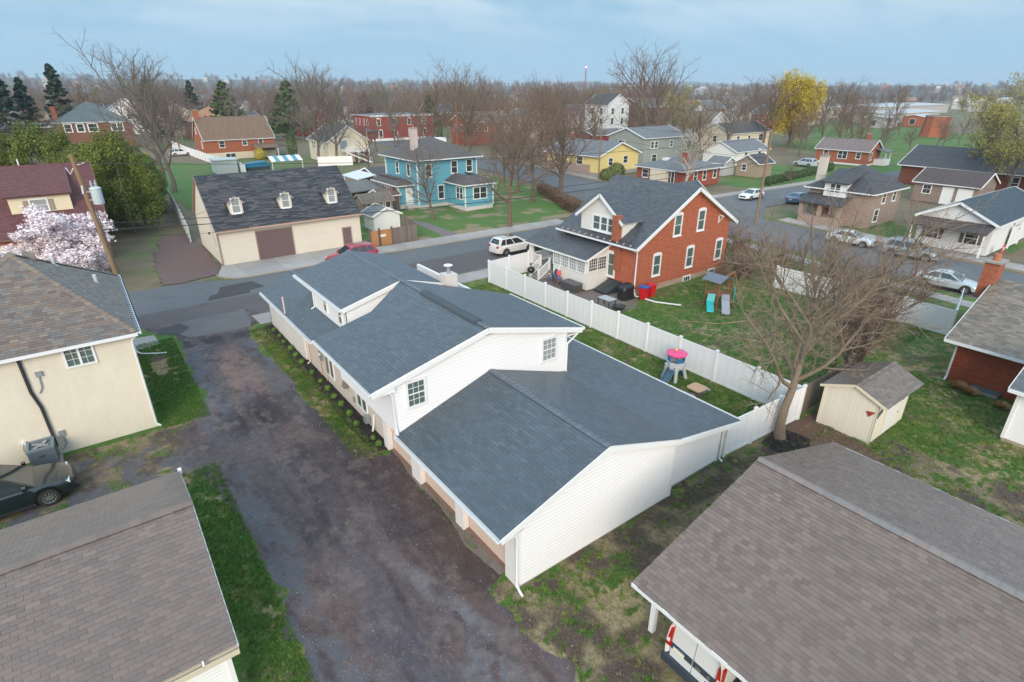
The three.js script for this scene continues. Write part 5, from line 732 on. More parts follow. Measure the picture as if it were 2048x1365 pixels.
{ const first = [1, 1, 1, 1, 1]; const rn = rng(77); for (const [k, x, z, s, l] of spots) { const a = rn() * 6.28; if (first[k]) { first[k] = 0; const p = PRO[k]; p.position.set(x, 0, z); p.rotation.y = a; p.scale.setScalar(s); if (l) { p.l0 = p.userData.label; p.userData.label = l; } } else { const c = copyOf(PRO[k], x, z, a, l || PRO[k].l0, s); } } }
// the large tree behind the fence, its neighbour and the thicket by the shed
{
  const t = bareTree('yard_tree', 'bare tan barked tree forking low beside the white fence', 31, 9.6, { lev: 4, tl: .62, clear: .4, n: [9, 10, 9, 7], ang: [58, 48, 48, 50], len: [1.0, .52, .46, .5], rr: [.42, .36, .40, .5], wig: .34, r: .23, minr: .009, up: .04, stems: [[0, 0, .07, -.05, 1]] }, barkTan, M([.27, .20, .14], { roughness: 1 })); t.position.set(23.15, 0, -10.25); t.rotation.y = 2.2;
  const t2 = bareTree('yard_tree', 'slimmer tan barked tree just behind the fence corner', 37, 9.6, { lev: 4, tl: .7, clear: .4, n: [11, 8, 6, 5], ang: [46, 42, 44, 46], len: [.75, .5, .45, .5], wig: .24, r: .15, minr: .009, up: .05, stems: [[0, 0, .05, 0, 1]] }, barkTan, M([.27, .20, .14], { roughness: 1 })); t2.position.set(26.3, 0, -11.6);
  const st = []; const rn = rng(5); for (let k = 0; k < 11; k++) st.push([(rn() - .5) * .9, (rn() - .5) * .9, (rn() - .5) * .7, (rn() - .5) * .7, .6 + .5 * rn()]);
  const t3 = bareTree('yard_tree', 'bare many stemmed thicket tree behind the garden shed', 41, 12.5, { lev: 3, tl: .6, clear: .18, n: [12, 9, 8], ang: [40, 44, 46], len: [.5, .5, .5], wig: .26, r: .075, minr: .009, up: .03, stems: st }, barkM([.17, .115, .085]), M([.20, .14, .11], { roughness: 1 })); t3.position.set(31.4, 0, -11.2); copyOf(t3, 36.6, -13.2, 2, 'smaller bare many stemmed tree beyond the thicket', .72);
  const b1 = bareTree('bare_shrub', 'tangled bare shrub against the bungalow wall', 43, 4.2, { cat: 'shrub', lev: 3, tl: .55, clear: .08, n: [11, 8, 7], ang: [50, 48, 48], len: [.6, .5, .5], wig: .35, r: .05, minr: .009, stems: st.map(s => [s[0] * 2.2, s[1] * 2.2, s[2] * 1.6, s[3] * 1.6, s[4]]) }, barkM([.16, .10, .08]), M([.21, .125, .10], { roughness: 1 })); b1.position.set(43.0, 0, -25.3); b1.userData.group = 'bare shrubs beyond the bungalow'; b1.userData.label = 'tangled bare reddish shrub beyond the bungalow yard';
  for (const [x, z, s] of [[46.3, -27.5, 1.45], [46.5, -23.5, 1.3], [48, -20.5, 1.0], [40.6, -25.4, .7], [46.3, -17.5, .9], [47, -31, 1.4], [49.5, -14, .55], [51.5, -57, .5], [53.5, -60, .5]]) copyOf(b1, x, z, x * 3, null, s);
}
// conifers
function conifer(name, label, seed, h, w, cols, o = {}) {
  const rn = rng(seed), t = thing(name, label, 'tree', V(0, 0, 0), o.group); mesh('trunk', new B().tube([V(0, 0, 0), V(0, h * .96, 0)], [h * .018, .03], 7), barkBr, t);
  const br = []; const n = o.n || 150; for (let i = 0; i < n; i++) { const y = lerp(o.y0 || .08, .985, Math.pow(rn(), .85)), L = w * Math.pow(1 - y, .8) * (.65 + .5 * rn()) + .12, a = i * 2.399 + rn(), dr = (o.droop ?? .35) * (1 - .3 * y); br.push([y * h, a, L, dr]); }
  const b = leaves(o.leaf || 5200, o.size || .30, rn, r => { const q = br[Math.floor(r() * br.length)], f = Math.sqrt(r()), l = q[2] * f; const p = V(Math.cos(q[1]) * l, q[0] - l * q[3] + f * f * l * .25 + (r() - .5) * .3, Math.sin(q[1]) * l).add(V((r() - .5) * .35 * (1.3 - f * .6), -r() * .22, (r() - .5) * .35 * (1.3 - f * .6))); return [p, V(Math.cos(q[1]) * .4, .8, Math.sin(q[1]) * .4), 1]; }, cols, .8);
  mesh('crown', b, leafM, t); return t;
}
const SPG = [[.035, .060, .040], [.045, .075, .045], [.055, .085, .05]], SPY = [[.085, .135, .04], [.11, .16, .045], [.065, .11, .04]];
{
  const s = conifer('spruce_tree', 'tall dark blue green spruce standing above the far roofs', 51, 22, 6.4, SPG, { leaf: 9000, size: .42, group: 'dark spruces above the far roofs' }); s.position.set(-10.5, 0, -190);
  for (const [x, z, k] of [[-18.5, -192, .92], [-6, -196, .8], [1, -198, .95], [24, -225, .8], [-26, -175, .7], [38, -235, .8]]) copyOf(s, x, z, x, null, k);
  const y = conifer('spruce_tree', 'broad mid green spruce behind the orange brick house', 53, 17, 8.2, SPY, { leaf: 9000, size: .42, droop: .2, group: 'green spruces behind the orange brick house' }); y.position.set(39.5, 0, -192); copyOf(y, 57.5, -192, 2, null, 1.02); copyOf(y, 108, -195, 3, null, .75);
  // arborvitae: dense columns
  const arb = (seed, h, w, label) => { const rn = rng(seed), t = thing('arborvitae', label, 'tree', V(0, 0, 0), 'arborvitae row beside the maroon roofed house'); mesh('trunk', new B().tube([V(0, 0, 0), V(0, h * .8, 0)], [.16, .05], 7), barkBr, t);
    const lump = []; for (let i = 0; i < 70; i++) { const y = Math.pow(rn(), .8), a = rn() * 6.28, rr = w * Math.pow(Math.sin(Math.PI * Math.min(.98, .12 + y * .88)), .55) * (.55 + .4 * rn()); lump.push([V(Math.cos(a) * rr, .3 + y * (h - .9), Math.sin(a) * rr), .5 + .55 * rn(), .75 + .5 * rn()]); }
    const b = leaves(24000, .08, rn, r => { const q = lump[Math.floor(r() * lump.length)], d = V(r() - .5, r() - .35, r() - .5).normalize(); return [q[0].clone().addScaledVector(d.clone().multiply(V(1, 1.5, 1)), q[1] * (.75 + .3 * r())), d.clone().add(V(0, .35, 0)), q[2]]; }, [[.11, .145, .02], [.15, .18, .024], [.08, .12, .018], [.19, .20, .03]], 1.1);
    mesh('crown', b, leafM, t); return t; };
  const a = arb(61, 9.6, 3.0, 'dense yellow green arborvitae in the row beside the maroon roof'), c = arb(63, 8.4, 2.6, 'dense yellow green arborvitae in the row beside the maroon roof'); a.position.set(3.6, 0, -75.5); c.position.set(1.2, 0, -84); a.scale.setScalar(1.1); c.scale.setScalar(1.1);
  for (const [p, x, z, s] of [[a, 5.2, -80, .92], [c, 2.0, -79, 1.15], [a, -3.2, -90, 1.12], [c, -6.5, -93, 1.25], [a, -10, -95, 1.15], [c, -13.5, -97, 1.25], [a, -17, -98, 1.15], [c, 6.6, -86.5, .9], [a, -.6, -88, 1.05], [c, 7.2, -91, .82]]) copyOf(p, x, z, x * 2, null, s);
}
// cherry in blossom, yellow willow, trees just leafing out
function blossomTree(name, label, seed, h, o, bm, tm, n, size, cols, spread, up = 0) {
  const t = bareTree(name, label, seed, h, { ...o, tips: [] }, bm, tm, o.group), tp = t.tips, rn = rng(seed + 9);
  mesh(o.leafName || 'leaves', leaves(n, size, rn, r => { const q = tp[Math.floor(r() * tp.length)]; return [q.clone().add(V((r() - .5) * spread, (r() - .5) * spread - up * r(), (r() - .5) * spread)), null, 1]; }, cols), leafM, t); return t;
}
{
  const ch = blossomTree('cherry_tree', 'cherry tree covered in pale pink blossom beside the maroon roofed house', 71, 6.6, { lev: 3, tl: .5, clear: .12, n: [13, 8, 7], ang: [58, 46, 46], len: [.85, .5, .5], wig: .28, leafName: 'blossom' }, barkM([.12, .08, .07]), M([.18, .11, .10]), 24000, .075, [[.86, .78, .79], [.80, .69, .72], [.87, .82, .83], [.72, .58, .61]], .42); ch.position.set(-2.7, 0, -58.5); ch.scale.set(1.7, 1.0, 1.7);
  const c2 = copyOf(ch, 92, -112, 1, 'distant cherry tree in pale pink blossom among bare trees', .9); copyOf(ch, 84, -196, 2, 'small white flowering tree beside the red row houses', .72);
  const wl = blossomTree('willow_tree', 'bright yellow willow towering behind the brick cottage', 73, 20, { lev: 4, tl: .6, clear: .14, n: [13, 8, 6, 4], ang: [40, 40, 44, 48], len: [.7, .5, .46, .5], r: .4 }, barkBr, twigYe, 52000, .18, [[.55, .42, .035], [.46, .34, .04], [.62, .50, .06], [.38, .30, .05]], 2.0, 1.8); wl.position.set(161, 0, -87); wl.scale.set(.95, .94, .95);
  const lf = blossomTree('leafing_tree', 'tree with a thin haze of yellow green young leaves', 75, 14, { lev: 4, tl: .62, clear: .2, n: [12, 8, 6, 5], ang: [46, 42, 44, 46], len: [.68, .5, .46, .5], group: 'trees just leafing out' }, barkGr, twigGr, 4200, .12, [[.31, .28, .06], [.25, .24, .05], [.36, .31, .07]], .9); lf.position.set(109, 0, -24.5); lf.scale.setScalar(1.05);
  for (const [x, z, s] of [[116, -30, 1.1], [122, -22, 1.05], [128, -34, 1.1], [134, -24, 1.0], [106, -16, .95], [142, -108, 1.05], [150, -118, 1.0], [-26, -105, .8], [112, -10, 1]]) copyOf(lf, x, z, x, null, s);
  const sy = bareTree('sycamore_tree', 'pale barked pollarded sycamore behind the bungalow roof', 77, 11, { lev: 4, tl: .6, clear: .3, n: [8, 6, 5, 5], ang: [44, 44, 44, 46], wig: .4, r: .28, len: [.75, .5, .46, .5] }, barkM([.50, .44, .36]), twigBr); sy.position.set(74.5, 0, -55.5);
}
// ---------- houses farther off ----------
const rDark = roofM([.085, .085, .092]), rGrey = roofM([.20, .21, .225]), rBrn = roofM([.24, .15, .095]), rOr = roofM([.48, .24, .12]), rMar = roofM([.16, .055, .055]), rBlueG = roofM([.13, .165, .175]), rTan = roofM([.21, .17, .14]);
const lapW = lap([.78, .78, .77]), lapC = lap([.72, .64, .48]), lapY = lap([.74, .60, .24]), lapBlu = lap([.13, .37, .47]), lapG = lap([.30, .33, .30]), stone = M([.46, .40, .34], { T: brickT, Bm: brickB, bs: .01 });
const wA = { f: .1, sill: .05 }, wG = { f: .1, g: glassG, sill: .05 };
{ // maroon roofed house
  const t = house('maroon_house', 'maroon roofed house with cream dormer behind the blossoming cherry', -14.5, 1.0, -78.6, -64.8, { h: 3.0, rise: 5.1, roof: 'x', ov: .3, wm: brick([.40, .19, .12]), rm: rMar, trim: M([.20, .12, .11]) });
  const cw = lap([.74, .64, .44]), zf = 4.9, x0 = 1.3, x1 = 5.75; // local: centre x -7.2, z -71.7
  mesh('dormer', new B().poly([V(x0, 4.0, zf), V(x1, 4.0, zf), V(x1, 6.1, zf), V(x0, 6.1, zf)]).poly([V(x1, 4.0, zf), V(x1, 7.6, .4), V(x1, 6.1, zf)]).poly([V(x0, 4.0, zf), V(x0, 6.1, zf), V(x0, 7.6, .4)]), cw, t); roofPlane(t, V(x0 - .3, 6.08, zf + .35), V(x1 + .25, 6.08, zf + .35), V(x1 + .25, 7.95, .3), V(x0 - .3, 7.95, .3), { mat: rMar, name: 'dormer_roof' });
  win(t, V(2.8, 4.65, zf), V(1, 0, 0), Zp, 1.15, .98, { f: .12, g: glassC, shut: .38, shm: M([.32, .26, .2]) }); mesh('vent_pipe', new B().cyl(2.6, 8, -.3, .06, 8.7, .06, 8), gutterW, t); mesh('porch_wall', new B().box(-2, 0, 6.9, 4, 2.3, 7.6), cw, t);
}
{ // blue house
  const t = house('blue_house', 'blue clapboard house with hipped roof and white chimney', 35.6, 44.8, -77.6, -68.3, { h: 6.3, rise: 2.5, ov: .65, wm: lapBlu, rm: roofM([.13, .115, .11]), base: .5, fdm: M([.62, .60, .57], { T: stuccoT }), corner: 1, chim: [[-3.0, 1.2, .8, .8, 6.4, 9.9, M([.72, .71, .69], { T: brickT, Bm: brickB, bs: .01 })]], wins: [['f', 1.3, 4.1, .75, 1.5, wA], ['f', 5.2, 4.3, .85, 1.5, wA], ['f', 7.6, 4.3, .85, 1.5, wA], ['f', 3.0, 1.1, .8, 1.7, wA], ['f', 4.4, 1.1, .8, 1.7, wA], ['l', 6.5, 4.1, .75, 1.5, wA], ['l', 3.2, 4.1, .75, 1.5, wA]] });
  mesh('roof_dormer', new B().box(1.8, 7.5, -2.8, 3.4, 8.3, -1.2), lapW, t);
  const part = (x0, x1, z0, z1, h, rise, wins) => { const X = 40.2, Z = -72.95, a = x0 - X, b = x1 - X, c = z0 - Z, d = z1 - Z; mesh('wing_wall', new B().box(a, .5, c, b, h, d), lapBlu, t); mesh('wing_foundation', new B().box(a + .03, 0, c, b - .03, .5, d - .03), M([.62, .60, .57], { T: stuccoT }), t); const ov = .4, p = [V(a - ov, h, d + ov), V(b + ov, h, d + ov), V(b + ov, h, c), V(a - ov, h, c)], q = [V(a + 1.4, h + rise, d - 1.6), V(b - 1.4, h + rise, d - 1.6), V(b - 1.4, h + rise, c), V(a + 1.4, h + rise, c)], rm = roofM([.13, .115, .11]); roofPlane(t, p[0], p[1], q[1], q[0], { mat: rm }); roofPlane(t, p[1], p[2], q[2], q[1], { mat: rm }); roofPlane(t, p[3], p[0], q[0], q[3], { mat: rm }); gutter(t, p[0], p[1], Zp, trimW); gutter(t, p[3], p[0], Xm, trimW); for (const x of [a, b]) mesh('corner_board', new B().box(x - .08, .5, d - .08, x + .08, h - .05, d + .03), trimW, t); for (const w of wins) { const [f, u, y, ww, hh, oo] = w, [U, N] = FACES[f], P = f === 'f' ? V(a + u, y, d) : V(a, y, c + u); win(t, P, U, N, ww, hh, oo); } };
  part(39.9, 44.3, -68.3, -63.6, 3.35, .95, [['f', 1.3, 1.45, 2.0, 1.4, { n: 2, f: .13 }], ['l', 2.6, 1.45, 1.5, 1.4, { n: 2, f: .12 }]]);
  part(33.5, 35.62, -77.5, -69.9, 3.1, .7, [['l', .5, 1.55, 6.6, 1.3, { n: 9, f: .1, g: glassC, rail: 0 }]]); door(t, V(-5.6, .55, 3.05), X_, Zp, .85, 2.0, trimW, { fm: trimW }); mesh('stoop', new B().box(-6, 0, 3.05, -4.4, .5, 4.2), M([.6, .58, .55], { T: mottle }), t);
  mesh('porch_lamp', new B().lathe([[.02, 0], [.1, .05], [.08, .2], [0, .25]], V(-6.78, 2.6, -4.5), 8), M([.9, .8, .5]), t);
}
{ // sheds and fences beside the dormered garage
  const t = house('tan_shed', 'tan garden shed with white trimmed windows behind the white shed', 27.2, 31.0, -69.6, -66.6, { h: 2.05, rise: .75, roof: 'x', ov: .2, wm: M([.30, .235, .18], { T: vertT }), rm: rTan, cat: 'shed', trim: M([.34, .27, .21]) }); t.win('f', .35, 1.15, .6, .65, { f: .08 }); t.win('f', 2.85, 1.15, .6, .65, { f: .08 }); t.door('f', 1.3, .1, 1.2, 1.75, M([.32, .25, .19]), {});
  const w = house('white_shed', 'small white shed with grey roof beside the wooden fence', 25.4, 28.6, -62.6, -59.9, { h: 1.75, rise: .75, roof: 'z', ov: .2, wm: lapW, rm: rGrey, cat: 'shed' });
  house('brown_shed', 'brown shed roof behind the tan garden shed', 30.6, 33.2, -72.4, -69.2, { h: 2.1, rise: .6, roof: 'x', ov: .2, wm: M([.16, .12, .1]), rm: roofM([.19, .12, .09]), cat: 'shed' });
  const co = thing('open_shelter', 'open timber lean-to with brown roof left of the blue house', 'shelter', V(31, 0, -76)); for (const [x, z] of [[28.4, -73.4], [31, -73.6], [33.2, -73.8], [28.4, -78.6], [33, -79]]) mesh('post', new B().beam(V(x, 0, z), V(x, 2.35, z), .14), woodGrey, co); roofPlane(co, V(27.8, 2.3, -72.9), V(33.3, 2.45, -73.4), V(33.3, 2.8, -79.6), V(27.8, 2.6, -79.2), { mat: roofM([.20, .19, .18]) }); mesh('back_wall', new B().box(28.3, 0, -79.2, 33, 2.5, -79), M([.10, .07, .05]), co);
  const wc = thing('metal_carport', 'white metal canopy behind the timber lean-to', 'canopy', V(35, 0, -86)); for (const [x, z] of [[33.2, -82.4], [36.6, -84.6], [33.2, -88], [36.8, -91]]) mesh('post', new B().beam(V(x, 0, z), V(x, 2.4, z), .1), trimW, wc); mesh('canopy', new B().prism([V(32.9, 2.4, -82), V(36.9, 2.5, -84.4), V(37, 2.5, -91.4), V(33, 2.4, -88.4)], V(0, .12, 0)), M([.70, .73, .75], { T: vertT, roughness: .4 }), wc); house('low_garage', 'low dark roofed garage behind the metal canopy', 37.5, 45, -92, -86, { h: 2.3, rise: .8, roof: 'x', wm: M([.18, .1, .09]), rm: rDark, cat: 'garage' });
  const f = thing('wooden_fence', 'weathered grey board fence beside the dormered garage', 'fence', V(25, 0, -53.5)); const bd = new B().box(-.07, 0, -.012, .07, 1.75, .012).geo(), bm = [1, .82, 1.15].map(k => M([.24 * k, .19 * k, .16 * k], { T: woodT })); const rn = rng(3); const run = (a, b) => { const n = Math.round(Math.hypot(b[0] - a[0], b[1] - a[1]) / .15), ry = Math.atan2(-(b[1] - a[1]), b[0] - a[0]); for (let i = 0; i < n; i++) { const m = new THREE.Mesh(bd, bm[Math.floor(rn() * 3)]); m.name = 'board'; m.castShadow = m.receiveShadow = true; m.position.set(lerp(a[0], b[0], (i + .5) / n), (rn() - .5) * .05, lerp(a[1], b[1], (i + .5) / n)).sub(f._o); m.rotation.y = ry; f.add(m); } for (const y of [.4, 1.4]) mesh('rail', new B().beam(V(a[0], y, a[1] - .05), V(b[0], y, b[1] - .05), .05, .09), woodGrey, f); };
  run([24.5, -53.3], [27.4, -53.5]); run([27.4, -53.5], [28.6, -59.4]); for (const [x0, x1] of [[22.1, 22.95], [23.2, 24.4]]) { mesh('panel', new B().box(x0, .1, -53.35, x1, 1.7, -53.3), woodOr, f); } for (const x of [22.05, 23.08, 24.46]) mesh('post', new B().box(x - .08, 0, -53.42, x + .08, 1.9, -53.26), M([.10, .09, .09]), f); mesh('sign', new B().box(23.15, 1.0, -53.28, 23.75, 1.25, -53.26), M([.72, .66, .58]), f);
}
{ // orange brick house and hip roof behind it
  const t = house('orange_brick_house', 'orange brick house with brown shingle roof and basement windows', 24.3, 39.2, -158, -146, { h: 4.3, rise: 4.4, roof: 'x', ov: .25, wm: brickOr, rm: rBrn, base: 1.5, fdm: stucco([.70, .60, .45]), chim: [[-7.0, 0, 1.0, 1.0, 3, 10.2, brickOr]], wins: [['f', 3.0, 2.6, 1.0, 1.3, wA], ['f', 7.9, 2.9, .9, .9, wA], ['f', 11.4, 2.8, .9, 1.1, wA], ['f', 3.9, .45, 2.0, .75, { n: 2, f: .08, rail: 0 }], ['l', 4, 5.2, .6, 1.3, wA], ['l', 8.5, 2.4, .7, 1.5, wA]] });
  roofPlane(t, V(2.2, 2.35, 9.2), V(7.6, 2.35, 9.2), V(7.4, 3.1, 6.0), V(2.4, 3.1, 6.0), { mat: rBrn, name: 'porch_roof' }); for (const x of [2.8, 7.2]) mesh('porch_post', new B().beam(V(x, 0, 8.9), V(x, 2.4, 8.9), .16), trimW, t); mesh('deck', new B().box(7.6, 2.0, 0, 11, 2.2, 5), M([.12, .08, .07]), t);
  house('hip_house', 'house with orange tan hip roof behind the orange brick house', 32, 49, -222, -207, { h: 5.6, rise: 4, wm: brickBr, rm: rOr, ov: .5 });
  const c = house('cream_house', 'cream gabled house with dark roof and white balcony stairs', 44.2, 53.3, -136.5, -124.5, { h: 4.4, rise: 3.0, roof: 'z', ov: .3, wm: lapC, rm: roofM([.11, .09, .085]), wins: [['f', 2.6, 2.7, 1.7, 1.8, { g: glassC, f: .12, rail: 0 }], ['l', 2.2, 2.5, .8, 1.4, wA], ['l', 3.4, 2.5, .8, 1.4, wA], ['l', 7, 2.6, .6, .9, wA], ['l', 9.4, 2.6, .6, .9, wA]] });
  mesh('lower_wall', new B().box(1.2, 0, 6.02, 4.5, 2.1, 6.06), brickBr, c); mesh('balcony_floor', new B().box(-1.6, 2.25, 6, 3.6, 2.4, 8.6), trimW, c); for (const [x, z] of [[-1.5, 8.5], [3.5, 8.5], [1, 8.5]]) mesh('balcony_post', new B().beam(V(x, 0, z), V(x, 3.4, z), .13), trimW, c); const rl = mesh('railing', new B().beam(V(-1.6, 3.35, 8.5), V(3.5, 3.35, 8.5), .08), trimW, c); for (let k = 0; k < 24; k++) mesh('baluster', new B().beam(V(-1.5 + k * .215, 2.4, 8.5), V(-1.5 + k * .215, 3.35, 8.5), .04), trimW, rl); const sr = mesh('stair', new B().beam(V(-1.6, 2.3, 8.2), V(3, .1, 11), .08, .25), trimW, c); mesh('stair_rail', new B().beam(V(-1.6, 3.3, 8.2), V(3, 1.1, 11), .07), trimW, sr); for (let k = 0; k < 16; k++) { const q = V(-1.6, 2.35, 8.2).lerp(V(3, .15, 11), k / 15); mesh('baluster', new B().beam(q, q.clone().add(V(0, .95, 0)), .04), trimW, sr); } door(c, V(2.4, 0, 6.06), X_, Zp, .95, 2, M([.02, .12, .11]), {});
}
{ // red row houses, white houses beyond
  const t = house('red_row_house', 'long red brick row house with flat roof and white windows', 74.3, 96, -183, -170, { h: 7.2, rise: .5, wm: brick([.42, .075, .06]), rm: rGrey, ov: .25, wins: [0, 1, 2, 3].flatMap(k => [['f', 2.0 + k * 5.1, 4.5, 1.0, 1.7, { f: .16, arch: .2 }], ['f', 2.4 + k * 5.0, 1.2, 1.0, 1.8, { f: .16, arch: .2 }]]).concat([['l', 1.5, 4.5, .9, 1.7, wA], ['l', 4.4, 4.5, .9, 1.7, wA], ['l', 7.4, 4.5, .9, 1.7, wA], ['l', 10, 4.5, .9, 1.7, wA]]) });
  mesh('cornice', new B().box(-10.95, 6.8, 6.5, 10.95, 7.3, 6.75), trimW, t); mesh('base_band', new B().box(-10.9, 0, 6.5, 10.9, .7, 6.6), trimW, t); roofPlane(t, V(-13.2, 3.1, 7.6), V(-8.6, 3.1, 7.6), V(-9.4, 3.6, 4.4), V(-12.4, 3.6, 4.4), { mat: rGrey, name: 'porch_roof' }); for (const x of [-12.9, -9]) mesh('porch_post', new B().beam(V(x, 0, 7.3), V(x, 3.1, 7.3), .16), trimW, t); mesh('chimney', new B().box(-1, 7.4, -2, .2, 8.6, -1), brickDk, t);
  const W = (n, l, a, b, c, d, h, rise, rf, wm, rm, wins = []) => house(n, l, a, b, c, d, { h, rise, roof: rf, wm, rm, ov: .3, wins });
  W('white_house', 'white two storey house with slate roof beyond the red row house', 101, 113, -284, -272, 7, 3, 'x', lapW, roofM([.08, .10, .11]), [['f', 2.5, 4.6, 1.1, 1.8, wA], ['f', 8, 4.6, 1.1, 1.8, wA], ['l', 5, 7.4, 1, 1.3, wA], ['l', 5, 4.2, 1, 1.6, wA]]);
  W('brick_gable_house', 'brown brick gabled house left of the white slate roofed house', 86, 98, -292, -278, 6.5, 4, 'z', brickBr, rGrey, [['f', 5, 4.2, 1.6, 1.6, wA]]); W('white_gable_house', 'white gabled house with red trim among bare trees', 74, 84, -300, -286, 6.8, 4.2, 'z', lapW, rGrey, [['f', 4.2, 4.4, 1.4, 1.6, wA]]); W('grey_gable_house', 'pale grey gabled house behind the tall bare trees', 62, 72, -296, -284, 6, 3.6, 'z', lap([.5, .5, .5]), rGrey, [['f', 4, 4, 1.4, 1.6, wA]]);
  W('white_block_house', 'tall white three storey house behind the yellow house', 139, 149, -146, -136, 10, 3, 'z', lapW, rDark, [0, 1, 2].flatMap(k => [['f', 2, 1.2 + k * 3, 1.0, 1.7, wA], ['f', 6.5, 1.2 + k * 3, 1.0, 1.7, wA], ['l', 3, 1.2 + k * 3, 1, 1.7, wA], ['l', 7, 1.2 + k * 3, 1, 1.7, wA]]));
  W('brown_brick_house', 'brown brick house right of the tall white house', 157, 170, -150, -137, 9, 2.6, 'x', brickBr, rGrey, [['f', 2, 5.4, 1.2, 1.8, wA], ['f', 6, 5.4, 1.2, 1.8, wA], ['f', 10, 5.4, 1.2, 1.8, wA], ['f', 4, 1.6, 1.2, 1.8, wA]]);
  W('grey_green_house', 'grey green two storey house behind the low brick house', 93, 106, -90, -80, 5.6, 1.7, 'x', lapG, rGrey, [['f', 2, 3.6, .8, 1.2, wA], ['f', 3.2, 3.6, .8, 1.2, wA], ['f', 8, 3.6, .8, 1.2, wA], ['f', 2.6, 1, 1.4, 1.3, wA], ['l', 3, 3.6, 1.6, 1.2, wA]]);
  W('red_barn', 'low dark red barn behind the yellow house', 115, 128, -125, -117, 3, 1.2, 'x', lap([.28, .03, .035]), rGrey); W('long_cream_house', 'long low cream house with dark roof beside the willow', 136, 154, -98, -89, 4.2, 2.2, 'x', lapC, rDark, [['f', 3, 2, 1, 1.4, wA], ['f', 8, 2, 1, 1.4, wA], ['f', 13, 2, 2, 1.5, wA], ['l', 4, 2, 1, 1.4, wA]]); W('white_bungalow', 'small white bungalow with grey roof left of the orange brick cottage', 110, 122, -78, -70, 2.8, 1.8, 'x', lapW, rGrey, [['f', 3, 1.2, 1, 1.2, wA], ['f', 8, 1.2, 1, 1.2, wA]]);
  W('timber_shed', 'weathered timber shed with dark roof beside the lawn', 98, 102.5, -62, -57.6, 2.5, 1.3, 'x', M([.34, .27, .20], { T: vertT }), rDark, [['l', 1.2, 1.1, .8, 1, wA]]); W('grey_shed', 'grey shed beside the weathered timber shed', 95, 98.5, -66, -62.6, 2.3, .9, 'z', lap([.42, .43, .43]), rGrey, []);
  W('grey_hip_house', 'grey hip roofed house with red chimney beyond the arborvitae', -1.5, 15.2, -206, -190, 6.8, 4.7, 'h', brickBr, rBlueG, [['f', 2, 4.6, 1.3, 1.7, { f: .25 }], ['f', 4.6, 4.6, 1.3, 1.7, { f: .25 }], ['f', 7, 4.6, 1.8, 1.7, { f: .25 }], ['f', 12, 4.6, 2.4, 1.7, { f: .25, n: 2 }]]); mesh('chimney', new B().box(-8.2, 6, 5, -7.2, 10.5, 6), brickRed, scene.getObjectByName('grey_hip_house'));
  W('white_far_house', 'white gabled house behind the grey hip roof', 14, 26, -262, -248, 7.5, 4, 'z', lapW, rGrey, [['f', 5, 5, 1.4, 1.6, wA]]); W('cream_far_house', 'cream gabled house in front of the far white houses', 24, 38, -246, -232, 6.6, 4, 'z', lapC, rGrey, [['f', 5, 4.4, 1.4, 1.6, wA], ['f', 8, 4.4, 1.4, 1.6, wA]]); W('white_wide_house', 'wide white house with pale roof beyond the spruces', 44, 58, -312, -298, 8, 4, 'x', lapW, rGrey, [['f', 3, 5.5, 1.2, 1.6, wA], ['f', 9, 5.5, 1.2, 1.6, wA]]); W('far_brick_gable', 'orange brick gabled house below the dark spruces', -30, -18, -260, -246, 5.5, 4.2, 'z', brickOr, rBlueG, [['f', 5, 5, 1.6, 1.8, wA]]); W('low_red_building', 'long low building with red front below the spruces', -16, 4, -250, -240, 3.6, 1.2, 'x', brick([.30, .08, .08]), rGrey, []); W('white_roof_garage', 'white roofed garage left of the grey hip roof', 4, 14, -226, -216, 5.5, 2.6, 'x', lapW, roofM([.5, .5, .48]), []); W('small_red_brick_house', 'small dark brick house between the two green spruces', 46, 54, -228, -216, 6.5, 1, 'x', brickDk, rDark, [['f', 2, 4, 1.2, 1.6, wA]]);
}
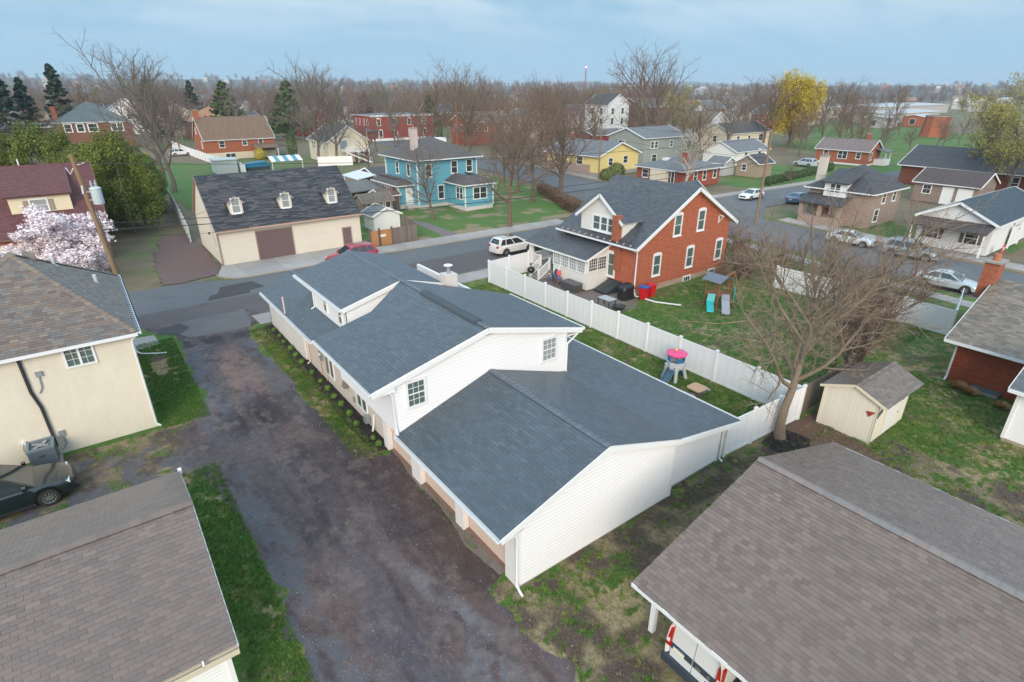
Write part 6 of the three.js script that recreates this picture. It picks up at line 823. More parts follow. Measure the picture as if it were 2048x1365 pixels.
{ // yellow house, low brick house, cottage, houses along the cross street
  house('yellow_house', 'yellow sided house with grey roof and stone front', 75.2, 86.4, -89, -75.6, { h: 3.7, rise: 2.0, roof: 'z', ov: .45, wm: lapY, rm: rGrey, base: .7, turn: 4, wins: [['f', 2.6, 1.9, 1.1, 1.2, wA], ['f', 6.8, 2.0, 1.2, 1.2, wA], ['l', 2.2, 1.9, 1.4, 1.3, wA], ['l', 8, 1.9, 1.4, 1.3, wA]], chim: [[1, -6.2, .7, .7, 5, 6.6, brickOr]] }); const yh = scene.getObjectByName('yellow_house'); mesh('stone_front', new B().box(-5.68, .5, -6.6, -5.6, 2.0, 4.6), stone, yh);
  const bh = house('low_brick_house', 'low red brick house with grey hip roof and broad chimney', 76.9, 87, -67.2, -58, { h: 2.8, rise: 1.6, wm: brickRed, rm: rGrey, ov: .6, chim: [[-1.2, 2.2, 1.1, .8, 3, 5.2, brickRed]], wins: [['f', 3.2, 1.0, .8, 1.4, wA], ['f', 5.6, 1.0, .8, 1.4, wA], ['f', 8.4, 1.1, .8, 1.3, wA], ['l', 1.2, 1.1, 1.2, 1.2, wA], ['l', 6, .8, 1.8, 1.6, { n: 3, f: .1 }]] }); mesh('dormer_vent', new B().box(-2.6, 3.3, -1.6, -1.5, 4.1, -.6), lapW, bh); mesh('bay', new B().box(-5.8, 0, -1.2, -5.0, 2.6, 2.0), stucco([.7, .62, .48]), bh);
  const ct = house('orange_brick_cottage', 'orange brick cottage with brown grey roof beyond the meadow', 130.8, 137.4, -64, -53.6, { h: 3.0, rise: 1.9, roof: 'z', ov: .35, wm: brickOr, rm: roofM([.26, .2, .19]), base: .35, fdm: trimW, turn: 3, wins: [['l', 1.6, 1.3, .9, 1.3, wA], ['l', 4.6, 1.2, 1.7, 1.4, { n: 2, f: .12 }], ['l', 8.2, 1.4, .8, 1.1, wA], ['f', 1.2, 1.2, .9, 1.3, wA]], chim: [[.6, 3.2, .7, .7, 4.4, 6, brickOr]] }); mesh('porch_wall', new B().box(.4, 0, 5.2, 3.2, 1.2, 7.4), lapW, ct); for (const x of [.6, 3.1]) mesh('porch_post', new B().beam(V(x, 1.2, 7.2), V(x, 2.9, 7.2), .14), trimW, ct); roofPlane(ct, V(.1, 2.8, 7.7), V(3.6, 2.8, 7.7), V(3.6, 3.3, 5.2), V(.1, 3.3, 5.2), { mat: rGrey });
  const tb = house('tan_bungalow', 'tan stone bungalow with dark hip roof and white dormer on the corner', 70.8, 79, -34.4, -27.5, { h: 4.0, rise: 2.5, wm: stone, rm: rDark, ov: .5, wins: [['f', 3.2, 2.6, .8, 1.2, wA], ['f', 6, 2.6, .8, 1.2, wA], ['f', 2, .6, 1, 1.3, wA]], chim: [[-1, -4, .8, .8, 0, 7.2, M([.66, .60, .52], { T: stuccoT })]] });
  mesh('dormer', new B().box(-4.6, 3.2, -1.6, -2, 4.9, .9), lapW, tb); win(tb, V(-4.6, 3.7, -.9), Zp, Xm, 1.1, .9, { f: .1, n: 2 }); roofPlane(tb, V(-5.0, 4.85, -2), V(-5.0, 4.85, 1.3), V(-1, 6.0, 1.3), V(-1, 6.0, -2), { mat: rDark, name: 'dormer_roof' }); roofPlane(tb, V(-6.4, 2.5, -3.6), V(-6.4, 2.5, 1.6), V(-4.1, 3.3, 1.6), V(-4.1, 3.3, -3.6), { mat: rDark, name: 'porch_roof' }); mesh('porch_wall', new B().box(-6.1, 0, -3.3, -4.1, 1.0, 1.3), stone, tb); for (const z of [-3.2, -1, 1.2]) mesh('porch_pier', new B().box(-6.1, 1, z - .2, -5.7, 2.5, z + .2), stone, tb); door(tb, V(-4.1, .3, -1.6), Zp, Xm, .9, 2, M([.24, .09, .05]), {});
  const wg = house('white_gabled_house', 'white gabled house with dark roof and shuttered porch windows', 68.2, 84, -21.4, -15.2, { h: 3.1, rise: 1.5, roof: 'x', ov: .4, wm: lapW, rm: roofM([.055, .085, .11]), wins: [['l', .9, .9, 1.0, 1.1, { f: .1, shut: .3, shm: M([.12, .1, .08]) }], ['l', 4.2, .9, 1.0, 1.1, { f: .1, shut: .3, shm: M([.12, .1, .08]) }], ['f', 6, 1.4, .8, 1, wA]] }); roofPlane(wg, V(-10, 2.4, -3.2), V(-10, 2.4, 3.2), V(-7.9, 2.95, 3.2), V(-7.9, 2.95, -3.2), { mat: roofM([.09, .075, .075]), name: 'porch_roof' }); for (const z of [-3, 3]) mesh('porch_post', new B().beam(V(-9.7, 0, z), V(-9.7, 2.4, z), .14), trimW, wg);
  const fg = house('stone_garage', 'grey stone garage with white doors beyond the white gabled house', 96, 103, -32, -24.4, { h: 2.7, rise: 1.5, roof: 'z', ov: .3, wm: M([.36, .32, .28], { T: brickT, Bm: brickB, bs: .01 }), rm: roofM([.11, .08, .075]), cat: 'garage', wins: [['l', 1.2, 1.2, .9, 1.1, { f: .12, grid: [2, 2] }]] }); fg.door('l', 3.6, 0, 1.2, 2.2, trimW, {}); fg.door('l', 5.4, 0, 1.6, 2.2, trimW, { rows: 4 });
  const db = house('dark_brown_hall', 'dark reddish brown hall under the leafing trees', 112, 124, -40, -18, { h: 3.2, rise: 2.6, roof: 'z', ov: .5, wm: brick([.20, .07, .045]), rm: rDark, cat: 'building', wins: [['l', 6, 1, 1, 1.6, { f: .1, g: glassG }], ['l', 9, 1, 1, 1.6, { f: .1, g: glassG }], ['l', 15, 1, 1, 1.6, wA]] });
  const gt = thing('white_gate', 'white vinyl gate panel beside the white gabled house', 'gate', V(74.8, 0, -15)); mesh('panel', new B().box(73.6, .2, -14.9, 76.4, 2.1, -14.82), vinyl, gt); for (const x of [73.5, 76.5]) mesh('post', new B().box(x - .08, 0, -14.95, x + .08, 2.3, -14.78), vinyl, gt); mesh('latch', new B().box(75.2, 1.7, -14.82, 75.5, 1.8, -14.78), darkMetal, gt);
  const sg = thing('yard_sign', 'red and white yard sign beside the far drive', 'sign', V(69.2, 0, -14.2)); mesh('panel', new B().box(68.8, .35, -14.24, 69.6, 1.15, -14.2), M([.62, .05, .08]), sg); mesh('print', new B().box(68.95, .65, -14.2, 69.45, .95, -14.195), M([.75, .6, .6]), sg); for (const x of [68.9, 69.5]) mesh('stake', new B().box(x - .02, 0, -14.23, x + .02, .35, -14.2), darkMetal, sg);
}
{ // small houses between the far trees
  const rn = rng(515), wl = [['white', lapW], ['cream', lapC], ['brick', brickRed], ['pale grey', lap([.55, .56, .57])], ['brown brick', brickBr], ['tan', lap([.5, .42, .32])]], rl = [['grey', rGrey], ['dark', rDark], ['brown', rTan], ['slate', rBlueG]]; let n = 0, guard = 0;
  while (n < 46 && guard++ < 3000) { const az = lerp(-8, 62, rn()) * R, d = lerp(165, 420, rn()), x = Math.sin(az) * d, z = -Math.cos(az) * d, w = 9 + 5 * rn(), dp = 8 + 4 * rn(), cx = 64 + (-z - 40) * .13; if (RECTS.some(r => x > r[0] - w && x < r[1] + w && z > r[2] - dp && z < r[3] + dp + 6) || Math.abs(x - cx) < 14 || (x > 175 && z > -125) || (x < 34 && d < 270)) continue; const a = wl[Math.floor(rn() * 6)], b = rl[Math.floor(rn() * 4)], h = 4.2 + 2.4 * rn(), L = []; for (let k = 0; k < 3; k++) { L.push(['f', 1.3 + k * w * .3, h - 2.4, 1, 1.5, wA]); if (k < 2) L.push(['l', 1.6 + k * 3.4, h - 2.4, 1, 1.5, wA]); } house('far_house', `small ${a[0]} house with ${b[0]} roof among the far bare trees`, x - w / 2, x + w / 2, z - dp / 2, z + dp / 2, { h, rise: 2 + 1.6 * rn(), roof: rn() < .5 ? 'x' : 'z', ov: .3, wm: a[1], rm: b[1], wins: L, group: `small ${a[0]} houses with ${b[0]} roofs among the far trees` }); n++; }
}
{ // far industry on the right, brick tower, mast
  const L = [[300, 360, -140, -118, 4, 'long white roofed warehouse beyond the meadow'], [372, 470, -190, -150, 5, 'pale flat warehouse behind the long white one'], [330, 352, -170, -158, 5, 'small tan warehouse among the far trees'], [262, 275, -112, -104, 4, 'small white shed beside the evergreen hedge'], [284, 296, -106, -98, 4, 'small brick shed beside the evergreen hedge']];
  L.forEach(([a, b, c, d, h, l], i) => house('warehouse', l, a, b, c, d, { h, rise: .7, roof: 'x', ov: .3, wm: i === 4 ? brickOr : i === 2 ? lapC : lap([.46, .44, .42]), rm: M([.46, .48, .50], { T: vertT }), cat: 'building', wins: [['f', 3, 1, 3, 3, { rail: 0, f: .1 }], ['l', 3, 1, 2, 2, { rail: 0, f: .1 }]] }));
  const t = thing('brick_tower', 'tapering orange brick tower beyond the meadow', 'tower', V(232, 0, -76)); mesh('wall', new B().lathe([[4.2, 0], [4.0, 1], [3.5, 6.2], [3.3, 6.4], [0, 6.5]], V(232, 0, -76), 10), brickOr, t); mesh('rim', new B().lathe([[3.6, 6.2], [3.7, 6.2], [3.7, 6.6], [3.4, 6.6]], V(232, 0, -76), 10), concrete, t);
  const m = thing('radio_mast', 'thin red topped radio mast on the horizon', 'mast', V(560, 0, -590)); for (const [x, z] of [[-1, -1], [1, -1], [0, 1]]) mesh('mast_leg', new B().beam(V(560 + x, 0, -590 + z), V(560 + x * .3, 38, -590 + z * .3), .35), M([.3, .12, .12]), m); for (let k = 0; k < 10; k++) mesh('brace', new B().beam(V(559.2, k * 3.8, -590.8), V(560.8, k * 3.8 + 3.6, -590.8), .2), M([.3, .12, .12]), m); mesh('beacon_light', new B().lathe([[0, 0], [1.0, .5], [1.1, 1.6], [0, 2.4]], V(560, 38, -590), 10), M([.8, .3, .32], { emissive: new THREE.Color(1, .35, .4), emissiveIntensity: 1.2 }), m);
}
// ---------- vehicles ----------
const paint = c => M(c, { phys: true, roughness: .35, clearcoat: 1, clearcoatRoughness: .06, metalness: .15 });
const carGlass = M([.02, .03, .035], { phys: true, roughness: .05, clearcoat: 1 }), lampW = M([.72, .74, .76], { phys: true, roughness: .1, clearcoat: 1 }), lampR = M([.42, .015, .012], { phys: true, roughness: .15, clearcoat: 1 }), rimM = M([.55, .56, .58], { metalness: .85, roughness: .3 });
const KIND = {
  suv: { L: 4.7, H: 1.68, top: [[-2.35, .72], [-2.29, .98], [-2.1, 1.04], [.95, 1.02], [1.35, .99], [1.95, .90], [2.22, .77], [2.35, .52]], w: [[-2.35, .66], [-2.22, .84], [-1.5, .915], [1.3, .915], [2.0, .85], [2.25, .70], [2.35, .5]], g: [-2.22, 1.15, -1.88, .15], wr: .345, wx: [-1.38, 1.42], cuts: [-1.85, -1.05, -.2, .8] },
  sedan: { L: 4.6, H: 1.42, top: [[-2.3, .66], [-2.24, .88], [-2.0, .95], [-1.5, .96], [.95, .90], [1.4, .86], [1.95, .76], [2.2, .64], [2.3, .45]], w: [[-2.3, .6], [-2.15, .80], [-1.4, .895], [1.2, .895], [1.95, .82], [2.2, .68], [2.3, .48]], g: [-1.75, 1.1, -.95, .12], wr: .32, wx: [-1.35, 1.4], cuts: [-1.25, -.45, -.4, .75] },
};
const ip = (L, x) => { if (x <= L[0][0]) return L[0][1]; for (let i = 1; i < L.length; i++) if (x <= L[i][0]) return lerp(L[i - 1][1], L[i][1], (x - L[i - 1][0]) / (L[i][0] - L[i - 1][0])); return L[L.length - 1][1]; };
function wheel(par, x, z, r, s) {
  const tp = []; const prof = [[r * .62, .11], [r * .92, .11], [r, .07], [r, -.07], [r * .92, -.11], [r * .62, -.11]]; const tb = new B(), n = 22;
  for (let i = 0; i + 1 < prof.length; i++) for (let k = 0; k < n; k++) { const P = (q, t) => { const a = t / n * 6.2832; return V(x + Math.cos(a) * q[0], r + Math.sin(a) * q[0], z + s * q[1]); }; s > 0 ? tb.quad(P(prof[i], k), P(prof[i], k + 1), P(prof[i + 1], k + 1), P(prof[i + 1], k)) : tb.quad(P(prof[i], k + 1), P(prof[i], k), P(prof[i + 1], k), P(prof[i + 1], k + 1)); }
  const w = mesh('wheel', new B().tube([V(x, r, z - .08), V(x, r, z + .05 * s)], r * .6, 18), darkMetal, par); mesh('tyre', tb, rubber, w, { smooth: 40 });
  const rb = new B(); for (let k = 0; k < 10; k++) { const a = k / 10 * 6.2832; rb.obox(V(x + Math.cos(a) * .05, r + Math.sin(a) * .05, z + s * .07), V(Math.cos(a) * r * .56, Math.sin(a) * r * .56, 0), V(-Math.sin(a) * .035, Math.cos(a) * .035, 0), V(0, 0, .03 * s)); } mesh('rim', rb.tube([V(x, r, z + s * .06), V(x, r, z + s * .1)], .06, 10), rimM, w); const rg = new B(); for (let k = 0; k < n; k++) { const P = (q, t, d) => { const a = t / n * 6.2832; return V(x + Math.cos(a) * q, r + Math.sin(a) * q, z + s * d); }; rg.quad(P(r * .57, k, .1), P(r * .57, k + 1, .1), P(r * .64, k + 1, .11), P(r * .64, k, .11)); } mesh('rim_edge', rg, rimM, w);
}
function car(name, label, kind, px, pz, turn, pm, o = {}) {
  const K = KIND[kind], t = thing(name, label, o.cat || 'car', V(px, 0, pz), o.group); t._o = V(0, 0, 0); t.rotation.y = turn * R; if (o.y) t.position.y = o.y; const r = kind === 'suv' ? .36 : .33, Ra = r + .07, n = 64, b = new B(), rows = [];
  for (let i = 0; i <= n; i++) {
    const x = lerp(-K.L / 2, K.L / 2, i / n), ys = ip(K.top, x), w = ip(K.w, x); let yb = .26 + .12 * Math.pow(Math.abs(x) / (K.L / 2), 6), lo = yb; for (const q of K.wx) { const d = Math.abs(x - q); if (d < Ra) lo = Math.max(lo, r + Math.sqrt(Ra * Ra - d * d) - .02); }
    lo = Math.min(lo, ys - .1); const m = lerp(lo, ys, .55); rows.push([[0, yb], [w - .26, yb], [w - .24, lo], [w, lo], [w + .012, m], [w - .02, ys - .1], [w - .11, ys - .012], [w * .45, ys + .02], [0, ys + .028]].map(([z, y]) => [x, y, z]));
  }
  for (let i = 0; i < n; i++) for (let j = 0; j < 8; j++) for (const s of [1, -1]) { const P = q => V(q[0], q[1], q[2] * s), A = P(rows[i][j]), Bq = P(rows[i + 1][j]), C = P(rows[i + 1][j + 1]), D = P(rows[i][j + 1]); s > 0 ? b.quad(A, Bq, C, D) : b.quad(Bq, A, D, C); }
  for (const [i, f] of [[0, 1], [n, -1]]) for (let j = 0; j < 8; j++) { const q = rows[i], A = V(...q[j]), C = V(...q[j + 1]), D = V(q[j + 1][0], q[j + 1][1], -q[j + 1][2]), E = V(q[j][0], q[j][1], -q[j][2]); f > 0 ? b.quad(E, A, C, D) : b.quad(A, E, D, C); }
  mesh('body', b, pm, t, { smooth: 38 });
  const [xr, xf, rr, rf] = K.g, yb = ip(K.top, xr + .4) - .02, H = K.H, wb = ip(K.w, -.3) - .075, wt = wb - (K.wr - .1), ybf = ip(K.top, xf);
  const ring = (a, c, z, y, yf) => [V(a, y, z), V(c, yf ?? y, z), V(c, yf ?? y, -z), V(a, y, -z)]; const r0 = ring(xr, xf, wb, yb, ybf), r1 = ring(lerp(xr, rr, .9), lerp(xf, rf, .9), lerp(wb, wt, .9), lerp(yb, H, .9)), r2 = ring(rr + .12, rf - .14, wt - .13, H + .012), cb = new B();
  for (const [a, c] of [[r0, r1], [r1, r2]]) for (let i = 0; i < 4; i++) { const j = (i + 1) % 4; cb.quad(a[i], a[j], c[j], c[i]); } cb.quad(r2[0], r2[1], r2[2], r2[3]); mesh('roof', cb, pm, t, { smooth: 42 });
  const pane = (name, a, c, d, e, N) => { const q = [a, c, d, e].map(p => p.clone().addScaledVector(N, .008)); mesh(name, new B().quad(...q), carGlass, t); };
  const LP = (A, Bq, f) => A.clone().lerp(Bq, f);
  { const A = r0[1], Bq = r0[2], C = r1[2], D = r1[1], N = Bq.clone().sub(A).cross(D.clone().sub(A)).normalize(); if (N.x < 0) N.negate(); const q = (u, v) => LP(LP(A, Bq, u), LP(D, C, u), v); pane('windshield', q(.05, .04), q(.95, .04), q(.93, .95), q(.07, .95), N); }
  { const A = r0[3], Bq = r0[0], C = r1[0], D = r1[3], N = Bq.clone().sub(A).cross(D.clone().sub(A)).normalize(); if (N.x > 0) N.negate(); const q = (u, v) => LP(LP(A, Bq, u), LP(D, C, u), v); pane('rear_window', q(.08, .2), q(.92, .2), q(.9, .93), q(.1, .93), N); }
  for (const s of [0, 1]) { const A = s ? r0[3] : r0[0], Bq = s ? r0[2] : r0[1], C = s ? r1[2] : r1[1], D = s ? r1[3] : r1[0], N = V(0, .25, s ? -1 : 1).normalize(); const q = (u, v) => LP(LP(A, Bq, u), LP(D, C, u), v); const us = kind === 'suv' ? [[.06, .24, .12, .27], [.27, .55, .30, .55], [.58, .92, .58, .9]] : [[.08, .45, .16, .46], [.49, .92, .49, .88]]; for (const [a, c, a2, c2] of us) pane('side_window', q(a, .10), q(c, .10), q(c2, .9), q(a2, .9), N); }
  for (const x of K.wx) for (const s of [1, -1]) wheel(t, x, s * (ip(K.w, x) - .12), r, s);
  const fy = kind === 'suv' ? .72 : .6, fx = K.L / 2; for (const s of [1, -1]) { const lm = (nm, x, y, z, dx, dy, dz, m) => mesh(nm, new B().obox(V(x - dx / 2, y - dy / 2, s > 0 ? z - dz / 2 : -z - dz / 2), V(dx, 0, 0), V(0, dy, 0), V(0, 0, dz)), m, t); lm('headlight', fx - .27, fy + .02, .60, .20, .12, .30, lampW); lm('taillight', -fx + .10, kind === 'suv' ? .92 : .78, .66, .16, .22, .24, lampR);
    mesh('mirror', new B().obox(V(xf - .35, yb + .04, s > 0 ? wb + .08 : -wb - .26), V(.12, 0, 0), V(0, .14, 0), V(0, 0, .18)), pm, t); mesh('door_handle', new B().obox(V(-.55, yb - .14, s > 0 ? .9 : -.925), V(.16, 0, 0), V(0, .03, 0), V(0, 0, .025)), rimM, t); mesh('sill', new B().obox(V(-.95, .24, s > 0 ? .80 : -.93), V(1.95, 0, 0), V(0, .1, 0), V(0, 0, .13)), rubber, t); }
  mesh('grille', new B().obox(V(fx - .13, .46, -.42), V(.13, 0, 0), V(0, .2, 0), V(0, 0, .84)), darkMetal, t); mesh('bumper', new B().obox(V(fx - .1, .28, -.62), V(.14, 0, 0), V(0, .14, 0), V(0, 0, 1.24)), o.bump || pm, t); mesh('bumper', new B().obox(V(-fx - .03, .34, -.66), V(.14, 0, 0), V(0, .2, 0), V(0, 0, 1.32)), o.bump || pm, t); mesh('licence_plate', new B().obox(V(-fx - .035, .6, -.16), V(.02, 0, 0), V(0, .15, 0), V(0, 0, .32)), M([.7, .7, .6]), t);
  if (kind === 'suv') for (const s of [1, -1]) mesh('roof_rail', new B().beam(V(rr + .2, H + .05, s * (wt - .1)), V(rf - .2, H + .05, s * (wt - .1)), .04), rimM, t);
  if (o.sunroof) mesh('sunroof', new B().box(-.8, H + .01, -.36, .05, H + .025, .36), carGlass, t);
  return t;
}
car('parked_car', 'black crossover nosing out between the cream house and brown garage', 'suv', -5.35, -25.45, 2, paint([.006, .012, .016]));
car('parked_car', 'dark red crossover parked at the kerb by the dormered garage', 'suv', 18.5, -49.5, 181, paint([.40, .015, .035]));
car('parked_car', 'white crossover with black sunroof parked beyond the vinyl fence', 'suv', 32.7, -43.7, 0, paint([.72, .71, .68]), { sunroof: 1 });
car('parked_car', 'silver sedan parked on the street beyond the thicket', 'sedan', 54.2, -13.9, -83, paint([.42, .47, .50]));
car('parked_car', 'white sedan parked by the lawn across the junction', 'sedan', 78.2, -46.3, 181, paint([.75, .75, .74]));
car('parked_car', 'small blue car parked beside the tan bungalow', 'sedan', 81, -40.8, 3, paint([.05, .14, .24]));
car('parked_car', 'light silver car parked along the far kerb behind bare branches', 'sedan', 62.6, -25.2, -83, paint([.55, .57, .58]));
car('parked_car', 'grey crossover parked along the far kerb behind bare branches', 'suv', 61.9, -19.4, -83, paint([.25, .27, .28]));
car('parked_car', 'white crossover on the drive beside the orange brick house', 'suv', 21.2, -161, 4, paint([.72, .73, .74]));
car('parked_car', 'dark teal car parked beside the cream balcony house', 'sedan', 57.5, -119, 185, paint([.03, .06, .075]));
car('parked_car', 'silver crossover parked in front of the orange brick cottage', 'suv', 121, -61, 84, paint([.45, .49, .52]));
car('parked_car', 'dark car parked near the long white fence', 'sedan', 9.6, -104, 80, paint([.03, .04, .06]));
{ // delivery van under the carport, its back doors towards the alley
  const t = thing('delivery_van', 'white delivery van backed under the carport roof', 'van', V(12.4, 0, -5.2)), wp = paint([.78, .78, .76]), x0 = 9.82, zc = -5.27, w = .85, blk = M([.035, .05, .065], { roughness: .6 });
  const sec = [[.34, w - .05], [.55, w], [1.0, w], [1.55, w - .06], [1.88, w - .17], [1.99, w - .34]], st = [[x0 + .10, .90, .0], [x0, .97, .02], [x0 + .04, 1, 0], [x0 + 3.0, 1, 0], [x0 + 3.4, .99, 0]]; const b = new B(), P = (k, i, s) => V(st[k][0] + (k < 2 ? (sec[i][0] - .3) * .10 : 0), sec[i][0], zc + s * sec[i][1] * st[k][1]);
  for (let k = 0; k + 1 < st.length; k++) { for (let i = 0; i + 1 < sec.length; i++) for (const s of [1, -1]) { const q = [P(k, i, s), P(k + 1, i, s), P(k + 1, i + 1, s), P(k, i + 1, s)]; s > 0 ? b.quad(...q) : b.quad(q[1], q[0], q[3], q[2]); } b.quad(P(k, 5, 1), P(k + 1, 5, 1), P(k + 1, 5, -1), P(k, 5, -1)); }
  for (let i = 0; i + 1 < sec.length; i++) b.quad(P(0, i, -1), P(0, i, 1), P(0, i + 1, 1), P(0, i + 1, -1)); mesh('body', b, wp, t, { smooth: 40 });
  const hood = new B(); const hp = [V(x0 + 3.4, .35, 0), V(x0 + 4.4, .35, 0), V(x0 + 4.45, .85, 0), V(x0 + 4.1, 1.08, 0), V(x0 + 3.75, 1.15, 0), V(x0 + 3.4, 1.95, 0)].map(p => p.clone().add(V(0, 0, zc + w - .08))); hood.prism(hp, V(0, 0, -2 * w + .16)); mesh('cab', hood, wp, t);
  const rx = (y, o = .0) => x0 + .06 + (y - .3) * .10 - o; const slab = (nm, y0, y1, z0, z1, m, d = .03, par = t) => mesh(nm, new B().obox(V(rx(y0, d), y0, z0), V(rx(y1) - rx(y0), y1 - y0, 0), V(.05, 0, 0), V(0, 0, z1 - z0)), m, par);
  const dl = slab('rear_door', .52, 1.84, zc - .69, zc - .012, wp), dr = slab('rear_door', .52, 1.84, zc + .012, zc + .69, wp);
  slab('trim_strip', .80, 1.0, zc - .69, zc - .02, blk, .045, dl); slab('trim_strip', .80, 1.0, zc + .02, zc + .69, blk, .045, dr); const lp = slab('licence_plate', .80, .95, zc - .62, zc - .26, M([.72, .70, .45]), .055, dl); slab('plate_band', .915, .95, zc - .62, zc - .26, M([.08, .15, .35]), .058, dl); mesh('emblem', new B().tube([V(rx(.9, .05), .9, zc + .5), V(rx(.9, .065), .9, zc + .5)], .055, 14), rimM, dr); for (let k = 0; k < 5; k++) slab('badge_letter', .66, .69, zc + .42 + k * .05, zc + .455 + k * .05, blk, .036, dr);
  for (const s of [1, -1]) { mesh('taillight', new B().obox(V(x0 + .03, .85, zc + (s > 0 ? .69 : -.86)), V(.08, .62, 0), V(.12, 0, 0), V(0, 0, .17)), lampR, t); mesh('reversing_lamp', new B().obox(V(x0 + .025, 1.0, zc + (s > 0 ? .74 : -.82)), V(.012, .1, 0), V(.1, 0, 0), V(0, 0, .08)), lampW, t); }
  slab('brake_lamp', 1.74, 1.79, zc - .16, zc + .16, lampR, .045); mesh('bumper', new B().obox(V(x0 - .06, .28, zc - .88), V(.22, 0, 0), V(0, .25, 0), V(0, 0, 1.76)), blk, t); slab('door_handle', .84, .9, zc + .1, zc + .26, rimM, .06, dr);
  for (const x of [x0 + .75, x0 + 3.6]) for (const s of [1, -1]) wheel(t, x, zc + s * .77, .33, s);
}
// ---------- poles, wires, lamp ----------
function pole(label, x, z, h, lean = [0, 0], r = .14) { const t = thing('utility_pole', label, 'utility pole', V(x, 0, z)); mesh('pole', new B().tube([V(x, -.1, z), V(x + lean[0], h, z + lean[1])], [r, r * .75], 12), woodPole, t, { smooth: 50 }); t.at = y => V(x + lean[0] * y / h, y, z + lean[1] * y / h); return t; }
const wireM = M([.03, .03, .032], { roughness: .6 });
function wire(a, b, sag, label, r = .013, group) { const p = []; for (let i = 0; i <= 14; i++) { const f = i / 14; p.push(a.clone().lerp(b, f).add(V(0, -sag * 4 * f * (1 - f), 0))); } mesh('power_line', new B().tube(p, r, 5), wireM, null, { at: a, label, category: 'cable', group: group || 'overhead cables along the street', smooth: 60 }); }
{
  const p = pole('tall leaning wooden utility pole with grey transformer beside the cream house', .75, -44.6, 11.1, [-.75, 0], .17), tr = p.at(8.3);
  const tf = mesh('transformer', new B().lathe([[.02, 0], [.28, .02], [.30, .08], [.30, .92], [.32, .94], [.32, 1.0], [.22, 1.07], [.02, 1.1]], tr.clone().add(V(.52, -.2, .12)), 20), M([.50, .56, .60], { roughness: .4 }), p, { smooth: 35 }); for (const s of [-.1, .12]) mesh('bushing', new B().lathe([[.05, 0], [.08, .05], [.05, .1], [.08, .15], [.04, .3], [.07, .34], [0, .4]], tr.clone().add(V(.48 + s, .88, .1)), 10), M([.35, .38, .4], { roughness: .3 }), tf); mesh('bracket', new B().beam(tr.clone().add(V(0, .1, .05)), tr.clone().add(V(.3, .1, .1)), .08).beam(tr.clone().add(V(0, .6, .05)), tr.clone().add(V(.3, .6, .1)), .08), metalGrey, tf);
  const cr = p.at(10.3); mesh('insulator_arm', new B().tube([cr.clone().add(V(-.5, .1, 0)), cr.clone().add(V(-.35, -.3, 0)), cr.clone().add(V(-.05, .15, 0))], .03, 6), M([.7, .72, .72]), p); mesh('insulator_arm', new B().tube([cr.clone().add(V(.05, .2, 0)), cr.clone().add(V(.5, .3, 0))], .035, 6), M([.7, .72, .72]), p); mesh('cutout', new B().tube([tr.clone().add(V(-.1, 1.0, .1)), tr.clone().add(V(-.15, .5, .15))], .05, 8), M([.6, .62, .63]), p); mesh('notice', new B().obox(p.at(2.9).add(V(-.14, 0, .15)), V(.3, 0, 0), V(-.03, .45, 0), V(0, 0, .02)), M([.6, .62, .64]), p); pipe(p, 'riser_cable', [p.at(.1).add(V(.19, 0, 0)), p.at(5).add(V(.17, 0, .05)), p.at(7.8).add(V(.2, 0, .1))], .035, M([.1, .1, .1]));
  const q = pole('wooden utility pole with street lamp at the far junction', 63, -36.2, 10.6, [.1, 0], .15); const la = q.at(8.3); const arm = mesh('lamp_arm', new B().tube([la, la.clone().add(V(-1.4, .55, .3)), la.clone().add(V(-2.6, .45, .5))], .04, 8), metalGrey, q); mesh('lamp_head', new B().lathe([[.02, 0], [.16, .04], [.2, .12], [.06, .2]], la.clone().add(V(-2.7, .3, .5)), 12), M([.55, .56, .57]), arm);
  const q2 = pole('slim wooden utility pole behind the orange brick house', 22.2, -168, 13, [-.3, 0], .2), q3 = pole('wooden utility pole in front of the red row houses', 83, -160, 13.5, [0, 0], .2), q4 = pole('wooden utility pole behind the blue house', 78.5, -128, 12, [0, 0], .18), q5 = pole('wooden utility pole beside the yellow house', 73, -72.5, 10, [.05, 0], .14);
  const A = p.at(6.5).add(V(.15, 0, .1)); wire(A, V(62.9, 7.2, -36.4), 1.0, 'lower black cable sagging past the dormered garage', .03); wire(p.at(10.6), q.at(9.8), .9, 'upper thin cable along the street', .018); wire(p.at(6.9).add(V(.15, 0, .1)), V(62.9, 7.7, -36.4), .9, 'middle cable along the street', .024); wire(p.at(6.3), V(8.62, 4.6, -58), .25, 'service cable to the dormered garage side wall'); wire(p.at(6.6), V(-3, 4.5, -66), .3, 'service cable to the maroon roofed house'); wire(p.at(6.2).add(V(.1, 0, 0)), V(11.6, 3.2, -55.1), .3, 'service cable to the dormered garage front');
  wire(q.at(9.9), V(140, 10.5, -8), 1.2, 'high cable crossing the sky end of the street'); wire(q.at(8.0), V(140, 8.6, -6), 1.1, 'lower cable beyond the junction pole'); wire(q.at(9.9), q5.at(9.6), .5, 'cable between the junction pole and yellow house pole', .014); wire(q.at(7.6), q5.at(7.4), .5, 'lower cable toward the yellow house pole', .016); wire(q5.at(9.6), q4.at(11), .6, 'cable running past the yellow house roof', .016); wire(V(63, 6.4, -36), V(84, 4.4, -16.8), .3, 'service cable to the white gabled house', .014);
}
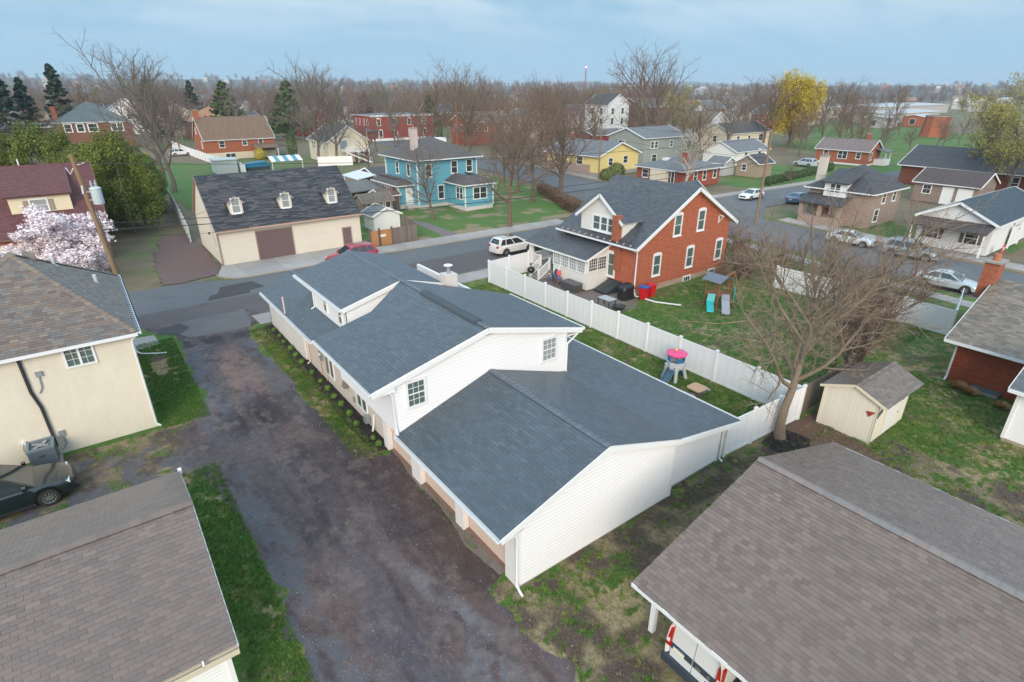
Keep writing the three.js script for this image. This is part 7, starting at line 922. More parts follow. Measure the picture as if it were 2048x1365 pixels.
// ---------- things in the yards ----------
function boxy(name, label, cat, x, z, build, group) { const t = thing(name, label, cat, V(x, 0, z), group); build(t); return t; }
const blueP = M([.03, .16, .38], { roughness: .4 }), tealP = M([.02, .42, .42], { roughness: .4 }), greyP = M([.50, .52, .54], { roughness: .45 }), pinkP = M([.75, .07, .22], { roughness: .4 }), redP = M([.62, .012, .02], { roughness: .4 }), tanP = M([.50, .30, .18], { roughness: .5 });
boxy('play_tower', 'toddler play tower with pink roof and dark slide on the fenced lawn', 'toy', 24.0, -17.0, t => {
  const P = (x, y, z) => V(24.0 + x, y, -17.0 + z); for (const [x, z] of [[-.36, -.36], [.36, -.36], [.36, .36], [-.36, .36]]) mesh('leg', new B().tube([P(x * 1.25, 0, z * 1.25), P(x * .95, .5, z * .95), P(x * .85, .85, z * .85)], [.11, .1, .16], 8), greyP, t, { smooth: 50 });
  mesh('platform', new B().lathe([[.30, .62], [.46, .66], [.48, .78], [.3, .8], [0, .8]], P(0, 0, 0), 8), greyP, t); mesh('parapet', new B().lathe([[.47, .76], [.50, .78], [.50, 1.08], [.46, 1.08], [.45, .8]], P(0, 0, 0), 8), greyP, t); for (let k = 0; k < 4; k++) { const a = k * Math.PI / 2 + .78; mesh('post', new B().cyl(24 + Math.cos(a) * .42, 1.05, -17 + Math.sin(a) * .42, .05, 1.5, .05, 8), blueP, t); mesh('panel', new B().obox(P(Math.cos(a - .6) * .44, 1.06, Math.sin(a - .6) * .44), V((Math.cos(a + .1) - Math.cos(a - .6)) * .44, 0, (Math.sin(a + .1) - Math.sin(a - .6)) * .44), V(0, .26, 0), V(.02, 0, .02)), blueP, t); }
  mesh('roof', new B().lathe([[.30, 1.46], [.56, 1.48], [.58, 1.54], [.46, 1.6], [.2, 1.68], [0, 1.7]], P(0, 0, 0), 16), pinkP, t, { smooth: 50 }); mesh('finial', new B().lathe([[.05, 1.69], [.1, 1.74], [.03, 1.9], [0, 1.92]], P(-.1, 0, 0), 10), M([.75, .45, .2]), t);
  mesh('slide', new B().obox(P(-.4, .62, -.22), V(-1.05, -.52, .3), V(.03, .06, 0), V(.1, 0, .42)), M([.05, .10, .14], { roughness: .4 }), t); for (const s of [0, 1]) mesh('slide_side', new B().obox(P(-.4 + s * .1, .64, -.22 + s * .42), V(-1.05, -.52, .3), V(.03, .14, 0), V(.015, 0, .05)), M([.06, .13, .18], { roughness: .4 }), t); mesh('wheel_toy', new B().tube([P(.55, .22, .05), P(.62, .22, .05)], .2, 14), blueP, t);
});
boxy('picnic_table', 'toddler picnic table with tan top and grey benches on the fenced lawn', 'table', 23.3, -15.0, t => { const X = 23.3, Z = -15.0; mesh('table_top', new B().prism([V(X - .42, .46, Z + .3), V(X - .3, .46, Z + .42), V(X + .3, .46, Z + .42), V(X + .42, .46, Z + .3), V(X + .42, .46, Z - .3), V(X + .3, .46, Z - .42), V(X - .3, .46, Z - .42), V(X - .42, .46, Z - .3)], V(0, .06, 0)), tanP, t); mesh('pedestal', new B().cyl(X, 0, Z, .35, .46, .28, 12), M([.08, .07, .07]), t); for (const s of [-1, 1]) { mesh('bench', new B().box(X + s * .52, .24, Z - .35, X + s * .75, .3, Z + .35), M([.26, .27, .3]), t); mesh('bench_support', new B().box(X + s * .3, 0, Z - .12, X + s * .74, .24, Z + .12), M([.24, .25, .28]), t); } });
boxy('swing_set', 'wooden climbing frame with grey canopy and teal slides', 'play set', 35.8, -22.6, t => {
  const P = (x, y, z) => V(35.8 + x, y, -22.6 + z), wd = M([.38, .17, .08], { T: woodT }); for (const [x, z] of [[-.6, -.6], [.6, -.6], [-.6, .5], [.6, .5]]) mesh('post', new B().beam(P(x, 0, z), P(x * .95, 2.0, z * .95), .09), wd, t); mesh('deck', new B().box(35.15, .95, -23.25, 36.45, 1.03, -22.05), wd, t); mesh('canopy', new B().prism([P(-.9, 2.0, .75), P(.0, 2.35, .75), P(.9, 2.0, .75), P(.9, 2.04, .75), P(0, 2.4, .75), P(-.9, 2.04, .75)], V(0, 0, -1.6)), M([.16, .18, .22]), t);
  mesh('slide', new B().obox(P(-.2, 1.0, .5), V(-1.2, -.9, 1.0), V(.05, .05, 0), V(.35, 0, .4)), M([.34, .36, .4], { roughness: .4 }), t); const s = mesh('seat', new B().obox(P(-1.2, .55, .0), V(-.7, -.45, .6), V(.05, .06, 0), V(.3, 0, .35)), tealP, t); mesh('seat_back', new B().obox(P(-1.2, .55, 0), V(.25, .55, -.1), V(.05, 0, .05), V(.3, 0, .35)), tealP, s); mesh('climbing_panel', new B().obox(P(.75, .35, .9), V(.6, 0, -.5), V(0, 1.0, 0), V(.05, 0, .06)), tealP, t); mesh('ladder', new B().beam(P(.7, 0, 1.1), P(.7, 1.0, .6), .07), wd, t); mesh('swing_beam', new B().beam(P(.6, 2.0, 0), P(2.6, 2.0, -.4), .1), wd, t); for (const z of [-.9, .2]) mesh('swing_leg', new B().beam(P(2.6, 2.0, -.4), P(2.9, 0, z), .08), wd, t);
});
const bin = (x, z, label, lid, turn) => { const t = thing('wheelie_bin', label, 'bin', V(x, 0, z)); t._o = V(0, 0, 0); t.rotation.y = turn; const pr = [[-.25, -.28], [.25, -.28], [.25, .28], [-.25, .28]].reverse(); const b = new B(); const lo = pr.map(p => V(p[0] * .8, .04, p[1] * .8)), hi = pr.map(p => V(p[0] * 1.12, .98, p[1] * 1.12)); for (let i = 0; i < 4; i++) { const j = (i + 1) % 4; b.quad(lo[i], lo[j], hi[j], hi[i]); } b.poly(lo.slice().reverse()); mesh('bin_body', b, redP, t); mesh('lid', new B().prism([V(-.33, .98, .36), V(.33, .98, .36), V(.33, .98, -.36), V(-.33, .98, -.36)], V(0, .07, 0)), lid, t); mesh('handle', new B().beam(V(-.25, .92, -.38), V(.25, .92, -.38), .04), redP, t); for (const s of [-.22, .22]) mesh('bin_wheel', new B().tube([V(s - .03, .1, -.24), V(s + .03, .1, -.24)], .1, 12), rubber, t); mesh('emblem', new B().box(-.1, .55, .262, .1, .72, .272), M([.75, .7, .7]), t); };
bin(32.5, -26.7, 'red wheeled bin with blue lid beside the bungalow corner', M([.02, .12, .38], { roughness: .4 }), .2); bin(33.35, -26.75, 'red wheeled bin with red lid against the brick wall', redP, -.1);
boxy('barbecue', 'barbecue under a black cover on the patio', 'barbecue', 31.5, -27.6, t => { const b = new B(); b.color([1, 1, 1]); const rn = rng(8), prof = [[.62, .42, .0], [.64, .44, .3], [.6, .4, .75], [.66, .44, .82], [.62, .40, 1.05], [.4, .26, 1.22], [.05, .03, 1.24]]; const n = 28; const P = (k, i) => { const a = i / n * 6.2832, q = prof[k], e = 3.5, c = Math.cos(a), s = Math.sin(a), f = 1 + .05 * (vn(Math.cos(a) * 4 + 9, Math.sin(a) * 4 + k) - .5) * 2, r = 1 / Math.pow(Math.pow(Math.abs(c), e) + Math.pow(Math.abs(s), e), 1 / e); return V(31.5 + c * r * q[0] * f, q[2], -27.6 - s * r * q[1] * f); }; for (let k = 0; k + 1 < prof.length; k++) for (let i = 0; i < n; i++) b.quad(P(k, i), P(k, i + 1), P(k + 1, i + 1), P(k + 1, i)); b.c = null; mesh('cover', b, M([.018, .02, .022], { roughness: .45 }), t, { smooth: 50 }); for (const x of [31.05, 31.95]) mesh('caster', new B().tube([V(x, .06, -27.15), V(x + .04, .06, -27.15)], .06, 10), rubber, t); });
boxy('kettle_grill', 'black kettle grill beside the porch steps', 'grill', 28.9, -36.0, t => { mesh('bowl', new B().lathe([[.02, .45], [.2, .5], [.31, .66], [.33, .74]], V(28.9, 0, -36), 18), M([.015, .015, .016], { roughness: .2 }), t, { smooth: 60 }); mesh('lid', new B().lathe([[.34, .74], [.32, .86], [.2, .98], [.02, 1.03]], V(28.9, 0, -36), 18), M([.015, .015, .016], { roughness: .2 }), t, { smooth: 60 }); mesh('handle', new B().beam(V(28.8, 1.08, -36), V(29, 1.08, -36), .03), metalGrey, t); for (let k = 0; k < 3; k++) { const a = k * 2.09; mesh('leg', new B().beam(V(28.9 + Math.cos(a) * .12, .5, -36 + Math.sin(a) * .12), V(28.9 + Math.cos(a) * .3, 0, -36 + Math.sin(a) * .3), .03), metalGrey, t); } });
boxy('deck_box', 'dark grey wicker storage box against the porch', 'storage box', 29.6, -31.6, t => { const g = M([.075, .07, .068], { T: vertT, roughness: .7 }); mesh('box_body', new B().box(29.15, .03, -32.4, 29.95, .62, -30.8), g, t); mesh('lid', new B().box(29.12, .62, -32.43, 29.98, .7, -30.77), M([.12, .115, .115]), t); for (const z of [-31.9, -31.3]) mesh('hinge', new B().box(29.94, .55, z - .05, 29.99, .68, z + .05), metalGrey, t); });
const chair = (x, z, turn, c, label) => { const t = thing('garden_chair', label, 'chair', V(x, 0, z)); t._o = V(0, 0, 0); t.rotation.y = turn; mesh('seat', new B().obox(V(-.26, .36, -.26), V(.52, 0, 0), V(0, .05, .0), V(0, .06, .52)), c, t); const bk = mesh('backrest', new B().prism([V(-.26, .36, -.26), V(.26, .36, -.26), V(.3, .8, -.42), V(.18, 1.02, -.48), V(-.18, 1.02, -.48), V(-.3, .8, -.42)], V(0, 0, -.04)), c, t); for (let k = -1; k <= 1; k += 2) mesh('slat', new B().beam(V(k * .12, .42, -.25), V(k * .13, .95, -.43), .012, .02), darkMetal, bk); for (const s of [-1, 1]) { mesh('arm', new B().box(s * .3 - .06, .56, -.35, s * .3 + .06, .6, .3), c, t); mesh('leg', new B().beam(V(s * .28, .58, .25), V(s * .28, 0, .3), .06), c, t); mesh('leg', new B().beam(V(s * .28, .4, -.3), V(s * .28, 0, -.5), .06), c, t); } };
chair(29.5, -33.0, 1.2, M([.17, .12, .09]), 'brown garden chair beside the dark storage box'); chair(29.7, -34.0, -1.4, M([.05, .08, .2]), 'blue garden chair beside the porch wall');
boxy('inflatable_figure', 'small red white and blue garden figure beside the porch', 'ornament', 30.0, -33.7, t => { mesh('base', new B().lathe([[0, 0], [.22, .02], [.2, .3], [.12, .6]], V(30, 0, -33.7), 12), blueP, t); mesh('middle', new B().lathe([[.12, .6], [.18, .7], [.16, .95], [.08, 1.05]], V(30, 0, -33.7), 12), M([.7, .1, .1]), t); mesh('top', new B().lathe([[.08, 1.05], [.14, 1.12], [.12, 1.35], [0, 1.42]], V(30, 0, -33.7), 12), M([.6, .6, .62]), t); });
boxy('patio_table', 'grey slatted patio table on the paving', 'table', 29.0, -27.2, t => { for (let k = 0; k < 6; k++) mesh('slat', new B().box(28.6 + k * .135, .7, -27.75, 28.72 + k * .135, .73, -26.55), M([.42, .42, .43]), t); for (const [x, z] of [[28.65, -27.7], [29.3, -27.7], [28.65, -26.6], [29.3, -26.6]]) mesh('leg', new B().beam(V(x, 0, z), V(x, .7, z), .05), darkMetal, t); });
boxy('fire_pit', 'round dark fire pit beside the patio table', 'fire pit', 29.3, -26.2, t => { mesh('bowl', new B().lathe([[.1, .12], [.4, .2], [.48, .34], [.45, .34], [.38, .24], [0, .16]], V(29.3, 0, -26.2), 18), M([.05, .045, .045], { roughness: .6 }), t, { smooth: 40 }); for (let k = 0; k < 3; k++) { const a = k * 2.09; mesh('leg', new B().beam(V(29.3 + Math.cos(a) * .3, .2, -26.2 + Math.sin(a) * .3), V(29.3 + Math.cos(a) * .4, 0, -26.2 + Math.sin(a) * .4), .04), darkMetal, t); } });
// fences, hedges and yards farther off
function plainFence(label, pts, h, mat, o = {}) { const t = thing(o.name || 'white_fence', label, 'fence', V(pts[0][0], 0, pts[0][1])); for (let i = 0; i + 1 < pts.length; i++) { const a = V(pts[i][0], 0, pts[i][1]), b = V(pts[i + 1][0], 0, pts[i + 1][1]), n = Math.max(1, Math.round(a.distanceTo(b) / 2.4)); for (let k = 0; k < n; k++) { const p = a.clone().lerp(b, k / n), q = a.clone().lerp(b, (k + 1) / n), D = q.clone().sub(p), S = D.clone().normalize(), N = V(-S.z, 0, S.x); mesh('post', new B().box(p.x - .07, 0, p.z - .07, p.x + .07, h + .08, p.z + .07), mat, t); if (o.picket) { const m = Math.round(D.length() / .16); for (let j = 0; j < m; j++) { const c = p.clone().lerp(q, (j + .5) / m); mesh('picket', new B().obox(c.clone().addScaledVector(S, -.05).add(V(0, .05, 0)), S.clone().multiplyScalar(.1), V(0, h - .05 + (j % 2) * .01, 0), N.clone().multiplyScalar(.02)), mat, t); } } else mesh('panel', new B().obox(p.clone().addScaledVector(S, .07).add(V(0, .06, 0)), S.clone().multiplyScalar(D.length() - .14), V(0, h - .06, 0), N.clone().multiplyScalar(.04)), mat, t); } } return t; }
plainFence('white panel fence behind the bare shrubs along the sidewalk', [[43.1, -22.2], [43.4, -15.9], [43.0, -10.0]], 1.8, vinyl); plainFence('white panel fence across the end of the shrub yard', [[43.0, -10], [48.8, -11.4]], 1.8, vinyl); plainFence('long white fence running past the orange brick house', [[25.6, -118], [25.2, -128], [23.6, -143], [23.0, -158], [22.4, -190]], 1.8, vinyl); plainFence('white fence in front of the cream balcony house', [[40.5, -121], [47, -118.5]], 1.9, vinyl); plainFence('weathered board fence behind the garden shed', [[25.8, -10.75], [30.2, -10.7], [33, -12]], 1.7, woodGrey, { name: 'board_fence', picket: 1 }); plainFence('grey panel fence left of the dormered garage', [[7.9, -67], [8.4, -74], [9.9, -96]], 1.8, M([.52, .55, .56], { roughness: .5 }), { name: 'panel_fence' });
boxy('playhouse', 'small white playhouse with dark roof behind the bare thicket', 'playhouse', 40.2, -14.2, t => { mesh('wall', new B().prism([V(39.4, 0, -13.3), V(41.4, 0, -13.3), V(41.4, 1.5, -13.3), V(40.4, 2.2, -13.3), V(39.4, 1.5, -13.3)], V(0, 0, -2)), lapW, t); for (const s of [-1, 1]) roofPlane(t, ...(s > 0 ? [V(41.7, 1.35, -13.1), V(41.7, 1.35, -15.5), V(40.4, 2.3, -15.5), V(40.4, 2.3, -13.1)] : [V(39.1, 1.35, -15.5), V(39.1, 1.35, -13.1), V(40.4, 2.3, -13.1), V(40.4, 2.3, -15.5)]), { mat: rDark, th: .06 }); win(t, V(39.4, .7, -14.6), Zp, Xm, .5, .5, { f: .06 }); for (let k = 0; k < 5; k++) mesh('deck_board', new B().box(38.2 + k * .24, .2, -15.2, 38.42 + k * .24, .26, -13.2), trimW, t); });
boxy('grey_shelter', 'pale grey storage shelter beside the striped canopy', 'shelter', 23.5, -122.5, t => { mesh('wall', new B().box(21.2, 0, -125, 25, 2.4, -121), M([.42, .47, .47], { T: vertT }), t); mesh('roof', new B().box(21, 2.4, -125.2, 25.2, 2.52, -120.8), M([.5, .54, .54]), t); });
boxy('tarpaulin_boat', 'boat under a blue tarpaulin beside the grey shelter', 'boat', 28, -120.5, t => { mesh('tarpaulin', new B().prism([V(25.6, .9, -119.5), V(26.2, 1.6, -119.5), V(29.8, 1.9, -119.5), V(31, 1.0, -119.5)].reverse(), V(0, 0, -2)), M([.02, .18, .30], { roughness: .4 }), t); mesh('hull', new B().box(25.8, .3, -121.3, 30.6, 1.0, -119.6), M([.04, .05, .06]), t); });
boxy('striped_canopy', 'blue and white striped garden canopy behind the dormered garage', 'canopy', 33, -119, t => { for (let k = 0; k < 7; k++) mesh('stripe', new B().prism([V(30.4 + k * .85, 1.9, -117.4), V(31.25 + k * .85, 1.9, -117.4), V(31.25 + k * .85, 2.7, -119.6), V(30.4 + k * .85, 2.7, -119.6)], V(0, .05, 0)), k % 2 ? M([.10, .30, .42]) : M([.74, .74, .72]), t); for (const x of [30.5, 36.2]) mesh('post', new B().beam(V(x, 0, -117.5), V(x, 1.9, -117.5), .1), trimW, t); });
boxy('market_umbrella', 'blue garden umbrella before the long cream house', 'umbrella', 138, -86, t => { mesh('canopy', new B().lathe([[1.7, 2.2], [0, 2.9]], V(138, 0, -86), 8), M([.03, .14, .42]), t); mesh('pole', new B().cyl(138, 0, -86, .04, 2.8, .04, 6), trimW, t); });
boxy('pool', 'blue above ground pool edge beside the timber shed', 'pool', 106, -64, t => { mesh('pool_wall', new B().lathe([[2.6, 0], [2.6, 1.2], [2.75, 1.22], [2.75, 1.3], [2.5, 1.3]], V(106, 0, -64), 20), M([.45, .55, .6]), t); mesh('cover', new B().lathe([[2.5, 1.28], [0, 1.2]], V(106, 0, -64), 20), M([.03, .1, .16]), t); });
// planted shrubs: young box balls in the mulch, clipped hedge and garden bushes
function bush(name, label, x, z, r, cols, n, sz, o = {}) { const t = thing(name, label, o.cat || 'shrub', V(x, 0, z), o.group), rn = rng(Math.round(x * 97 + z * 31) >>> 0); t._o = V(0, 0, 0); const hh = o.h || r * 1.6; mesh('foliage', leaves(n, sz, rn, q => { const d = V(q() - .5, q() - .4, q() - .5).normalize(); return [V(d.x * r * (.7 + .4 * q()), hh * .45 + d.y * hh * .55 * (.7 + .4 * q()), d.z * r * (.7 + .4 * q())), d.add(V(0, .3, 0)), 1]; }, cols, 1), leafM, t); mesh('stem', new B().tube([V(0, 0, 0), V(0, hh * .6, 0)], [.04, .02], 6), barkBr, t); return t; }
{
  const bb = bush('box_plant', 'small round green plant in the mulch bed along the white house', 8.0, -37.2, .16, [[.10, .20, .03], [.14, .25, .04], [.08, .16, .03]], 420, .035, { cat: 'plant', group: 'small plants in the mulch bed' }); const rn = rng(17); for (const [x, z] of [[8.0, -36.0], [7.95, -34.9], [8.0, -33.6], [7.95, -32.5], [7.92, -31.3], [7.95, -29.6], [7.98, -28.3], [7.98, -27.2], [7.95, -26.2], [7.95, -25.2], [7.95, -24.1], [7.85, -23.0], [8.0, -21.4], [8.0, -20.8]]) copyOf(bb, x, z, rn() * 6, null, .8 + .5 * rn());
  const gb = bush('garden_bush', 'rounded green bush by the yellow house', 74, -71.5, 1.3, [[.09, .12, .03], [.13, .15, .04]], 1500, .14, { group: 'bushes by the yellow house' }); for (const [x, z, s] of [[78.5, -73.5, 1.2], [71.5, -67.5, .7], [84.5, -72.5, .8]]) copyOf(gb, x, z, x, null, s);
  const ye = bush('yellow_bush', 'yellow flowering forsythia bush in front of the orange brick house', 34.4, -141.5, 1.3, [[.5, .4, .04], [.4, .32, .05]], 900, .16, { h: 2.4 }); copyOf(ye, 33.2, -170, 1, 'yellow flowering bush behind the tall bare trees', 1); copyOf(ye, 12.6, -150, 1, 'yellow forsythia beside the far drive', .9);
  const ev = bush('columnar_evergreen', 'narrow dark evergreen beside the porch and fence', 31.2, -38.3, .32, [[.04, .075, .02], [.05, .09, .03]], 900, .06, { h: 2.4, group: 'narrow evergreens by the porch' }); copyOf(ev, 32.0, -38.7, 1, null, 1.05); const er = bush('small_evergreen', 'clipped small evergreen in a row across the junction', 92, -51.8, .7, [[.05, .08, .03], [.06, .10, .03]], 700, .11, { h: 1.5, group: 'row of small evergreens across the junction' }); for (let k = 1; k < 12; k++) copyOf(er, 92 + k * 2.4, -51.9 - k * .25, k, null, .85 + .3 * hash(k, 4)); const yc = bush('columnar_evergreen', 'narrow green evergreen between orange brick and cream houses', 41.3, -140, 1.2, [[.06, .10, .025], [.08, .12, .03]], 1400, .16, { h: 6 }); copyOf(yc, 96.5, -168, 1, 'narrow green evergreen beside the red row house', .9);
  const h = thing('hedge', 'brown leafless clipped hedge along the cross street', 'hedge', V(53, 0, -57)); mesh('foliage', leaves(22000, .075, rng(91), q => { const f = q(), e = vn(f * 40, 3); const p = V(lerp(50.6, 57.4, f) + (q() - .5) * (1.1 + .6 * e), Math.pow(q(), .7) * (1.15 + .5 * e), lerp(-53.6, -69.5, f) + (q() - .5) * (1.1 + .6 * e)); return [p, V(0, .5, .4), 1]; }, [[.17, .10, .065], [.14, .09, .06], [.12, .10, .05], [.21, .12, .08]], .5), leafM, h); mesh('stem', new B().beam(V(50.8, .3, -53.9), V(57.2, .3, -69.3), .12, .3), barkBr, h);
  for (const [x, z, s, l] of [[35.25, -7.1, .6, 'clump of dry tan ornamental grass at the brick house corner'], [35.1, -6.5, .55, 'second clump of dry tan grass beside the window well'], [34.6, -5.0, .5, 'clump of dry tan grass near the white outbuilding']]) { const t = thing('dry_grass_clump', l, 'plant', V(x, 0, z)); t._o = V(0, 0, 0); const b = new B(), rn = rng(Math.round(x * 10)); for (let k = 0; k < 700; k++) { const a = rn() * 6.28, e = s * (.3 + .7 * rn()), r = .1 * rn(); b.tri(V(Math.cos(a) * r, 0, Math.sin(a) * r), V(Math.cos(a + .4) * (r + .03), 0, Math.sin(a + .4) * (r + .03)), V(Math.cos(a) * e, s * (.9 - .5 * e / s) * (.6 + .6 * rn()), Math.sin(a) * e)); } mesh('blades', b, M([.44, .28, .12]), t); mesh('crown', new B().lathe([[0, 0], [.14, .02], [.1, .14], [0, .16]], V(0, 0, 0), 8), M([.3, .2, .1]), t); }
}
// ---------- far landscape ----------
{ // grass blades over the near lawns
  const g = new B(), r0 = rng(2); for (let k = 0; k < 7; k++) { const a = r0() * 6.28, r = .05 * r0(), l = .05 + .06 * r0(), x = Math.cos(a) * r, z = Math.sin(a) * r, b = r0() * 6.28; g.tri(V(x + Math.cos(b) * .007, 0, z + Math.sin(b) * .007), V(x - Math.cos(b) * .007, 0, z - Math.sin(b) * .007), V(x + Math.cos(a) * .04, l, z + Math.sin(a) * .04)); }
  const rn = rng(4), P = []; const area = [[.3, 2.5, -40, -28, 260, (x, z) => x < 2.4 - .0], [.4, 1.85, -23.8, -8, 260], [6.7, 7.8, -38.3, -20, 240, (x, z) => x > 6.75], [19.9, 25.3, -37, -11, 130], [25.5, 43, -26.8, -11, 55], [7.6, 24, -10.4, 2, 150, (x, z) => !(x > 9.5 && z > -6.9)], [24.2, 35.5, -10, -.5, 130], [7.9, 8.3, -17, -11.5, 60]];
  for (const [a, b, c, d, den, ok] of area) { const n = Math.round((b - a) * (d - c) * den); for (let i = 0; i < n; i++) { const x = lerp(a, b, rn()), z = lerp(c, d, rn()); if (ok && !ok(x, z)) continue; const q = yardColor(x, z); if (rn() > q.g * .9 + .12) continue; P.push([x, z, q]); } }
  const im = new THREE.InstancedMesh(g.geo(), M([1, 1, 1], { roughness: .9 }), P.length), o = new THREE.Object3D(), c = new THREE.Color(); P.forEach(([x, z, q], i) => { o.position.set(x, 0.0, z); o.rotation.y = rn() * 6.28; o.scale.setScalar(.7 + .7 * rn()); o.updateMatrix(); im.setMatrixAt(i, o.matrix); const k = .75 + .95 * rn(), base = mix3(q.c, q.g > .5 ? GRN : STRAW, .35); im.setColorAt(i, c.setRGB(base[0] * k, base[1] * k, base[2] * k)); });
  im.name = 'grass'; im.userData = { label: 'short green and straw coloured grass blades on the near lawns', category: 'grass', kind: 'stuff' }; scene.add(im);
  // loose stones on the alley
  const sg = new THREE.IcosahedronGeometry(1, 0), S = []; for (let i = 0; i < 9000; i++) { const z = lerp(-42, 2, Math.pow(rn(), .8)), x = lerp(1.2, 8.6, rn()); const e = Math.abs(x - 4.6) / 3.6; if (rn() > .06 + 1.3 * e * ss(.45, .7, fbm(x * 1.4, z * 1.4, 3))) continue; if (z < -20 && x > 6.9) continue; if (z > -24 && x < 1.95) continue; if (z < -24 && x < 2.5) continue; S.push([x, z]); }
  const st = new THREE.InstancedMesh(sg, M([1, 1, 1], { roughness: .9 }), S.length); S.forEach(([x, z], i) => { const s = .006 + .018 * Math.pow(rn(), 3); o.position.set(x, .008 + s * .4, z); o.rotation.set(rn() * 6, rn() * 6, rn() * 6); o.scale.set(s, s * .6, s * (.7 + .6 * rn())); o.updateMatrix(); st.setMatrixAt(i, o.matrix); const k = .12 + .3 * rn(); st.setColorAt(i, c.setRGB(k, k * .96, k * .92)); }); st.name = 'gravel'; st.userData = { label: 'loose pale stones scattered on the alley', category: 'gravel', kind: 'stuff' }; scene.add(st);
  // mulch chips
  const mg = new B().box(-.03, 0, -.008, .03, .012, .008).geo(), Mc = []; for (let i = 0; i < 5000; i++) { const z = lerp(-38.4, -20.3, rn()), x = lerp(7.55, 8.35, rn()); Mc.push([x, z]); } for (let i = 0; i < 900; i++) Mc.push([lerp(22.2, 24, rn()), lerp(-10.4, -9.2, rn())]);
  const mc = new THREE.InstancedMesh(mg, M([1, 1, 1], { roughness: 1 }), Mc.length); Mc.forEach(([x, z], i) => { o.position.set(x, .022, z); o.rotation.set((rn() - .5), rn() * 6, (rn() - .5)); o.scale.setScalar(.6 + .9 * rn()); o.updateMatrix(); mc.setMatrixAt(i, o.matrix); const k = .02 + .05 * rn(); mc.setColorAt(i, c.setRGB(k, k * .88, k * .8)); }); mc.name = 'mulch_chips'; mc.userData = { label: 'dark shredded bark chips in the planting beds', category: 'mulch', kind: 'stuff' }; scene.add(mc);
}
{ // more bare trees filling the blocks between the far houses
  const rn = rng(404), lines = [[58, -40, 66, -110, 8], [66, -110, 92, -300, 9]]; let n = 0, guard = 0; const ok = (x, z) => !RECTS.some(r => x > r[0] && x < r[1] && z > r[2] && z < r[3] + 9) && !(z > -53 && z < -36) && !(x > 58 + (-z - 40) * .12 - 7 && x < 66 + (-z - 40) * .12 + 7) && !(x > 84 && x < 132 && z > -66) && !(x > 170 && z > -110);
  while (n < 120 && guard++ < 4000) { const az = lerp(-14, 66, rn()) * R, d = lerp(92, 330, Math.sqrt(rn())), x = Math.sin(az) * d, z = -Math.cos(az) * d; if (!ok(x, z)) continue; if (x < 48 && d < 175) continue; const k = Math.floor(rn() * 5); copyOf(PRO[k], x, z, rn() * 6.28, PRO[k].l0, (.62 + .5 * rn())); n++; }
}
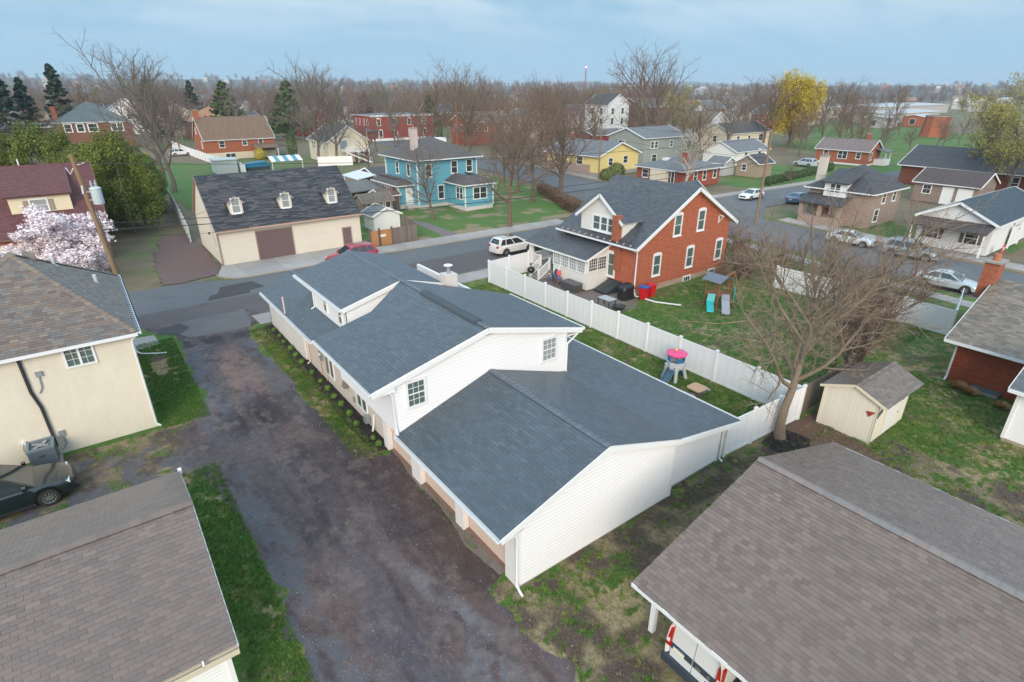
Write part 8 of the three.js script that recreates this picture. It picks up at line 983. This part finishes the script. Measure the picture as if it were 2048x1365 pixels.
{ // distant woods: three kinds of bare tree spread over the plain
  const rn = rng(201), far = [[.17, .115, .09], [.20, .13, .105], [.17, .15, .085], [.145, .115, .10]], N = [620, 520, 420, 520];
  far.forEach((col, k) => {
    const b = new B(), tw = new B(), r = rng(300 + k); grow(b, tw, r, V(0, 0, 0), V(0, 1, 0), 8.2, .28, 0, { lev: 3, wig: .22, clear: .18, n: [14, 9, 8], ang: [46, 44, 46], len: [.62, .52, .5], rr: [.45, .5, .6], minr: .01, up: .03, tseg: 4, tip: .4 }); b.p.push(...tw.p); b.u.push(...tw.u); const g = b.geo();
    const im = new THREE.InstancedMesh(g, M(col, { roughness: 1 }), N[k]), o = new THREE.Object3D(), c = new THREE.Color(); let i = 0, guard = 0;
    while (i < N[k] && guard++ < 200000) { const az = YAW + (rn() - .5) * 1.75, d = 190 * Math.pow(14, Math.pow(rn(), .8)), x = Math.sin(az) * d, z = -Math.cos(az) * d; if (d < 230) continue; if (x > 185 && x < 480 && z > -200 && d < 520) { if (rn() > .12) continue; } if (fbm(x * .008 + 20, z * .008, 3) < .36 + .06 * ss(48, 60, az / R)) continue; const s = (.75 + .62 * rn()) * (az / R > 50 ? .8 : 1) * (d > 900 ? 1.5 : 1); o.position.set(x, farH(x, z) - .3, z); o.rotation.y = rn() * 6; o.scale.set(s * 1.15, s, s * 1.15); o.updateMatrix(); im.setMatrixAt(i, o.matrix); const q = .8 + .5 * rn(); im.setColorAt(i, c.setRGB(q, q, q)); i++; }
    im.count = i; im.name = uname('distant_woods'); im.userData = { label: ['brown leafless woods across the far plain', 'reddish leafless woods across the far plain', 'olive tinged leafless woods across the far plain', 'grey brown leafless woods across the far plain'][k], category: 'woods', kind: 'stuff' }; scene.add(im);
  });
  // far roofs scattered through the woods
  const hs = new B(); hs.prism([V(-5, 0, 4), V(5, 0, 4), V(5, 5.5, 4), V(0, 8, 4), V(-5, 5.5, 4)], V(0, 0, -9)); const hg = hs.geo(), n = 170, im = new THREE.InstancedMesh(hg, M([1, 1, 1], { roughness: .7 }), n), o = new THREE.Object3D(), c = new THREE.Color(), pal = [[.55, .55, .55], [.42, .38, .32], [.34, .14, .09], [.32, .32, .32], [.5, .46, .38], [.22, .19, .18], [.3, .2, .16]]; for (let i = 0; i < n; i++) { const az = YAW + (rn() - .5) * 1.6, d = 330 * Math.pow(8, rn()), x = Math.sin(az) * d, z = -Math.cos(az) * d; o.position.set(x, farH(x, z), z); o.rotation.y = rn() < .5 ? 0 : 1.57; o.scale.setScalar(d > 1200 ? 1.5 : 1); o.updateMatrix(); im.setMatrixAt(i, o.matrix); c.setRGB(...pal[Math.floor(rn() * 7)]); im.setColorAt(i, c); } im.name = 'distant_houses'; im.userData = { label: 'tiny pale houses scattered through the far woods', category: 'houses', kind: 'stuff' }; scene.add(im);
}
function farH(x, z) { const d = Math.hypot(x, z), az = Math.atan2(x, -z) / R; const base = ss(700, 3200, d) * (24 + 26 * ss(45, 8, az)) ; return base * (.75 + .5 * fbm(x * .0012 + 4, z * .0012, 3)); }
{ // rising plain and hills towards the horizon
  const terr = (name, d0, d1, n, m, hf, mat) => { const b = new B(), P = (i, j) => { const az = YAW + lerp(-1.15, 1.15, i / n), d = d0 * Math.pow(d1 / d0, j / m), x = Math.sin(az) * d, z = -Math.cos(az) * d; return V(x, hf(x, z, d), z); }; for (let i = 0; i < n; i++) for (let j = 0; j < m; j++) b.quad(P(i, j), P(i + 1, j), P(i + 1, j + 1), P(i, j + 1), i * 50, j * 50); mesh(name, b, mat, null, { kind: 'structure', smooth: 60 }); };
  terr('terrain', 600, 4200, 70, 18, (x, z, d) => farH(x, z) - .8, M([.105, .095, .07], { T: scaleT(mottle, .02) }));
  const hill = (x, z, d) => { const az = Math.atan2(x, -z) / R, t = ss(4200, 5200, d) - .0; const pk = 46 * Math.exp(-Math.pow((az - 44) / 3.5, 2)) + 50 * Math.exp(-Math.pow((az - 52.5) / 3.2, 2)) + 52 * Math.exp(-Math.pow((az - 22) / 8, 2)) + 44 * Math.exp(-Math.pow((az - 5) / 8, 2)); return t * (22 + pk * (.75 + .4 * fbm(az * .6, 3, 3))) ; };
  terr('hills', 3900, 6500, 160, 8, hill, M([.10, .105, .095], { T: scaleT(mottle, .004) }));
}
scene.fog = new THREE.FogExp2(new THREE.Color().setRGB(.55, .68, .80), 0.00021);
renderer.render(scene, camera);
